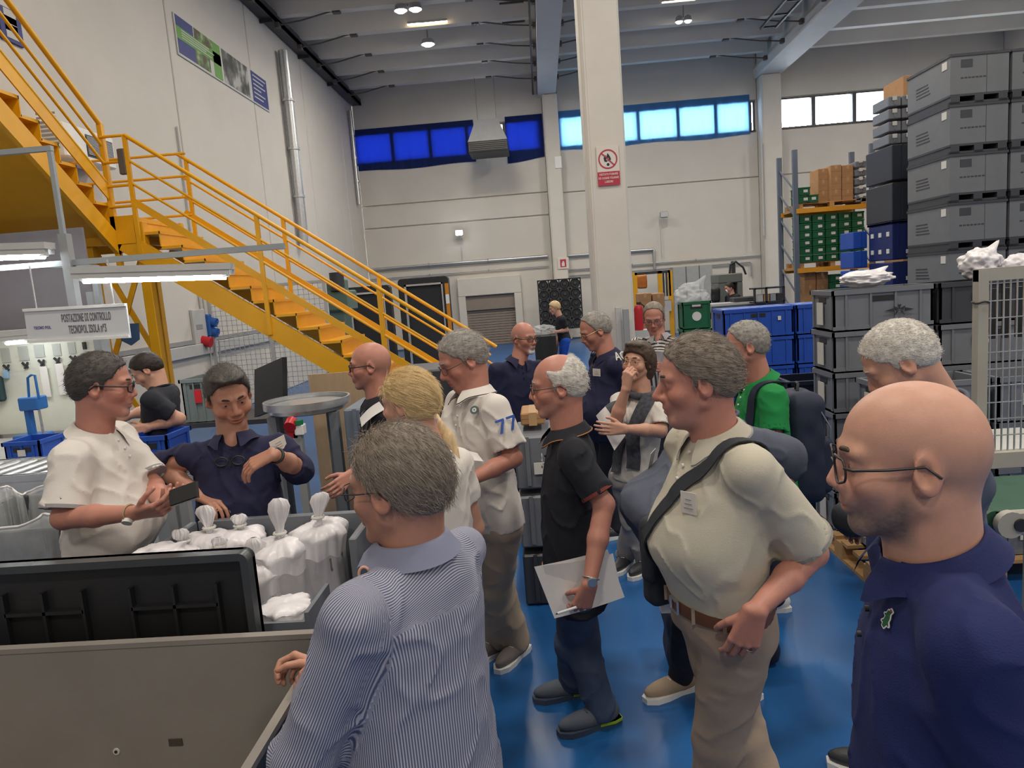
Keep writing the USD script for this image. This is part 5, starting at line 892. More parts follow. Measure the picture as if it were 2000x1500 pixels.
for k in range(6):
    crate("storage_crate", "grey crate in the tall pallet stack at right, %s of the far left column" % ROW[k], "crate", wg, dg, hg - .006, P_grey, (xg + wg / 2 + .012, 4.93, .14 + k * hg), 0, [("l", .05, .42, .10, .15)], 4, .013, mark=bolt_mark if k == 5 else None)
    crate("storage_crate", "dark grey crate behind the wire cage, %s of the far right column" % ROW[k], "crate", wg, dg, hg - .006, P_dgrey if k == 5 else P_grey, (xg + wg * 1.5 + .06, 4.93, .14 + k * hg), 0, [("f", -.1, .62, .1, .06)], 4, .013)
for k in range(4):
    crate("storage_crate", "grey crate in the near row of the pallet stack, %s from the pallet" % ["first", "second", "third", "fourth"][k], "crate", wg - .04, dg - .02, hg - .006, P_grey, (xg + wg / 2 + .05, 4.36, .14 + k * hg), 0, [("l", .0, .45, .10, .15)] + ([("f", .1, .5, .1, .08)] if k % 2 else []), 4, .013)
    crate("storage_crate", "grey crate in the near right column of the pallet stack, %s from the pallet" % ["first", "second", "third", "fourth"][k], "crate", wg - .04, dg - .02, hg - .006, P_grey, (xg + wg * 1.5 + .07, 4.36, .14 + k * hg), 0, [("f", -.2, .5, .09, .07)], 4, .013)
# white sacks on top of stacks
def sack_blob(px, py, Y, rx, ry, rz, label, seed, zb=None, ear=True, m=None, name="plastic_sack"):
    c = V(*at(px, py, Y)); s = trimesh.creation.icosphere(4); v = np.array(s.vertices); n = meshkit.fbm(v * 2.2 + seed * 9, 4, seed); rg = 1 - np.abs(2 * meshkit.noise(v * 3.5 + seed * 5, seed + 3) - 1)
    v = v * (1 + .55 * (n[:, None] - .5) + .14 * (rg[:, None] - .5)) * V(rx, ry, rz)
    if ear: k = np.exp(-((np.array(s.vertices) - nrm(V(.45, -.2, .85))) ** 2).sum(1) / .035); v += k[:, None] * V(.4 * rx, 0, .55 * rz)
    v += c
    if zb is not None: v[:, 2] = np.maximum(v[:, 2], zb)
    return obj(name, trimesh.Trimesh(v, s.faces, process=False), m or M_sack, smooth=True, label=label, cat="plastic sack")
zt6 = .14 + 6 * hg
sack_blob(1690, 545, 4.9, .16, .13, .055, "crumpled white sack on the top left grey crate", 1, zt6 - .005); sack_blob(1915, 518, 4.95, .12, .12, .11, "tied white sack bulging above the dark crate by the cage", 2, zt6 - .005); sack_blob(1990, 525, 4.95, .12, .10, .09, "white sack at the picture's right edge on the crates", 3, zt6 - .005)
# the tall pallet boxes at far right
def big_box(label, x, y, z, w, d, h, first=None):
    t = thing("pallet_box", label, "pallet box", (x, y, z)); K = lambda n, ms, m: obj(n, ms, m, t, world=False, smooth=False); hb = .13
    K("wall_front", bx(-w / 2, w / 2, -d / 2, -d / 2 + .03, hb, h - .01), P_big); K("wall_rear", bx(-w / 2, w / 2, d / 2 - .03, d / 2, hb, h - .01), P_big); K("wall_side", bx(-w / 2, -w / 2 + .03, -d / 2 + .03, d / 2 - .03, hb, h - .01), P_big); K("wall_side", bx(w / 2 - .03, w / 2, -d / 2 + .03, d / 2 - .03, hb, h - .01), P_big); K("floor_plate", bx(-w / 2, w / 2, -d / 2, d / 2, hb - .03, hb), P_dgrey)
    K("rim", [bx(-w / 2 - .012, w / 2 + .012, -d / 2 - .012, -d / 2 + .02, h - .035, h), bx(-w / 2 - .012, -w / 2 + .02, -d / 2, d / 2, h - .035, h), bx(w / 2 - .02, w / 2 + .012, -d / 2, d / 2, h - .035, h), bx(-w / 2 - .012, w / 2 + .012, d / 2 - .02, d / 2 + .012, h - .035, h)], P_dgrey)
    for sx in (-1, 0, 1): K("skid", bx(sx * (w / 2 - .07) - .06, sx * (w / 2 - .07) + .06, -d / 2, d / 2, 0, hb - .03), P_dgrey)
    K("feet_band", [bx(-w / 2, w / 2, -d / 2, -d / 2 + .05, 0, .03), bx(-w / 2, -w / 2 + .03, -d / 2, d / 2, 0, .03)], P_dgrey)
    K("handle_window", bx(-w * .32, -w * .12, -d / 2 - .004, -d / 2 + .01, h * .72, h * .88), P_dgrey); K("seam", bx(w * .12, w * .125, -d / 2 - .003, -d / 2 + .01, hb, h), P_dgrey)
    K("print_line", [bx(-w * .32 + k * .05, -w * .32 + k * .05 + .035, -d / 2 - .003, -d / 2, h * .5, h * .53) for k in range(7)], P_dgrey)
    K("paper_slip", bx(-w / 2 - .006, -w / 2, -d / 2 + .08, -d / 2 + .2, h * .74, h * .9), M_label); K("side_print", [bx(-w / 2 - .004, -w / 2, d * .0 - .02 * k, d * .28, h * (.62 - .07 * k), h * (.645 - .07 * k)) for k in range(4)], P_dgrey)
    return t
wb, db, hb_ = .78, 1.15, .757; yb = 10.5; xb0 = at(1855, 300, yb)[0] + wb / 2
P0 = at(1855, 106, yb)[2]; nlay = 7; z0b = P0 - nlay * hb_
B0 = None
for i in range(3):
    for k in range(7):
        lab = "grey pallet box in the tall right stacks, %s from the floor, %s stack" % (ORD[k], ("left", "middle", "right")[i]); zz = max(z0b, 0) + k * hb_ if z0b >= 0 else k * (P0 / 7)
        if B0 is None: B0 = big_box(lab, xb0, yb + db / 2, zz, wb, db, P0 / 7 - .004)
        else: dup(B0, (xb0 + i * (wb + .045), yb + db / 2, zz), 0, lab)
# stacks between the rack and the pallet boxes
y = 13.0; a = at(1690, 275, y); w0 = at(1742, 345, y)[0]
def block_box(name, label, cat, x0, x1, y0, y1, z0, z1, m, rim=P_dgrey, slots=True, labels=0, cols=1, side=0):
    t = thing(name, label, cat, ((x0 + x1) / 2, (y0 + y1) / 2, z0)); obj("body", bx(x0, x1, y0, y1, z0 + .004, z1 - .04, .012), m, t)
    for k in range(side): yy = y0 + (y1 - y0) * (k + .5) / side; obj("label_card", bx(x0 - .012, x0, yy - .06, yy + .04, z0 + .12, z0 + .2), M_label, t, smooth=False); obj("label_card", bx(x0 - .012, x0, yy - .06, yy + .04, z0 + .42, z0 + .5), M_label, t, smooth=False); obj("rim", bx(x0 - .02, x1 + .02, y0 - .02, y1 + .02, z1 - .04, z1, .008), rim, t); obj("feet", [bx(x0 + .03, x0 + .2, y0 + .03, y1 - .03, z0, z0 + .03), bx(x1 - .2, x1 - .03, y0 + .03, y1 - .03, z0, z0 + .03)], rim, t, smooth=False)
    for k in range(cols): xx = x0 + (x1 - x0) * (k + .5) / cols; obj("panel_rib", bx(xx - .012, xx + .012, y0 - .015, y0, z0 + .03, z1 - .04), m, t, smooth=False)
    for k in range(labels): xx = x0 + (x1 - x0) * (k + .5) / labels; obj("label_card", bx(xx - .045, xx + .03, y0 - .022, y0 - .015, z0 + .1, z0 + .17), M_label, t, smooth=False)
    return t
M_shine = mat("dark_box", s2l(44, 48, 58), .4); x0, x1, x2 = at(1742, 350, y)[0], at(1742, 350, y)[0] + .55, at(1742, 350, y)[0] + 1.1
zA, zB, zC_, zD, zE = at(1742, 278, y)[2], at(1742, 352, y)[2], at(1742, 432, y)[2], at(1742, 508, y)[2], at(1742, 560, y)[2]
block_box("pallet_box", "black pallet box, upper of two on the blue crates beside the grey stacks", "pallet box", x0, x2, y, y + 1.0, zB, zA, M_shine, cols=3); block_box("pallet_box", "black pallet box, lower of two on the blue crates beside the grey stacks", "pallet box", x0, x2, y, y + 1.0, zC_, zB, M_shine, cols=3)
for j, (za, zb_) in enumerate(((zC_, zD), (zD, zE), (zE, zE - .72), (zE - .72, 0))):
    for i in range(2): xx0, xx1 = (x0, x1 + .02)[i], (x1, x2)[i]; block_box("storage_crate", "navy crate block, %s tier below the black boxes, %s half" % (ORD[j], ("left", "right")[i]), "crate", xx0, xx1, y + .0, y + .9, zb_, za, P_navy, P_navy, labels=1, cols=3, side=3 if (i == 0 and j < 1) else 0)
zt = at(1742, 186, y + .3)[2]
for i in range(3):
    for j in range(4): xx = at(1735, 230, y + .2)[0] + i * .235; dz = (zt - zA) / 4; block_box("storage_crate", "small grey crate on the black boxes, %s column, %s row from the top" % (ORD[i], ORD[j]), "crate", xx, xx + .22, y + .2, y + .8, zt - (j + 1) * dz, zt - j * dz, P_grey, labels=1)
p, q = at(1764, 148, 14.5), at(1800, 265, 14.5); t = thing("carton_stack", "film-wrapped stack of brown cartons high behind the grey pallet boxes", "carton stack", ((p[0] + q[0]) / 2, 15, 0))
for j in range(8): z1_ = p[2] - j * (p[2] / 8); obj("carton", bx(p[0], p[0] + .95, 14.5, 15.3, z1_ - p[2] / 8 + .006, z1_, .01), M_card, t)
# pale blue crates beside the rack
x0b, x1b = at(1666, 450, 14.0)[0], at(1694, 450, 14.0)[0]
zt = at(1680, 448, 14.0)[2]
for j in range(7): block_box("storage_crate", "bright blue crate left of the navy tiers, %s from the top" % ORD[j], "crate", x0b, x1b, 14.0, 14.6, zt * (6 - j) / 7, zt * (7 - j) / 7, P_blue, P_blue)
# pallet rack with green crates
y = 16.0; M_rack = mat("rack_blue", s2l(96, 106, 122), .5); M_beam = mat("rack_amber", s2l(214, 150, 40), .5)
xa, xb_ = at(1555, 400, y)[0], at(1705, 400, y)[0]; zt = at(1557, 292, y)[2]; zb1, zb2 = at(1610, 402, y)[2], at(1610, 519, y)[2]
t = thing("pallet_rack", "tall pallet rack with blue-grey uprights and yellow beams at right", "rack", ((xa + xb_) / 2, y + .5, 0))
for x in (xa, xb_):
    for dy in (0, 1.0): obj("upright", bx(x - .05, x + .05, y + dy, y + dy + .08, 0, zt), M_rack, t, smooth=False)
    for k in range(7): z = .2 + k * (zt - .5) / 7; obj("brace", bar((x, y + .06, z), (x, y + 1.0, z + (zt - .5) / 7), .03, .03), M_rack, t, smooth=False)
for z in (zb1, zb2):
    for dy in (0, 1.0): obj("beam", bx(xa, xb_, y + dy - .02, y + dy + .06, z - .12, z - .02), M_beam, t, smooth=False)
    for k in range(3): obj("shelf_panel", bx(xa + .05 + (xb_ - xa) * k / 3, xa + (xb_ - xa) * (k + 1) / 3 - .02, y + .06, y + 1.0, z - .06, z - .02), M_wood, t, smooth=False)
pallet("wooden pallet on the middle shelf of the rack under the green crates", xa + .08, xb_ - .1, y + .1, y + .95, zb2 - .02, .12); pallet("wooden pallet on the upper shelf of the rack", xa + .08, xb_ - .1, y + .1, y + .95, zb1 - .02, .12)
cw = (at(1692, 450, y)[0] - at(1563, 450, y)[0]) / 5; xc = at(1563, 450, y)[0]; zs = zb2 + .10; ch = (zb1 - .16 - zs) / 6; G0 = None
for i in range(5):
    for j in range(6):
        lab = "green labelled crate on the rack's middle shelf, column %s, row %s" % (ORD[i], ORD[j]); loc = (xc + cw * (i + .5), y + .3, zs + (5 - j) * ch)
        if G0 is None: G0 = crate("storage_crate", lab, "crate", cw - .03, .45, ch - .008, P_green, loc, 0, [("f", .12, .5, .09, .06)], 2, .008, hand=False)
        else: dup(G0, loc, 0, lab)
nlow = int((zb2 - .14) / ch)
for i in range(2):
    for j in range(nlow): dup(G0, (at(1636 + i * 24, 530, y)[0], y + .3, (nlow - 1 - j) * ch), 0, "green crate on the floor under the rack, %s column, %s from the top" % (("left", "right")[i], (ORD + ["eleventh", "twelfth", "thirteenth", "fourteenth"])[j]))
for i in range(3): dup(G0, (at(1573 + 16 * (i % 2), 380, y)[0], y + .3, zb1 + .10 + (i // 2) * ch), 0, ("green crate at the left end of the rack's top shelf", "green crate beside the cartons on the rack's top shelf", "green crate stacked on another at the rack's top left")[i])
def carton(label, px0, py0, px1, py1, Y, d=.5, name="cardboard_box", nx=1, nz=1, zb=None):
    a, b = at(px0, py0, Y), at(px1, py1, Y); a[2], b[2] = a[2], (b[2] if zb is None else zb)
    t = thing(name, label, "cardboard box", ((a[0] + b[0]) / 2, Y + d / 2, b[2])); obj("body", bx(a[0], b[0], Y, Y + d, b[2], a[2], .008), M_card, t); obj("tape", bx((a[0] + b[0]) / 2 - .025, (a[0] + b[0]) / 2 + .025, Y - .002, Y + d, a[2] - .08, a[2] + .001), mat("tape", s2l(186, 150, 108), .3), t); obj("seam", bx(a[0], b[0], Y - .001, Y + .003, a[2] - .5 * (a[2] - b[2]), a[2] - .49 * (a[2] - b[2])), M_rod, t); return t
for i in range(2):
    for j in range(3): carton("brown carton on the rack's top shelf, %s column, %s from top" % (("left", "right")[i], ORD[j]), 1622 + i * 23, 323 + j * 24, 1644 + i * 23, 346 + j * 24, y + .15, .6)
for j in range(3): carton("narrow brown carton left of the others on the rack's top shelf, %s from top" % ORD[j], 1598, 330 + j * 22, 1618, 351 + j * 22, y + .3, .5)
for j in range(5): block_box("storage_crate", "grey crate with white label at the rack's top right, %s from top" % ORD[j], "crate", at(1671, 340, y + .1)[0], at(1692, 340, y + .1)[0], y + .1, y + .6, at(1680, 327 + j * 17, y + .1)[2], at(1680, 311 + j * 17, y + .1)[2], P_grey, labels=1)
for i in range(2):
    for j in range(2): carton("brown carton on the lowest rack level, %s column, %s row" % (("left", "right")[i], ("upper", "lower")[j]), 1571 + i * 24, 532 + j * 26, 1594 + i * 24, 557 + j * 26, y + .2, .5, zb=None if j == 0 else 0.0)
# blue crates, green crate, dark blue bin in the middle
y = 7.0; xl = at(1412, 640, y)[0]; xm = at(1551, 640, y)[0]; zt = at(1412, 606, y)[2]; nb_ = 5; hb2 = (zt - .14) / nb_
pallet("wooden pallet under the blue crates, mostly hidden behind the visitors", xl - .03, xl + 1.45, y - .03, y + .9)
for i in range(2):
    for j in range(nb_): crate("storage_crate", "bright blue crate behind the green polo, %s column, %s from the top" % (("left", "right")[i], ORD[j]), "crate", xm - xl - .02, .42, hb2 - .006, P_blue, ((xl + xm) / 2 + i * (xm - xl + .02), y + .21 - i * .0, .14 + (nb_ - 1 - j) * hb2), 0, [("f", .3, .62, .03, .04)] if j == 0 else (), 5, .012, lid=(j == 0))
y = 8.5; xa_, xb2 = at(1333, 615, y)[0], at(1389, 615, y)[0]; zt = at(1360, 588, y)[2]; nn = 5; hh_ = zt / nn
def green_mark(t): obj("printed_badge", cyl((.0, -.152, hh_ * .45), (.0, -.156, hh_ * .45), .055, n=12), M_label, t, world=False, smooth=False); obj("paper_strip", bx(-.05, .05, -.156, -.152, hh_ * .80, hh_ * .88), M_label, t, world=False, smooth=False)
for j in range(nn): crate("storage_crate", "green crate in the middle column, %s from the top, under the clear bag" % ORD[j], "crate", xb2 - xa_ - .02, .30, hh_ - .006, P_green, ((xa_ + xb2) / 2, y + .16, (nn - 1 - j) * hh_), 0, (), 2, .014, mark=green_mark if j == 0 else None)
sack_blob(1350, 580, 8.65, .19, .15, .16, "shiny clear bag heaped in the green crate", 5, zt - .03, m=M_film)
y = 5.6; p = at(1600, 742, y); crate("storage_crate", "dark blue open bin right of the backpack", "crate", .5, .4, p[2] - .02, P_dblue, (at(1582, 800, y)[0] + .1, y + .2, 0.02), 0, (), 3, .02)
# wire cage, conveyor at right
M_cage = mat("cage_frame", s2l(168, 164, 154), .5); y = 3.2; A, B, C2 = at(1916, 527, y), at(1916, 885, y), at(2080, 520, y)
t = thing("wire_cage", "pale steel framed wire mesh cage at the right edge above the conveyor", "machine guard", ((A[0] + C2[0]) / 2, y, 0)); xa_, xb3, zt, zb_ = A[0], A[0] + .75, A[2], B[2]
obj("post", bx(xa_ - .022, xa_ + .022, y - .022, y + .022, zb_ - .06, zt), M_cage, t); obj("post", bx(xb3 - .022, xb3 + .022, y - .022, y + .022, 0, zt), M_cage, t)
obj("top_rail", bx(xa_ - .022, xb3, y - .02, y + .02, zt - .05, zt + .005), M_cage, t); obj("bottom_rail", [bar((xa_ - .02, y - .01, zb_ - .03), (xb3, y - .01, zb_ - .03), .05, .07)], M_cage, t, smooth=False)
obj("wire_mesh", [bx(x, x + .005, y - .003, y + .003, zb_, zt - .04) for x in np.arange(xa_ + .04, xb3, .028)] + [bx(xa_, xb3, y - .004, y + .002, z, z + .004) for z in np.arange(zb_, zt - .04, .075)], M_steel, t, smooth=False, kind="stuff")
for z in (zb_ + .13, zt - .14): obj("tie", tube([V(xa_, y, z) + V(math.cos(q) * .032, math.sin(q) * .032, .004 * math.sin(3 * q)) for q in np.linspace(0, 2 * math.pi, 17)], .004, 6), M_black, t)
for k in range(5): x = xa_ + .17 + k * .06; obj("dark_slot_panel", bx(x, x + .03, y + .3, y + .32, zt - .34, zt - .1), M_black, t)
P_a, P_b = atz(1898, 925, 1.02), atz(1990, 985, 1.02); y0 = P_b[1]; t = thing("belt_conveyor", "green belt conveyor with pale frame at the right edge under the wire cage", "conveyor", (P_a[0] + .3, y0 + .3, 0)); M_belt = mat("green_belt", s2l(44, 84, 66), .5)
xq = atz(1935, 985, 1.0)[0]; obj("belt", [bx(xq - .03, xq + 1.0, y0, y0 + .42, .985, 1.0, .004), cyl((xq - .03, y0, .96), (xq - .03, y0 + .42, .96), .04)], M_belt, t); obj("side_frame", bx(xq - .02, xq + 1.0, y0 - .03, y0, .92, 1.005, .012), M_cage, t); obj("end_cap", [cyl((xq + .0, y0 - .05, .96), (xq + .0, y0 - .02, .96), .05), bx(xq, xq + .12, y0 - .045, y0 - .02, .915, 1.01, .01)], M_cage, t); obj("roller_hub", cyl((xq + .03, y0 - .06, .96), (xq + .03, y0 - .045, .96), .024), M_black, t)
for x in (xq + .12, xq + .85): obj("leg", bx(x, x + .05, y0 + .02, y0 + .07, 0, .93), M_cage, t); obj("leg", bx(x, x + .05, y0 + .34, y0 + .39, 0, .93), M_cage, t)
t = thing("machine_shelf", "grey machine bracket under the cage behind the conveyor", "machine part", (xa_ + .25, y + .5, 0)); obj("plate", bx(xa_ + .05, xa_ + .7, y + .3, y + .8, zb_ - .12, zb_ - .09), M_lgrey, t); obj("strut", [bar((xa_ + .15, y + .5, 0), (xa_ + .2, y + .5, zb_ - .12), .05, .05), bar((xa_ + .6, y + .5, 0), (xa_ + .55, y + .5, zb_ - .12), .05, .05)], M_lgrey, t)
# ------------------------------------------------------------------ foreground bin, black lid, sacks
zr = .95; q0, q1 = atz(0, 1267, zr), atz(640, 1241, zr); yb = (q0[1] + q1[1]) / 2; xr_ = q1[0]; q2 = atz(505, 1490, zr); yn = q2[1] - .5; xl_ = q0[0] - .35
t = thing("pallet_bin", "large open grey bin in the foreground at lower left", "bin", ((xl_ + xr_) / 2, (yb + yn) / 2, 0)); th = .02
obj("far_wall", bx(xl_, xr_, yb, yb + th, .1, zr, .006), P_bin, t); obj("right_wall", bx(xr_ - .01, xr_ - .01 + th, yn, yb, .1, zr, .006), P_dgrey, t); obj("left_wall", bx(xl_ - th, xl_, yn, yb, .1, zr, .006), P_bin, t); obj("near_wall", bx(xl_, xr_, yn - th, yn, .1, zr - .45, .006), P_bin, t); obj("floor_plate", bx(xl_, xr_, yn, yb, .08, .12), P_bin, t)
obj("rim", [bx(xl_, xr_ + th, yb - .004, yb + th + .006, zr - .012, zr + .004), bx(xr_ - .012, xr_ - .01 + th + .002, yn, yb, zr - .012, zr + .004)], P_bin, t, smooth=False)
for x in (xl_ + .1, (xl_ + xr_) / 2, xr_ - .1): obj("foot", bx(x - .08, x + .08, yn, yb, 0, .08), P_dgrey, t)
p = at(343, 1450, yb - .002); obj("brown_patch", bx(p[0] - .022, p[0] + .022, yb - .003, yb, p[2] - .012, p[2] + .012), mat("brown_patch", s2l(72, 62, 54), .7), t); p = at(227, 1468, yb - .002); obj("scratch", [cyl((p[0], yb - .003, p[2]), (p[0], yb, p[2]), .011), ], M_label, t); obj("bolt_hole", cyl((p[0], yb - .005, p[2]), (p[0], yb - .002, p[2]), .005), M_black, t)
yl = yb + .12; a, b = at(-60, 1112, yl), at(490, 1096, yl); z1_ = a[2]; x1_ = at(494, 1180, yl)[0]; xa_ = a[0] - .5
t = thing("pallet_cover", "black ribbed plastic pallet lid standing upright behind the grey bin", "lid", ((xa_ + x1_) / 2, yl, 0))
sh = sbox(xa_, .0, x1_, z1_).buffer(-.03).buffer(.03); e = lambda s, y0, d_: (lambda m: trimesh.Trimesh(np.c_[np.array(m.vertices)[:, 0], y0 + d_ - np.array(m.vertices)[:, 2], np.array(m.vertices)[:, 1]], m.faces[:, ::-1], process=False))(trimesh.creation.extrude_polygon(s, d_, engine="earcut"))
obj("sheet", e(sh, yl + .04, .02), M_black, t); obj("rim", e(sh.difference(sh.buffer(-.025)), yl, .06), mat("black_rim", (.05, .055, .06), .35), t); z_r = at(330, 1190, yl)[2]
for (u0, u1) in ((0, 155), (252, 422)):
    X0, X1 = at(u0, 1200, yl)[0], at(u1, 1190, yl)[0]
    obj("rib", bx(X0, X1, yl + .015, yl + .045, z_r - .006, z_r + .006), M_black, t, smooth=False); obj("pocket", bx(X0, X1, yl + .036, yl + .041, .1, z_r), mat("black_pocket", (.008, .008, .009), .6), t, smooth=False)
    for x in (X0, (X0 + X1) / 2, X1): obj("rib", bx(x - .005, x + .005, yl + .015, yl + .045, .1, z_r + .07), M_black, t, smooth=False)
# container with tied white sacks
yc0, yc1 = 2.53, 2.86; xc1 = at(722, 1010, yc1)[0]; xc0 = at(322, 1060, 2.6)[0]; zc = at(640, 1003, yc1)[2]
t = thing("sack_container", "open grey container holding the tied white sacks", "container", ((xc0 + xc1) / 2, 3, 0)); obj("rear_wall", bx(xc0, xc1, yc1, yc1 + .03, .1, zc, .005), P_grey, t); obj("right_wall", bx(xc1, xc1 + .03, yc0, yc1 + .03, .1, zc, .005), P_grey, t); obj("left_wall", bx(xc0 - .03, xc0, yc0, yc1, .1, zc, .005), P_grey, t); obj("front_wall", bx(xc0, xc1, yc0 - .03, yc0, .1, .5, .005), P_grey, t); obj("floor_plate", bx(xc0, xc1, yc0, yc1, 0.02, .1), P_dgrey, t)
def sack(px, ytop, Y, rpx, label, tie=None, zb=.1, seed=0, flat=False, lean=(0, 0)):
    """a filled sack: a slack cylinder with folds gathered to a twisted neck"""
    c = at(px, ytop, Y); r = rpx / F * Y; zt = c[2]; n = 64; prof = []; rng = np.random.default_rng(seed); ph = rng.uniform(0, 6, 6)
    H = zt - zb; zz = list(np.linspace(zb, zt - r * .55, 16)); rr_ = [r * (.95 + .04 * math.sin(k * 1.1 + ph[0])) for k in range(16)]
    for k in range(1, 11): q_ = k / 10 * math.pi / 2; zz.append(zt - r * .55 + r * (.55 if not flat else .3) * math.sin(q_) ** .8); rr_.append(r * max(math.cos(q_) ** (.75 if not flat else .45), .10))
    if tie: L_ = tie / F * Y * 1.15; tz = zz[-1]; tx = [(.12, .02), (.10, .14), (.13, .30), (.22, .50), (.30, .72), (.24, .90), (.06, 1.0)]; zz += [tz + L_ * b for a, b in tx]; rr_ += [max(.012, r * a * 1.1) for a, b in tx]
    else: zz.append(zz[-1] - .01); rr_.append(.001)
    th = np.arange(n) * 2 * math.pi / n; rows = []
    for k, (z, q) in enumerate(zip(zz, rr_)):
        up_k = np.clip((z - zb) / H, 0, 1.6); am = .015 + .07 * np.clip(up_k - .72, 0, .3) / .3 + .10 * (up_k > 1.03)
        w_ = 1 + am * (np.sin(9 * th + ph[1] + 2 * z) * .6 + np.sin(17 * th + ph[2]) * .5 + np.sin(5 * th + ph[3] + 4 * z) * .6)
        fx = max(0, up_k - .97) * 1.2
        rows.append(np.c_[c[0] + lean[0] * fx + q * w_ * np.cos(th), Y + lean[1] * fx + q * w_ * np.sin(th) * (.42 if up_k > 1.04 else 1), np.full(n, z) + .008 * np.sin(7 * th + ph[4]) * (.6 < up_k < .95)])
    v = np.array(rows).reshape(-1, 3); f = []; nz = meshkit.fbm(v * V(9, 9, 6) + seed * 3.7, 3, seed); cr = 1 - np.abs(2 * meshkit.noise(v * 14 + seed, seed + 2) - 1); hi_ = np.clip((v[:, 2] - zt + .30) / .2, 0, 1); ax_ = V(c[0], Y, 0) * V(1, 1, 0); dv = (v - ax_) * V(1, 1, 0); v = v + dv * ((nz - .5) * (.25 + .35 * hi_) + .10 * hi_ * (cr ** 3 - .3))[:, None]; v[:, 2] += hi_ * (nz - .5) * .05
    for k in range(len(zz) - 1): j = np.arange(n); j2 = (j + 1) % n; f += [np.c_[k * n + j, k * n + j2, (k + 1) * n + j2], np.c_[k * n + j, (k + 1) * n + j2, (k + 1) * n + j]]
    t = thing("plastic_sack", label, "plastic sack", (c[0], Y, zb)); nb = 14; body = np.vstack(f[:2 * nb]); topf = np.vstack(f[2 * nb:])
    for nm, ff, mm in (("bag", body, M_bagfilm), ("gathered_top", topf, M_sack)): us = np.unique(ff); ix = np.full(len(v), -1); ix[us] = np.arange(len(us)); obj(nm, trimesh.Trimesh(v[us], ix[ff], process=False), mm, t, smooth=True)
    obj("contents", lathe([(.001, zb + .005), (r * .86, zb + .005), (r * .86, zz[14] - .01), (r * .7, zz[16]), (.001, zz[17])], 24, (c[0], Y, 0)), M_filling, t, smooth=30)
    if tie: obj("tie", tube([V(c[0] + .022 * math.cos(q_), Y + .022 * math.sin(q_), zz[26] + .02) for q_ in np.linspace(0, 2 * math.pi, 13)], .006, 6), M_label, t)
sack(622, 1020, 2.72, 54, "tall tied white sack at the right end of the container", 55, seed=1, lean=(.10, 0)); sack(548, 1052, 2.66, 60, "tied white sack with its knot bent up, second from right", 75, seed=2, lean=(.02, 0)); sack(508, 1092, 2.62, 62, "low bulging white sack nearest the black lid", 40, seed=3, lean=(-.1, 0)); sack(470, 1035, 2.76, 46, "tied white sack at the back of the container beneath the navy shirt", 30, seed=4); sack(410, 1040, 2.72, 52, "tied white sack left of centre with a loose tuft", 45, seed=5, lean=(-.08, .05)); sack(362, 1066, 2.66, 46, "slumped white sack at the container's left, by the white polo", 30, seed=6, lean=(-.15, 0)); sack(430, 1075, 2.62, 50, "white sack in the front middle of the container", 26, seed=7)
sack_blob(318, 1090, 2.56, .13, .09, .05, "flattened empty white sack at the container's left front", 8, .9)
yq = 2.27; q0, q1 = at(500, 1218, yq), at(592, 1216, yq); z_q = q1[2] + .02; t = thing("square_box", "small square grey box holding a round white sack, right of the lid", "box", ((q0[0] + q1[0]) / 2, yq, 0)); xq0, xq1 = q0[0] - .02, at(598, 1216, yq)[0]
obj("front_wall", bx(xq0, xq1, yq - .015, yq, 0, z_q - .01), P_grey, t); obj("right_wall", bx(xq1, xq1 + .015, yq - .01, yq + .23, 0, z_q + .02), P_grey, t); obj("rear_wall", bx(xq0, xq1, yq + .215, yq + .23, 0, z_q - .05), P_grey, t); obj("left_wall", bx(xq0 - .015, xq0, yq, yq + .215, 0, z_q - .01), P_grey, t)
sack((500 + 600) / 2 + 6, 1160, yq + .108, 56, "round topped white sack inside the small square grey box", None, zb=.05, seed=9, flat=True)
# lined bin at the left
yq = 2.9; p0, p1 = at(-40, 1010, yq), at(130, 985, yq); x0_, x1_, zt = p0[0] - .35, at(128, 1040, yq)[0], at(60, 1035, yq)[2]
t = thing("lined_bin", "dark bin with a clear plastic liner folded over its rim at the left edge", "bin", ((x0_ + x1_) / 2, yq + .3, 0)); obj("front_wall", bx(x0_, x1_, yq, yq + .03, 0, zt, .006), P_dgrey, t); obj("rear_wall", bx(x0_, x1_, yq + .6, yq + .63, 0, zt, .006), P_dgrey, t); obj("right_wall", bx(x1_ - .03, x1_, yq, yq + .63, 0, zt, .006), P_dgrey, t); obj("left_wall", bx(x0_, x0_ + .03, yq, yq + .63, 0, zt, .006), P_dgrey, t); obj("filling", bx(x0_ + .03, x1_ - .03, yq + .03, yq + .6, .1, zt - .25), M_black, t)
n = 160; th = np.arange(n) * 2 * math.pi / n; rows = []; cx_, cy_ = (x0_ + x1_) / 2, yq + .315; ww, dd_ = (x1_ - x0_) / 2, .315; sq = lambda c: np.sign(c) * np.abs(c) ** .25
for k, (o, z) in enumerate(((-.06, -.35), (-.045, -.1), (-.03, .02), (.0, .035), (.022, .01), (.028, -.12), (.034, -.26), (.04, -.36))):
    w_ = .012 * np.sin(13 * th + k * .8) + .008 * np.sin(29 * th + k); rows.append(np.c_[cx_ + (ww + o + w_) * sq(np.cos(th)), cy_ + (dd_ + o + w_) * sq(np.sin(th)), zt + z + .03 * np.sin(5 * th + 1) + .015 * np.sin(11 * th) * (k > 4)])
v = np.array(rows).reshape(-1, 3); f = []
for k in range(7): j = np.arange(n); j2 = (j + 1) % n; f += [np.c_[k * n + j, k * n + j2, (k + 1) * n + j2], np.c_[k * n + j, (k + 1) * n + j2, (k + 1) * n + j]]
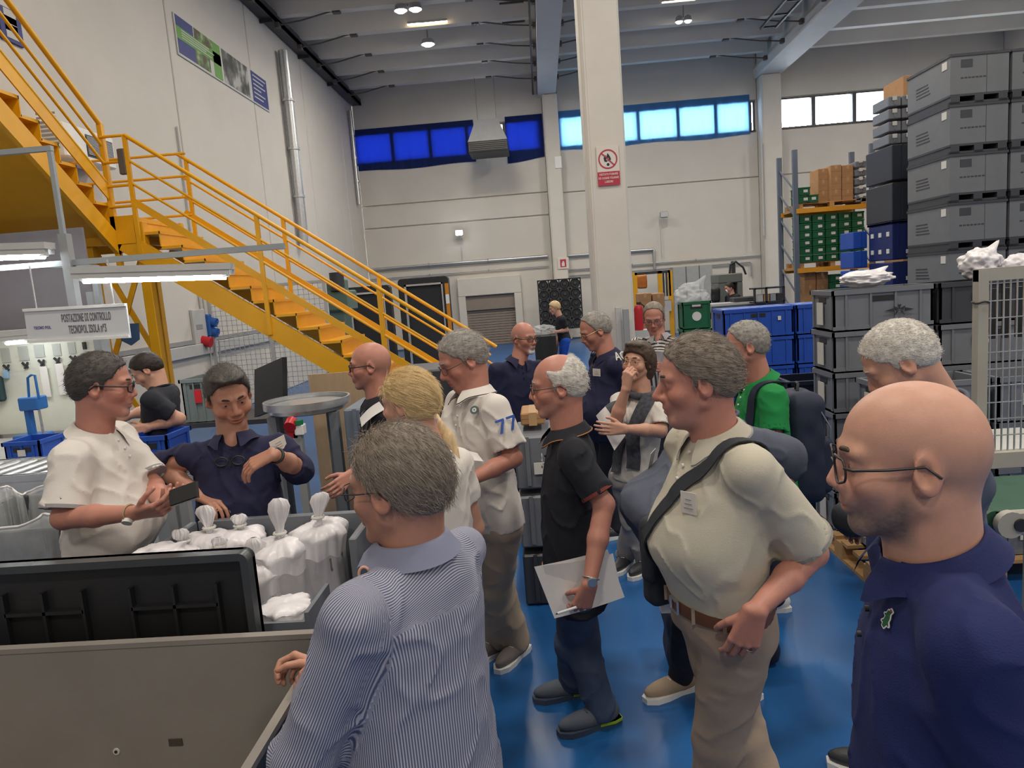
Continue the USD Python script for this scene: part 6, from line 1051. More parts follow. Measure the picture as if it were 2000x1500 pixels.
obj("liner", trimesh.Trimesh(v, np.vstack(f), process=False), M_film, t, smooth=True); obj("liner_edge", tube(np.vstack([rows[3], rows[3][:1]]), .006, 6, caps=False), M_sack, t, smooth=True)
# ------------------------------------------------------------------ things held and worn
def tf(P, x, u, o=.004, back=False):
    fn = P.back if back else P.surf; c = fn(x, u, o); e = fn(x + .015, u, o) - fn(x - .015, u, o); v = fn(x, u + .03, o) - fn(x, u - .03, o); xr = nrm(e); n = nrm(np.cross(xr, v)); s = 1 if not back else -1
    if n @ (P.f * s) < 0: n = -n
    y = nrm(v - xr * (xr @ v)); xr = np.cross(y, n); return wrap(P, c, n), xr, y, n
def decal(P, fr, poly, m, name, h=.0015, sc=1.0, dx=0, dy=0, dz=0, parent=None):
    c, xr, y, n = fr; g = trimesh.creation.extrude_polygon(poly, h, engine="earcut"); v = np.array(g.vertices); return obj(name, trimesh.Trimesh(c + xr * 0 + (v[:, :1] * sc + dx) * xr + (v[:, 1:2] * sc + dy) * y + (v[:, 2:] + dz) * n, g.faces, process=False), m, parent or P.t, smooth=False)
badge(P3, *spot(P3, 512, 862), .085, .058, .014, tilt=.2); badge(P4, *spot(P4, 697, 806), .075, .06, .012); badge(P9, *spot(P9, 1053, 905), .06, .075, .012); badge(P10, *spot(P10, 1168, 727), .075, .055, .02); badge(P15, *spot(P15, 1264, 884), .10, .07, .02, tilt=-.1); badge(P13, *spot(P13, 1352, 985), .055, .065, .014)
# crocodile emblem on the navy polo
fr = tf(P17, *spot(P17, 1728, 1212), .010); croc = Polygon([(-.3, -1.0), (.1, -1.15), (.35, -.7), (.75, -.75), (.45, -.35), (.5, .1), (.35, .55), (.55, .95), (.2, 1.15), (.0, .8), (-.15, .9), (-.25, .5), (-.6, .35), (-.25, .15), (-.35, -.3), (-.65, -.55), (-.3, -.65)])
decal(P17, fr, croc.buffer(.16), M_label, "emblem_outline", .0012, .0145); decal(P17, fr, croc, mat("emblem_green", s2l(30, 80, 52), .7), "emblem", .002, .0145); decal(P17, fr, Polygon([(.25, .9), (.5, .95), (.3, 1.02)]).buffer(.03), M_signr, "emblem_mouth", .0026, .0145)
# club crest on the black polo
fr = tf(P9, *spot(P9, 1086, 906), .012); decal(P9, fr, Polygon([(-.6, .9), (.6, .9), (.55, -.2), (0, -.8), (-.55, -.2)]), mat("crest_red", s2l(110, 40, 48), .7), "crest", .0015, .02, dy=.012); decal(P9, fr, Polygon([(-.25, .6), (.25, .6), (.2, -.1), (-.2, -.1)]), M_label, "crest_bar", .0025, .02, dy=.012)
for k, (w_, s_) in enumerate(((.03, "a"), (.022, "b"))): decal(P9, fr, sbox(-w_, -.003, w_, .003), M_label, "crest_text", .0015, 1, dy=-.022 - k * .013)
# white polo: round emblem and sleeve numerals
fr = tf(P7, *spot(P7, 932, 803), .014); decal(P7, fr, Point(0, 0).buffer(.021, 16), mat("emblem_teal", s2l(70, 92, 96), .6), "round_emblem", .002); decal(P7, fr, Point(0, 0).buffer(.011, 12).difference(Point(0, 0).buffer(.004)), M_label, "emblem_ring", .003)
sh, el, wr = P7.arms[0]; ax_ = nrm(sh - el); n_ = nrm(-P7.r * .8 + P7.f * -.1 + V(0, -.5, 0)); n_ = nrm(n_ - ax_ * (n_ @ ax_)); o_ = wrap(P7, sh * .50 + el * .50 + n_ * .03, n_, .03, .001)
obj("sleeve_numerals", text_on("77", .062, o_, np.cross(ax_, n_), ax_, .003, True), mat("numeral_blue", s2l(44, 84, 168), .7), P7.t, smooth=False)
# navy polo of the stout man: lettering, crest
n_ = nrm(-P10.r * .75 - P10.f * .35 + P10.a * .45); up2 = nrm(P10.a - n_ * (P10.a @ n_)); o_ = P10.shs[0] + P10.r * .055 + n_ * .0; o_ = wrap(P10, o_, n_, .05, .004)
obj("shoulder_lettering", text_on("AQU", .058, o_, np.cross(up2, n_), up2, .004, True), M_label, P10.t, smooth=False)
fr = tf(P10, *spot(P10, 1180, 698), .02); decal(P10, fr, Polygon([(-.7, .8), (.7, .8), (.6, -.3), (0, -1), (-.6, -.3)]).difference(Point(0, .1).buffer(.35)), mat("crest_grey", s2l(140, 146, 160), .7), "crest", .002, .045)
fr = tf(P2, *spot(P2, 297, 768), .012); decal(P2, fr, Point(0, 0).buffer(.02), M_label, "small_emblem", .002)
# rolled wristwatch, bracelets
def wristband(P, i, w, m, name, face=None):
    W = P.hands[i]["W"]; fd = nrm(P.arms[i][2] - P.arms[i][1]); x, y, d = frame_of(fd); c = W - fd * .018; b = obj(name, tube([c + (x * math.cos(q) * 1.05 + y * math.sin(q)) * .0315 for q in np.linspace(0, 2 * math.pi, 25)], w, 6, caps=False), m, P.t, smooth=True)
    if face is not None: n = nrm(-P.hands[i]["n"]); obj("watch_face", cyl(c + n * .026, c + n * .040, .018, n=18), face, b)
wristband(P3, 0, .006, M_black, "wristwatch", M_steel); wristband(P1, 1, .004, mat("cord_strap", s2l(160, 140, 110), .7), "bracelet", M_label); wristband(P9, 0, .003, M_steel, "bracelet", M_steel)
h_ = P13.hands[0]; Pq = h_["tips"]; obj("wedding_ring", tube([P13.hands[0]["W"] + h_["f"] * .118 - h_["t"] * .012 + (h_["t"] * math.cos(q) + h_["n"] * math.sin(q)) * .0105 - h_["n"] * .006 for q in np.linspace(0, 2 * math.pi, 17)], .0016, 6, caps=False), M_gold, P13.t, smooth=True)
# straps and bags
pts, nn = [], []
for k in np.linspace(0, 1, 15): x, u = -.10 + .26 * k, .93 - .80 * k; c, xr, y, n = tf(P13, x, u, .014); pts.append(c); nn.append(n)
W13 = lambda c, n: wrap(P13, c, n, .03, .004); q0 = P13.shs[0] + P13.r * .06
pts, nn = pts[2:], nn[2:]; hd_ = [(P13.back(-.06, .75), -P13.f), (P13.back(-.08, .88), nrm(P13.a * .4 - P13.f)), (q0 - P13.f * .05, nrm(P13.a - P13.f * .6)), (q0, P13.a), (q0 + P13.f * .045, nrm(P13.a + P13.f * .5)), (q0 + P13.f * .08 - P13.a * .03 + P13.r * .01, nrm(P13.a * .7 + P13.f))]
pts = [W13(c, n) for c, n in hd_] + pts; nn = [n for c, n in hd_] + nn
bagc = V(*at(1300, 1090, 2.42)); pts.append(bagc + V(.02, -.02, .10)); nn.append(nn[-1]); M_strap = mat("dark_webbing", s2l(38, 42, 50), .8, bump=.4, bscale=500)
tb = thing("shoulder_bag", "dark satchel hanging in front of the beige polo man on a wide strap", "bag", (bagc[0], bagc[1], bagc[2] - .2)); strip(pts, .048, nn, .004, "strap", M_strap, tb, P13)
def soft_box(c, hx, hy, hz, Rz, r=.03, h=.008, ns=.012, sd=1, tap=.0):
    R = rotz(Rz)
    def f(p):
        q = (p - c) @ R; k = 1 + tap * q[:, 2] / hz; d = np.abs(q) - (V(hx, hy, hz) - r) * np.c_[k, k, np.ones(len(q))]; return np.sqrt((np.maximum(d, 0) ** 2).sum(1)) + np.minimum(d.max(1), 0) - r + ns * (meshkit.noise(q * 12 + sd, sd) - .5)
    e = math.hypot(hx, hy) + .05; return nets(f, c - V(e, e, hz + .05), c + V(e, e, hz + .05), h, .02)
M_bagd = mat("dark_nylon", s2l(34, 38, 46), .7, bump=.3, bscale=200); M_bagn = mat("navy_nylon", s2l(28, 36, 58), .7, bump=.3, bscale=200)
obj("pouch", soft_box(bagc, .085, .05, .16, R_(22), .035, sd=3), M_bagd, tb, smooth=True); obj("flap", soft_box(bagc + V(-.01, -.035, .04), .082, .03, .10, R_(22), .025, sd=4), M_bagd, tb, smooth=True)
p = at(1300, 1180, 2.40); obj("folded_paper", bx(p[0] - .016, p[0] + .02, p[1], p[1] + .06, p[2] - .034, p[2] + .06), M_paper, tb)
bc = V(*at(1562, 868, 3.98)); tb = thing("backpack", "dark navy backpack on the back of the man in green", "backpack", (bc[0], bc[1], bc[2] - .3)); obj("body", soft_box(bc, .11, .16, .31, 0, .08, .01, .015, 5, -.12), M_bagn, tb, smooth=True); obj("front_pocket", soft_box(bc + V(.085, -.01, -.10), .055, .13, .16, 0, .04, .01, .012, 6), M_bagn, tb, smooth=True); obj("zip", tube([bc + V(.125, -.12 + .02, .05), bc + V(.118, -.13, .12), bc + V(.06, -.14, .22)], .004, 6), M_steel, tb)
obj("grab_handle", tube([bc + V(-.02, -.03, .29), bc + V(-.01, -.02, .35), bc + V(.0, .03, .35), bc + V(.0, .05, .29)], .009, 8), M_bagd, tb, smooth=True)
for i, sx in ((0, -1), (1, 1)):
    pts, nn = [bc + V(-.10, sx * -.0 - .10 * (1 if i == 0 else -1), .24)], [P14.a]; s_ = P14.shs[i] - P14.r * sx * .06; hd_ = [(s_ - P14.f * .06, nrm(P14.a - P14.f * .6)), (s_, P14.a), (s_ + P14.f * .06, nrm(P14.a + P14.f * .7))]; pts += [wrap(P14, c, n, .03, .004) for c, n in hd_]; nn += [n for c, n in hd_]
    for u in (.80, .68, .56, .46): c, xr, y, n = tf(P14, sx * (.125 + .03 * (.8 - u)), u, .014); pts.append(c); nn.append(n)
    strip(pts, .05, nn, .006, "shoulder_strap", M_bagn, tb, P14)
fl_ = at(1415, 1320, 3.35); obj("cloth_bag", soft_box(V(fl_[0], 3.42, .165), .27, .10, .16, R_(0), .03, .012, .03, 8), M_bagn, smooth=True, label="navy cloth bag on the floor behind the beige polo man's legs", cat="bag")
# scarf of the woman
M_scarf = mat("scarf_weave", s2l(70, 72, 80), .9, var=.55, scale=45, bump=.3, bscale=150)
ts = thing("scarf", "grey mottled scarf hanging from the neck of the brown-haired woman", "scarf", P11.neck - V(0, 0, .5)); th = np.linspace(0, 2 * math.pi, 25)
obj("neck_loop", tube([P11.neck + (P11.r * math.cos(q) * .078 + P11.f * (math.sin(q) * .072 + .006)) + P11.a * (.012 - .02 * math.sin(q)) for q in th], .024, 10, caps=False), M_scarf, ts, smooth=True)
for sx, ub in ((1, .02), (-1, .12)):
    pts, nn = [], []
    for u in np.linspace(.97, ub, 11): c, xr, y, n = tf(P11, sx * (.055 + .012 * math.sin(u * 9)), u, .022); pts.append(c); nn.append(n)
    strip(pts, .085, nn, .014, "hanging_end", M_scarf, ts, P11)
# ponytail of the blonde woman
c0 = V(*at(852, 826, 2.74)); tail = [V(*at(*q)) for q in ((838, 812, 2.76), (856, 830, 2.74), (872, 856, 2.71), (884, 884, 2.69), (897, 904, 2.68))]; pt = obj("ponytail", tube(tail, [.035, .022, .034, .026, .006], 14), hair_mat("blond", HAIRC["blond"]), P5.t, smooth=True); obj("hair_tie", tube([tail[1] + (P5.r * math.cos(q) + P5.a * math.sin(q)) * .024 for q in th], .007, 8, caps=False), mat("lilac_tie", s2l(160, 130, 170), .6), pt, smooth=True)
# papers, phone, pen, cord
def sheet(label, corners, name="paper_sheet", curl=.012, m=None):
    A, B, C, D = [V(*c) for c in corners]; n = nrm(np.cross(B - A, D - A)); K = 9; g = np.linspace(0, 1, K); P_ = np.array([[(A * (1 - u) + B * u) * (1 - v) + (D * (1 - u) + C * u) * v + n * curl * (math.sin(3.0 * u) + .6 * v * v) for u in g] for v in g]).reshape(-1, 3); v2 = np.vstack([P_, P_ - n * .0015]); f = []
    for i in range(K - 1):
        for j in range(K - 1): a, b, c, d = i * K + j, i * K + j + 1, (i + 1) * K + j + 1, (i + 1) * K + j; f += [(a, b, c), (a, c, d), (a + K * K, c + K * K, b + K * K), (a + K * K, d + K * K, c + K * K)]
    return obj(name, trimesh.Trimesh(v2, np.array(f), process=False), m or M_paper, smooth=False, label=label, cat="paper")
a = lambda px, py, Y: at(px, py, Y)
sheet("front sheet of white papers held low by the man in the black polo", (a(1083, 1208, 2.69), a(1220, 1166, 2.72), a(1186, 1072, 2.74), a(1043, 1106, 2.70))); sheet("rear sheet of white papers held low by the man in the black polo", (a(1090, 1200, 2.71), a(1214, 1158, 2.73), a(1196, 1078, 2.755), a(1060, 1102, 2.70)), curl=.02)
p0, p1 = at(1090, 1198, 2.63), at(1126, 1186, 2.61); tp = thing("pen", "white pen in the hand that holds the papers", "pen", p0); obj("barrel", cyl(p0, p1, .0055), M_white, tp); obj("tip", cyl(p0, p0 + (p0 - p1) * .14, .004, .001), M_black, tp)
sheet("white paper held by the brown-haired woman under her folded arms", (a(1200, 880, 4.28), a(1222, 850, 4.30), a(1182, 794, 4.34), a(1164, 812, 4.34))); sheet("white sheet read by the man in the bold striped shirt", (a(1250, 716, 5.66), a(1308, 712, 5.68), a(1302, 684, 5.62), a(1258, 688, 5.62))); sheet("white sheet in the hands of the bald man in the black polo", (a(706, 834, 3.62), a(752, 800, 3.66), a(742, 786, 3.68), a(704, 818, 3.66))); sheet("folded white sheet at the white polo man's forearm with numerals", (a(870, 905, 3.10), a(945, 902, 3.16), a(932, 888, 3.22), a(872, 884, 3.18)))
p = at(334, 974, 2.40); q = at(386, 956, 2.38); tp = thing("phone", "dark phone in the left man's hands", "phone", p); obj("case", bar(p, q, .012, .06, up=(.1, .4, 1)), M_gun, tp); obj("screen", bar(V(*p) + V(0, -.008, .004), V(*q) + V(0, -.008, .004), .004, .054, up=(.1, .4, 1)), M_black, tp)
c = V(*at(712, 1122, 1.43)); obj("cord_loop", tube([c + V(math.cos(q) * .012, 0, math.sin(q) * .017) for q in np.linspace(.5, 6.6, 17)] + [c + V(.016, .01, -.03)], .0032, 6), mat("pink_cord", s2l(222, 170, 150), .6), P6.t, smooth=True)
obj("hanging_sunglasses", [tube([P3.surf(-.035 + .07 * k, .80, .016) - P3.a * .0 + P3.f * .002 + (P3.r * math.cos(q) * .026 + P3.a * math.sin(q) * .019) for q in np.linspace(0, 2 * math.pi, 17)], .004, 6, caps=False) for k in (0, 1)], M_black, P3.t, smooth=True)
pts, nn = [], []
for k in np.linspace(0, 1, 8): c, xr, y, n = tf(P12, .11, .97 - .8 * k, .012); pts.append(c); nn.append(n)
strip(pts, .04, nn, .004, "bag_strap", M_strap, P12.t)
jc = V(*at(1690, 1010, 2.62)); obj("folded_jacket", soft_box(jc, .10, .07, .055, .2, .04, .008, .03, 11), M_bagd, smooth=True, label="black folded jacket held by the white-haired man in front of the crates", cat="jacket")
# ------------------------------------------------------------------ work station at left
y = 5.5; A, B, C, D = at(48, 603, y), at(247, 592, y), at(256, 652, y), at(56, 678, y); xs0_, xs1_, zt, zb = (A[0] + D[0]) / 2, (B[0] + C[0]) / 2, (A[2] + B[2]) / 2, (C[2] + D[2]) / 2
t = thing("hanging_sign", "white hanging sign board reading postazione di controllo at left", "sign", ((xs0_ + xs1_) / 2, y, zb)); rr = B - A; rr[1] = 0; rr = nrm(rr); uu = nrm(np.cross((0, -1, 0), rr)) * 1.0; uu = nrm(np.cross(V(0, -1, 0), rr)); uu = uu if uu[2] > 0 else -uu
ctr = (A + B + C + D) / 4; W, H_ = np.linalg.norm(B - A), (np.linalg.norm(D - A) + np.linalg.norm(C - B)) / 2; M_sgn = mat("sign_board", s2l(206, 208, 212), .4, var=.02)
obj("board", bar(ctr - rr * W / 2, ctr + rr * W / 2, .02, H_, up=uu), M_sgn, t)
for s in (-1, 1): obj("frame_rail", bar(ctr - rr * W / 2 + uu * s * (H_ / 2 - .012) + V(0, -.014, 0), ctr + rr * W / 2 + uu * s * (H_ / 2 - .012) + V(0, -.014, 0), .022, .022, up=uu), M_white, t)
for s in (-1, 1): e_ = ctr + rr * W * .38 * s + uu * H_ / 2; obj("rod", cyl(e_, (e_[0], 5.62 if False else e_[1], at(300, 522, 5.62)[2] + .08), .006), M_steel, t)
M_ltr = mat("sign_grey_ink", s2l(104, 104, 112), .6); M_ltb = mat("sign_blue_ink", s2l(96, 98, 150), .6)
obj("lettering", text_on("POSTAZIONE DI CONTROLLO", .060, ctr + rr * W * .10 + uu * .016 + V(0, -.011, 0), rr, uu, .002, True, width=W * .48), M_ltr, t, smooth=False); obj("lettering", text_on("TECNOPOL ISOLA n°3", .060, ctr + rr * W * .10 - uu * .076 + V(0, -.011, 0), rr, uu, .002, True, width=W * .37), M_ltr, t, smooth=False); obj("logo_lettering", text_on("TECNO POL", .022, ctr - rr * W * .34 - uu * .03 + V(0, -.011, 0), rr, uu, .002, True, width=W * .17), M_ltb, t, smooth=False)
def tube_lamp(p, q, label, m_h=None, w=.13, power=26):
    p, q = V(*p), V(*q); t = thing("tube_lamp", label, "lamp", (p + q) / 2); d = nrm(q - p)
    obj("housing", bar(p - d * .06 + V(0, 0, .055), q + d * .06 + V(0, 0, .055), w, .05), M_lgrey, t); obj("reflector", [bar(p - d * .05 + V(0, sy * w * .42, .02), q + d * .05 + V(0, sy * w * .42, .02), .008, .06) for sy in (-1, 1)], M_lgrey, t, smooth=False); obj("tube", tube([p - V(0, 0, .022), q - V(0, 0, .022)], .027, 12), glow("tube_glow", (.93, .98, 1.0), power), t, smooth=True)
    for e in (p, q): obj("socket", bx(e[0] - .02, e[0] + .02, e[1] - .03, e[1] + .03, e[2] - .025, e[2] + .04), M_white, t)
    return t
p, q = at(162, 542, 5.45), at(440, 534, 5.6); tube_lamp(p, q, "long lit tube lamp hanging in front of the yellow stairs")
tube_lamp(at(-190, 503, 5.5), at(85, 494, 5.5), "lit tube lamp cut by the picture's left edge"); tube_lamp(at(12, 664, 6.3), at(55, 660, 6.3), "short lit tube lamp over the white tool board", power=20)
y = 5.62; M_gan = mat("gantry_grey", s2l(150, 156, 160), .45); t = thing("gantry", "pale grey steel gantry that carries the lamps and the sign", "gantry", (at(120, 500, y)[0], y, 0)); X = lambda px, py: at(px, py, y)
a, b, c, d = X(97, 290), X(127, 480), X(128, 482), X(152, 596); obj("post", bar((b[0], y, b[2] - .05), (b[0], y, a[2]), .035, .035), M_gan, t); obj("top_beam", bar((-6.0, y, a[2]), (b[0] + .02, y, a[2]), .04, .04), M_gan, t); obj("hanger_post", bar((d[0] - .02, y, X(150, 600)[2]), (d[0] - .02, y, c[2] + .1), .07, .07), M_grey, t)
zl_ = X(300, 522)[2]; obj("lamp_beam", bar((-6.0, y, zl_ + .09), (X(560, 530)[0], y + .02, zl_ + .085), .04, .045), M_gan, t); obj("leg", bar((X(100, 700)[0], y + .75, 0), (X(100, 700)[0], y + .75, zl_ + .09), .05, .05), M_gan, t); obj("cross_beam", bar((X(100, 700)[0], y, zl_ + .09), (X(100, 700)[0], y + .8, zl_ + .09), .04, .04), M_gan, t)
# cabin panel and tool board
y = 6.6; a, b = at(-120, 500, y), at(165, 500, y); z0, z1 = at(80, 640, y)[2], at(120, 500, y)[2]; M_pan = mat("panel_mauve", s2l(120, 116, 122), .6)
t = thing("tool_board", "white tool board with hanging papers and clips under a grey panel", "tool board", ((a[0] + b[0]) / 2, y, 0)); xb1 = at(205, 760, y)[0]
obj("upper_panel", bx(-5.95, b[0], y + .02, y + .05, z0, z1 + .25), M_pan, t); obj("board", bx(-5.95, xb1, y, y + .04, .9, z0), mat("board_white", s2l(214, 216, 204), .55), t); obj("post", bx(xb1 - .03, xb1 + .03, y - .02, y + .05, 0, z0 + .3), M_gan, t)
def on_b(px, py): return at(px, py, y - .004)
sc = 1 / 6.25
for (u0, v0, u1, v1) in ((0, 815, 135, 985), (212, 795, 358, 960), (408, 775, 552, 920), (632, 762, 752, 902), (822, 745, 932, 880)): p, q = on_b(u0 * sc, 550 + v0 * sc), on_b(u1 * sc, 550 + v1 * sc); obj("grey_sheet", bx(p[0], q[0], y - .008, y, q[2], p[2]), mat("sheet_grey", s2l(176, 180, 174), .6), t)
for (u, v) in ((90, 1040), (320, 1010), (518, 980), (708, 952), (902, 932)): p = on_b(u * sc, 550 + v * sc); k = obj("clip", [bar(p + V(-.03, -.012, .02), p + V(.02, -.012, -.035), .012, .02), bar(p + V(.03, -.016, .02), p + V(-.01, -.016, -.04), .012, .016)], M_dark, t, smooth=False)
for (u0, v0, u1, v1) in ((500, 1035, 650, 1400), (690, 1000, 845, 1370), (850, 1110, 925, 1310)): p, q = on_b(u0 * sc, 550 + v0 * sc), on_b(u1 * sc, 550 + v1 * sc); obj("hanging_paper", bx(p[0], q[0], y - .03, y - .024, q[2], p[2]), M_paper, t)
p, q = on_b(0, 734), on_b(18, 782); obj("dark_pouch", bx(p[0] - .2, q[0], y - .08, y - .01, q[2], p[2], .02), mat("pouch_green", s2l(36, 62, 66), .7), t); p, q = on_b(9, 722), on_b(20, 738); obj("blue_tag", bx(p[0], q[0], y - .03, y - .01, q[2], p[2]), mat("pale_blue", s2l(150, 190, 225), .5), t); p, q = on_b(163, 668), on_b(170, 682); obj("switch", bx(p[0], q[0], y - .03, y, q[2], p[2]), M_dark, t)
# blue press stand and blue crate on the bench
y = 5.6; S = lambda px, py: at(px, py, y); M_pb = mat("press_blue", s2l(42, 104, 176), .4); p = S(55, 858); t = thing("hand_press", "blue hand press with a looped handle standing on the bench at left", "press", p)
a, b = S(33, 850), S(90, 864); obj("base", bx(a[0], b[0], y - .06, y + .12, b[2], a[2], .008), M_pb, t); a, b = S(46, 800), S(63, 850); obj("column", bx(a[0], b[0], y, y + .06, b[2], a[2]), M_pb, t); a, b = S(37, 777), S(80, 800); obj("head", bx(a[0], b[0], y - .03, y + .1, b[2], a[2], .01), M_pb, t)
a, b, c, d = S(57, 780), S(54, 738), S(68, 733), S(76, 778); obj("handle_loop", tube([a, b, (b + c) / 2 + V(0, 0, .012), c, d], .010, 8), M_pb, t, smooth=True); a, b = S(76, 800), S(80, 850); obj("ram", cyl(a, (a[0] + .005, a[1], b[2]), .010), M_steel, t)
y = 5.2; a, b = at(5, 868, y), at(80, 905, y); zb = b[2]; crate("storage_crate", "blue crate with a white tick mark on the bench at far left", "crate", b[0] - a[0], .3, a[2] - b[2] + .01, P_blue, ((a[0] + b[0]) / 2, y + .16, zb), 0, [("f", .0, .5, .06, .05)], 3, .012)
t = thing("work_bench", "pale work bench under the tool board", "bench", (-4.6, 5.5, 0)); obj("top", bx(-5.9, at(210, 900, 5.2)[0], 5.0, 6.5, zb - .04, zb), M_lgrey, t)
for x in (-5.7, at(190, 900, 5.2)[0]): obj("leg", bx(x, x + .06, 5.1, 5.16, 0, zb - .04), M_lgrey, t); obj("leg", bx(x, x + .06, 6.3, 6.36, 0, zb - .04), M_lgrey, t)
# aluminium conveyor rails in front of the bench and beside the worker
M_alu = mat("aluminium", (.62, .63, .64), .32, metal=.8, var=.08, scale=12)
def roller_track(x0, x1, y0, y1, z, label):
    t = thing("roller_conveyor", label, "conveyor", ((x0 + x1) / 2, (y0 + y1) / 2, 0))
    for yy in (y0, y1): obj("side_rail", [bx(x0, x1, yy - .02, yy + .02, z - .10, z - .06), bx(x0, x1, yy - .02, yy + .02, z - .04, z), bx(x0, x1, yy - .01, yy + .01, z - .10, z)], M_alu, t, smooth=False)
    n = int((x1 - x0) / .12)
    for k in range(n): x = x0 + .06 + k * .12; obj("roller", cyl((x, y0, z - .025), (x, y1, z - .025), .024, n=10), M_steel, t, smooth=True)
    for x in (x0 + .15, x1 - .15):
        for yy in (y0, y1): obj("leg", bx(x - .025, x + .025, yy - .025, yy + .025, 0, z - .1), M_grey, t)
z = at(60, 912, 4.3)[2]; roller_track(-5.6, at(225, 930, 4.3)[0], 4.1, 4.6, z, "aluminium roller conveyor behind the man in the white polo at left")
z = at(330, 915, 4.0)[2]; roller_track(at(262, 915, 4.15)[0] + .25, at(410, 915, 4.15)[0], 3.95, 4.4, z - .03, "short aluminium roller track between the white polo and navy shirt men")
y = 4.5; a, b = at(262, 852, y), at(345, 890, y); crate("storage_crate", "blue crate on the track below the young worker's hands", "crate", b[0] - a[0], .3, .16, P_blue, ((a[0] + b[0]) / 2, y + .05, at(300, 893, y)[2]), 0, (), 3, .012)
t = thing("crate_stand", "grey stand under the blue crate by the young worker", "stand", ((a[0] + b[0]) / 2, y, 0)); obj("top", bx(a[0] - .05, b[0] + .05, y - .12, y + .22, at(300, 893, y)[2] - .03, at(300, 893, y)[2]), M_grey, t); obj("column", bx((a[0] + b[0]) / 2 - .06, (a[0] + b[0]) / 2 + .06, y - .05, y + .1, 0, at(300, 893, y)[2] - .03), M_grey, t)
y = 5.9; a, b = at(352, 742, y), at(424, 800, y); zb = b[2] - .1; crate("storage_crate", "grey-green crate with a red label behind the navy shirt man", "crate", b[0] - a[0], .4, a[2] - zb, mat("plastic_sage", s2l(112, 122, 122), .5), ((a[0] + b[0]) / 2, y + .2, zb), 0, (), 4, .014, mark=lambda t: obj("red_label", bx(-.03, .03, -.216, -.21, (a[2] - zb) * .45, (a[2] - zb) * .75), M_red, t, world=False, smooth=False))
t = thing("side_table", "dark table under the grey-green crate", "table", ((a[0] + b[0]) / 2, y + .2, 0)); obj("top", bx(a[0] - .3, b[0] + .6, y - .05, y + .6, zb - .04, zb), M_dark, t); obj("leg", bx(a[0] - .2, a[0] - .15, y, y + .05, 0, zb - .04), M_dark, t); obj("leg", bx(b[0] + .45, b[0] + .5, y, y + .05, 0, zb - .04), M_dark, t)
y = 5.4; a, b, c, d = at(497, 722, y), at(551, 698, y - .25), at(553, 792, y - .25), at(497, 815, y); t = thing("monitor", "black monitor turned sideways beside the navy shirt man", "monitor", (c[0], c[1], d[2])); obj("screen", quadplate([d, c, b, a], .04), M_black, t); obj("stand", bar(((a[0] + b[0]) / 2, y, 0), ((a[0] + b[0]) / 2, y, d[2] + .1), .05, .05), M_dark, t)
# round silver turntable with emergency buttons
y = 4.9; c = at(600, 786, y); r = 75 / F * y; t = thing("turntable", "round silver accumulating table with grey legs behind the navy shirt man", "table", (c[0], c[1], 0)); obj("disc", lathe([(.001, .0), (r - .01, 0), (r, -.005), (r, -.05), (r - .02, -.06), (.001, -.06)], 40, c), M_alu, t, smooth=30); obj("guard_ring", lathe([(r + .02, .03), (r + .035, .03), (r + .035, -.02), (r + .02, -.02)], 40, c), M_alu, t, smooth=30); zf = at(650, 925, y)[2]
for dx, dy in ((.22, -.12), (-.2, -.15), (.1, .2)): obj("leg", bx(c[0] + dx - .03, c[0] + dx + .03, c[1] + dy - .03, c[1] + dy + .03, 0, c[2] - .06), mat("leg_grey", s2l(118, 124, 132), .5), t)
obj("shelf", bx(c[0] - .25, c[0] + .25, c[1] - .2, c[1] + .22, .28, .32), M_grey, t); y2 = 4.55; p = at(575, 850, y2); obj("button_panel", bx(p[0] - .05, p[0] + .02, y2, y2 + .06, p[2] - .02, p[2] + .05), M_red, t); obj("red_cap", cyl((p[0] - .015, y2 - .03, p[2] + .06), (p[0] - .015, y2 + .03, p[2] + .09), .04), M_red, t); p = at(585, 838, y2); obj("green_box", bx(p[0] - .03, p[0] + .03, y2 - .02, y2 + .05, p[2] - .04, p[2] + .03, .006), M_white, t); obj("green_cap", cyl((p[0], y2, p[2] + .03), (p[0], y2, p[2] + .06), .028), mat("cap_green", s2l(20, 120, 80), .4), t); p = at(583, 870, y2); obj("button_post", bx(p[0] - .025, p[0] + .025, y2 + .0, y2 + .05, .0, p[2] + .08), M_grey, t)
y = 4.3; a, b = at(548, 905, y), at(622, 942, y); t = thing("trolley", "low grey trolley with wheels on the blue floor behind the navy shirt man", "trolley", ((a[0] + b[0]) / 2, y + .3, 0)); obj("deck", bx(a[0] - .2, b[0], y - .15, y + .2, .30, .34), M_grey, t); obj("box", bx(a[0] - .1, b[0] - .1, y - .1, y + .15, .34, .55, .01), mat("trolley_grey", s2l(96, 104, 112), .5), t)
for x in (a[0] - .12, b[0] - .06): obj("leg", bx(x - .02, x + .02, y + .05, y + .1, .1, .30), M_grey, t); obj("wheel", cyl((x - .02, y + .075, .06), (x + .02, y + .075, .06), .06), M_black, t)
y = 5.6; a, b = at(602, 732, y), at(720, 728, y); obj("plywood_sheet", bx(a[0], b[0], y, y + .02, .02, a[2]), mat("plywood", s2l(178, 152, 122), .7, var=.1, scale=3, stretch=(6, 1, 1)), label="beige plywood sheet standing upright behind the bald man in black", cat="sheet")
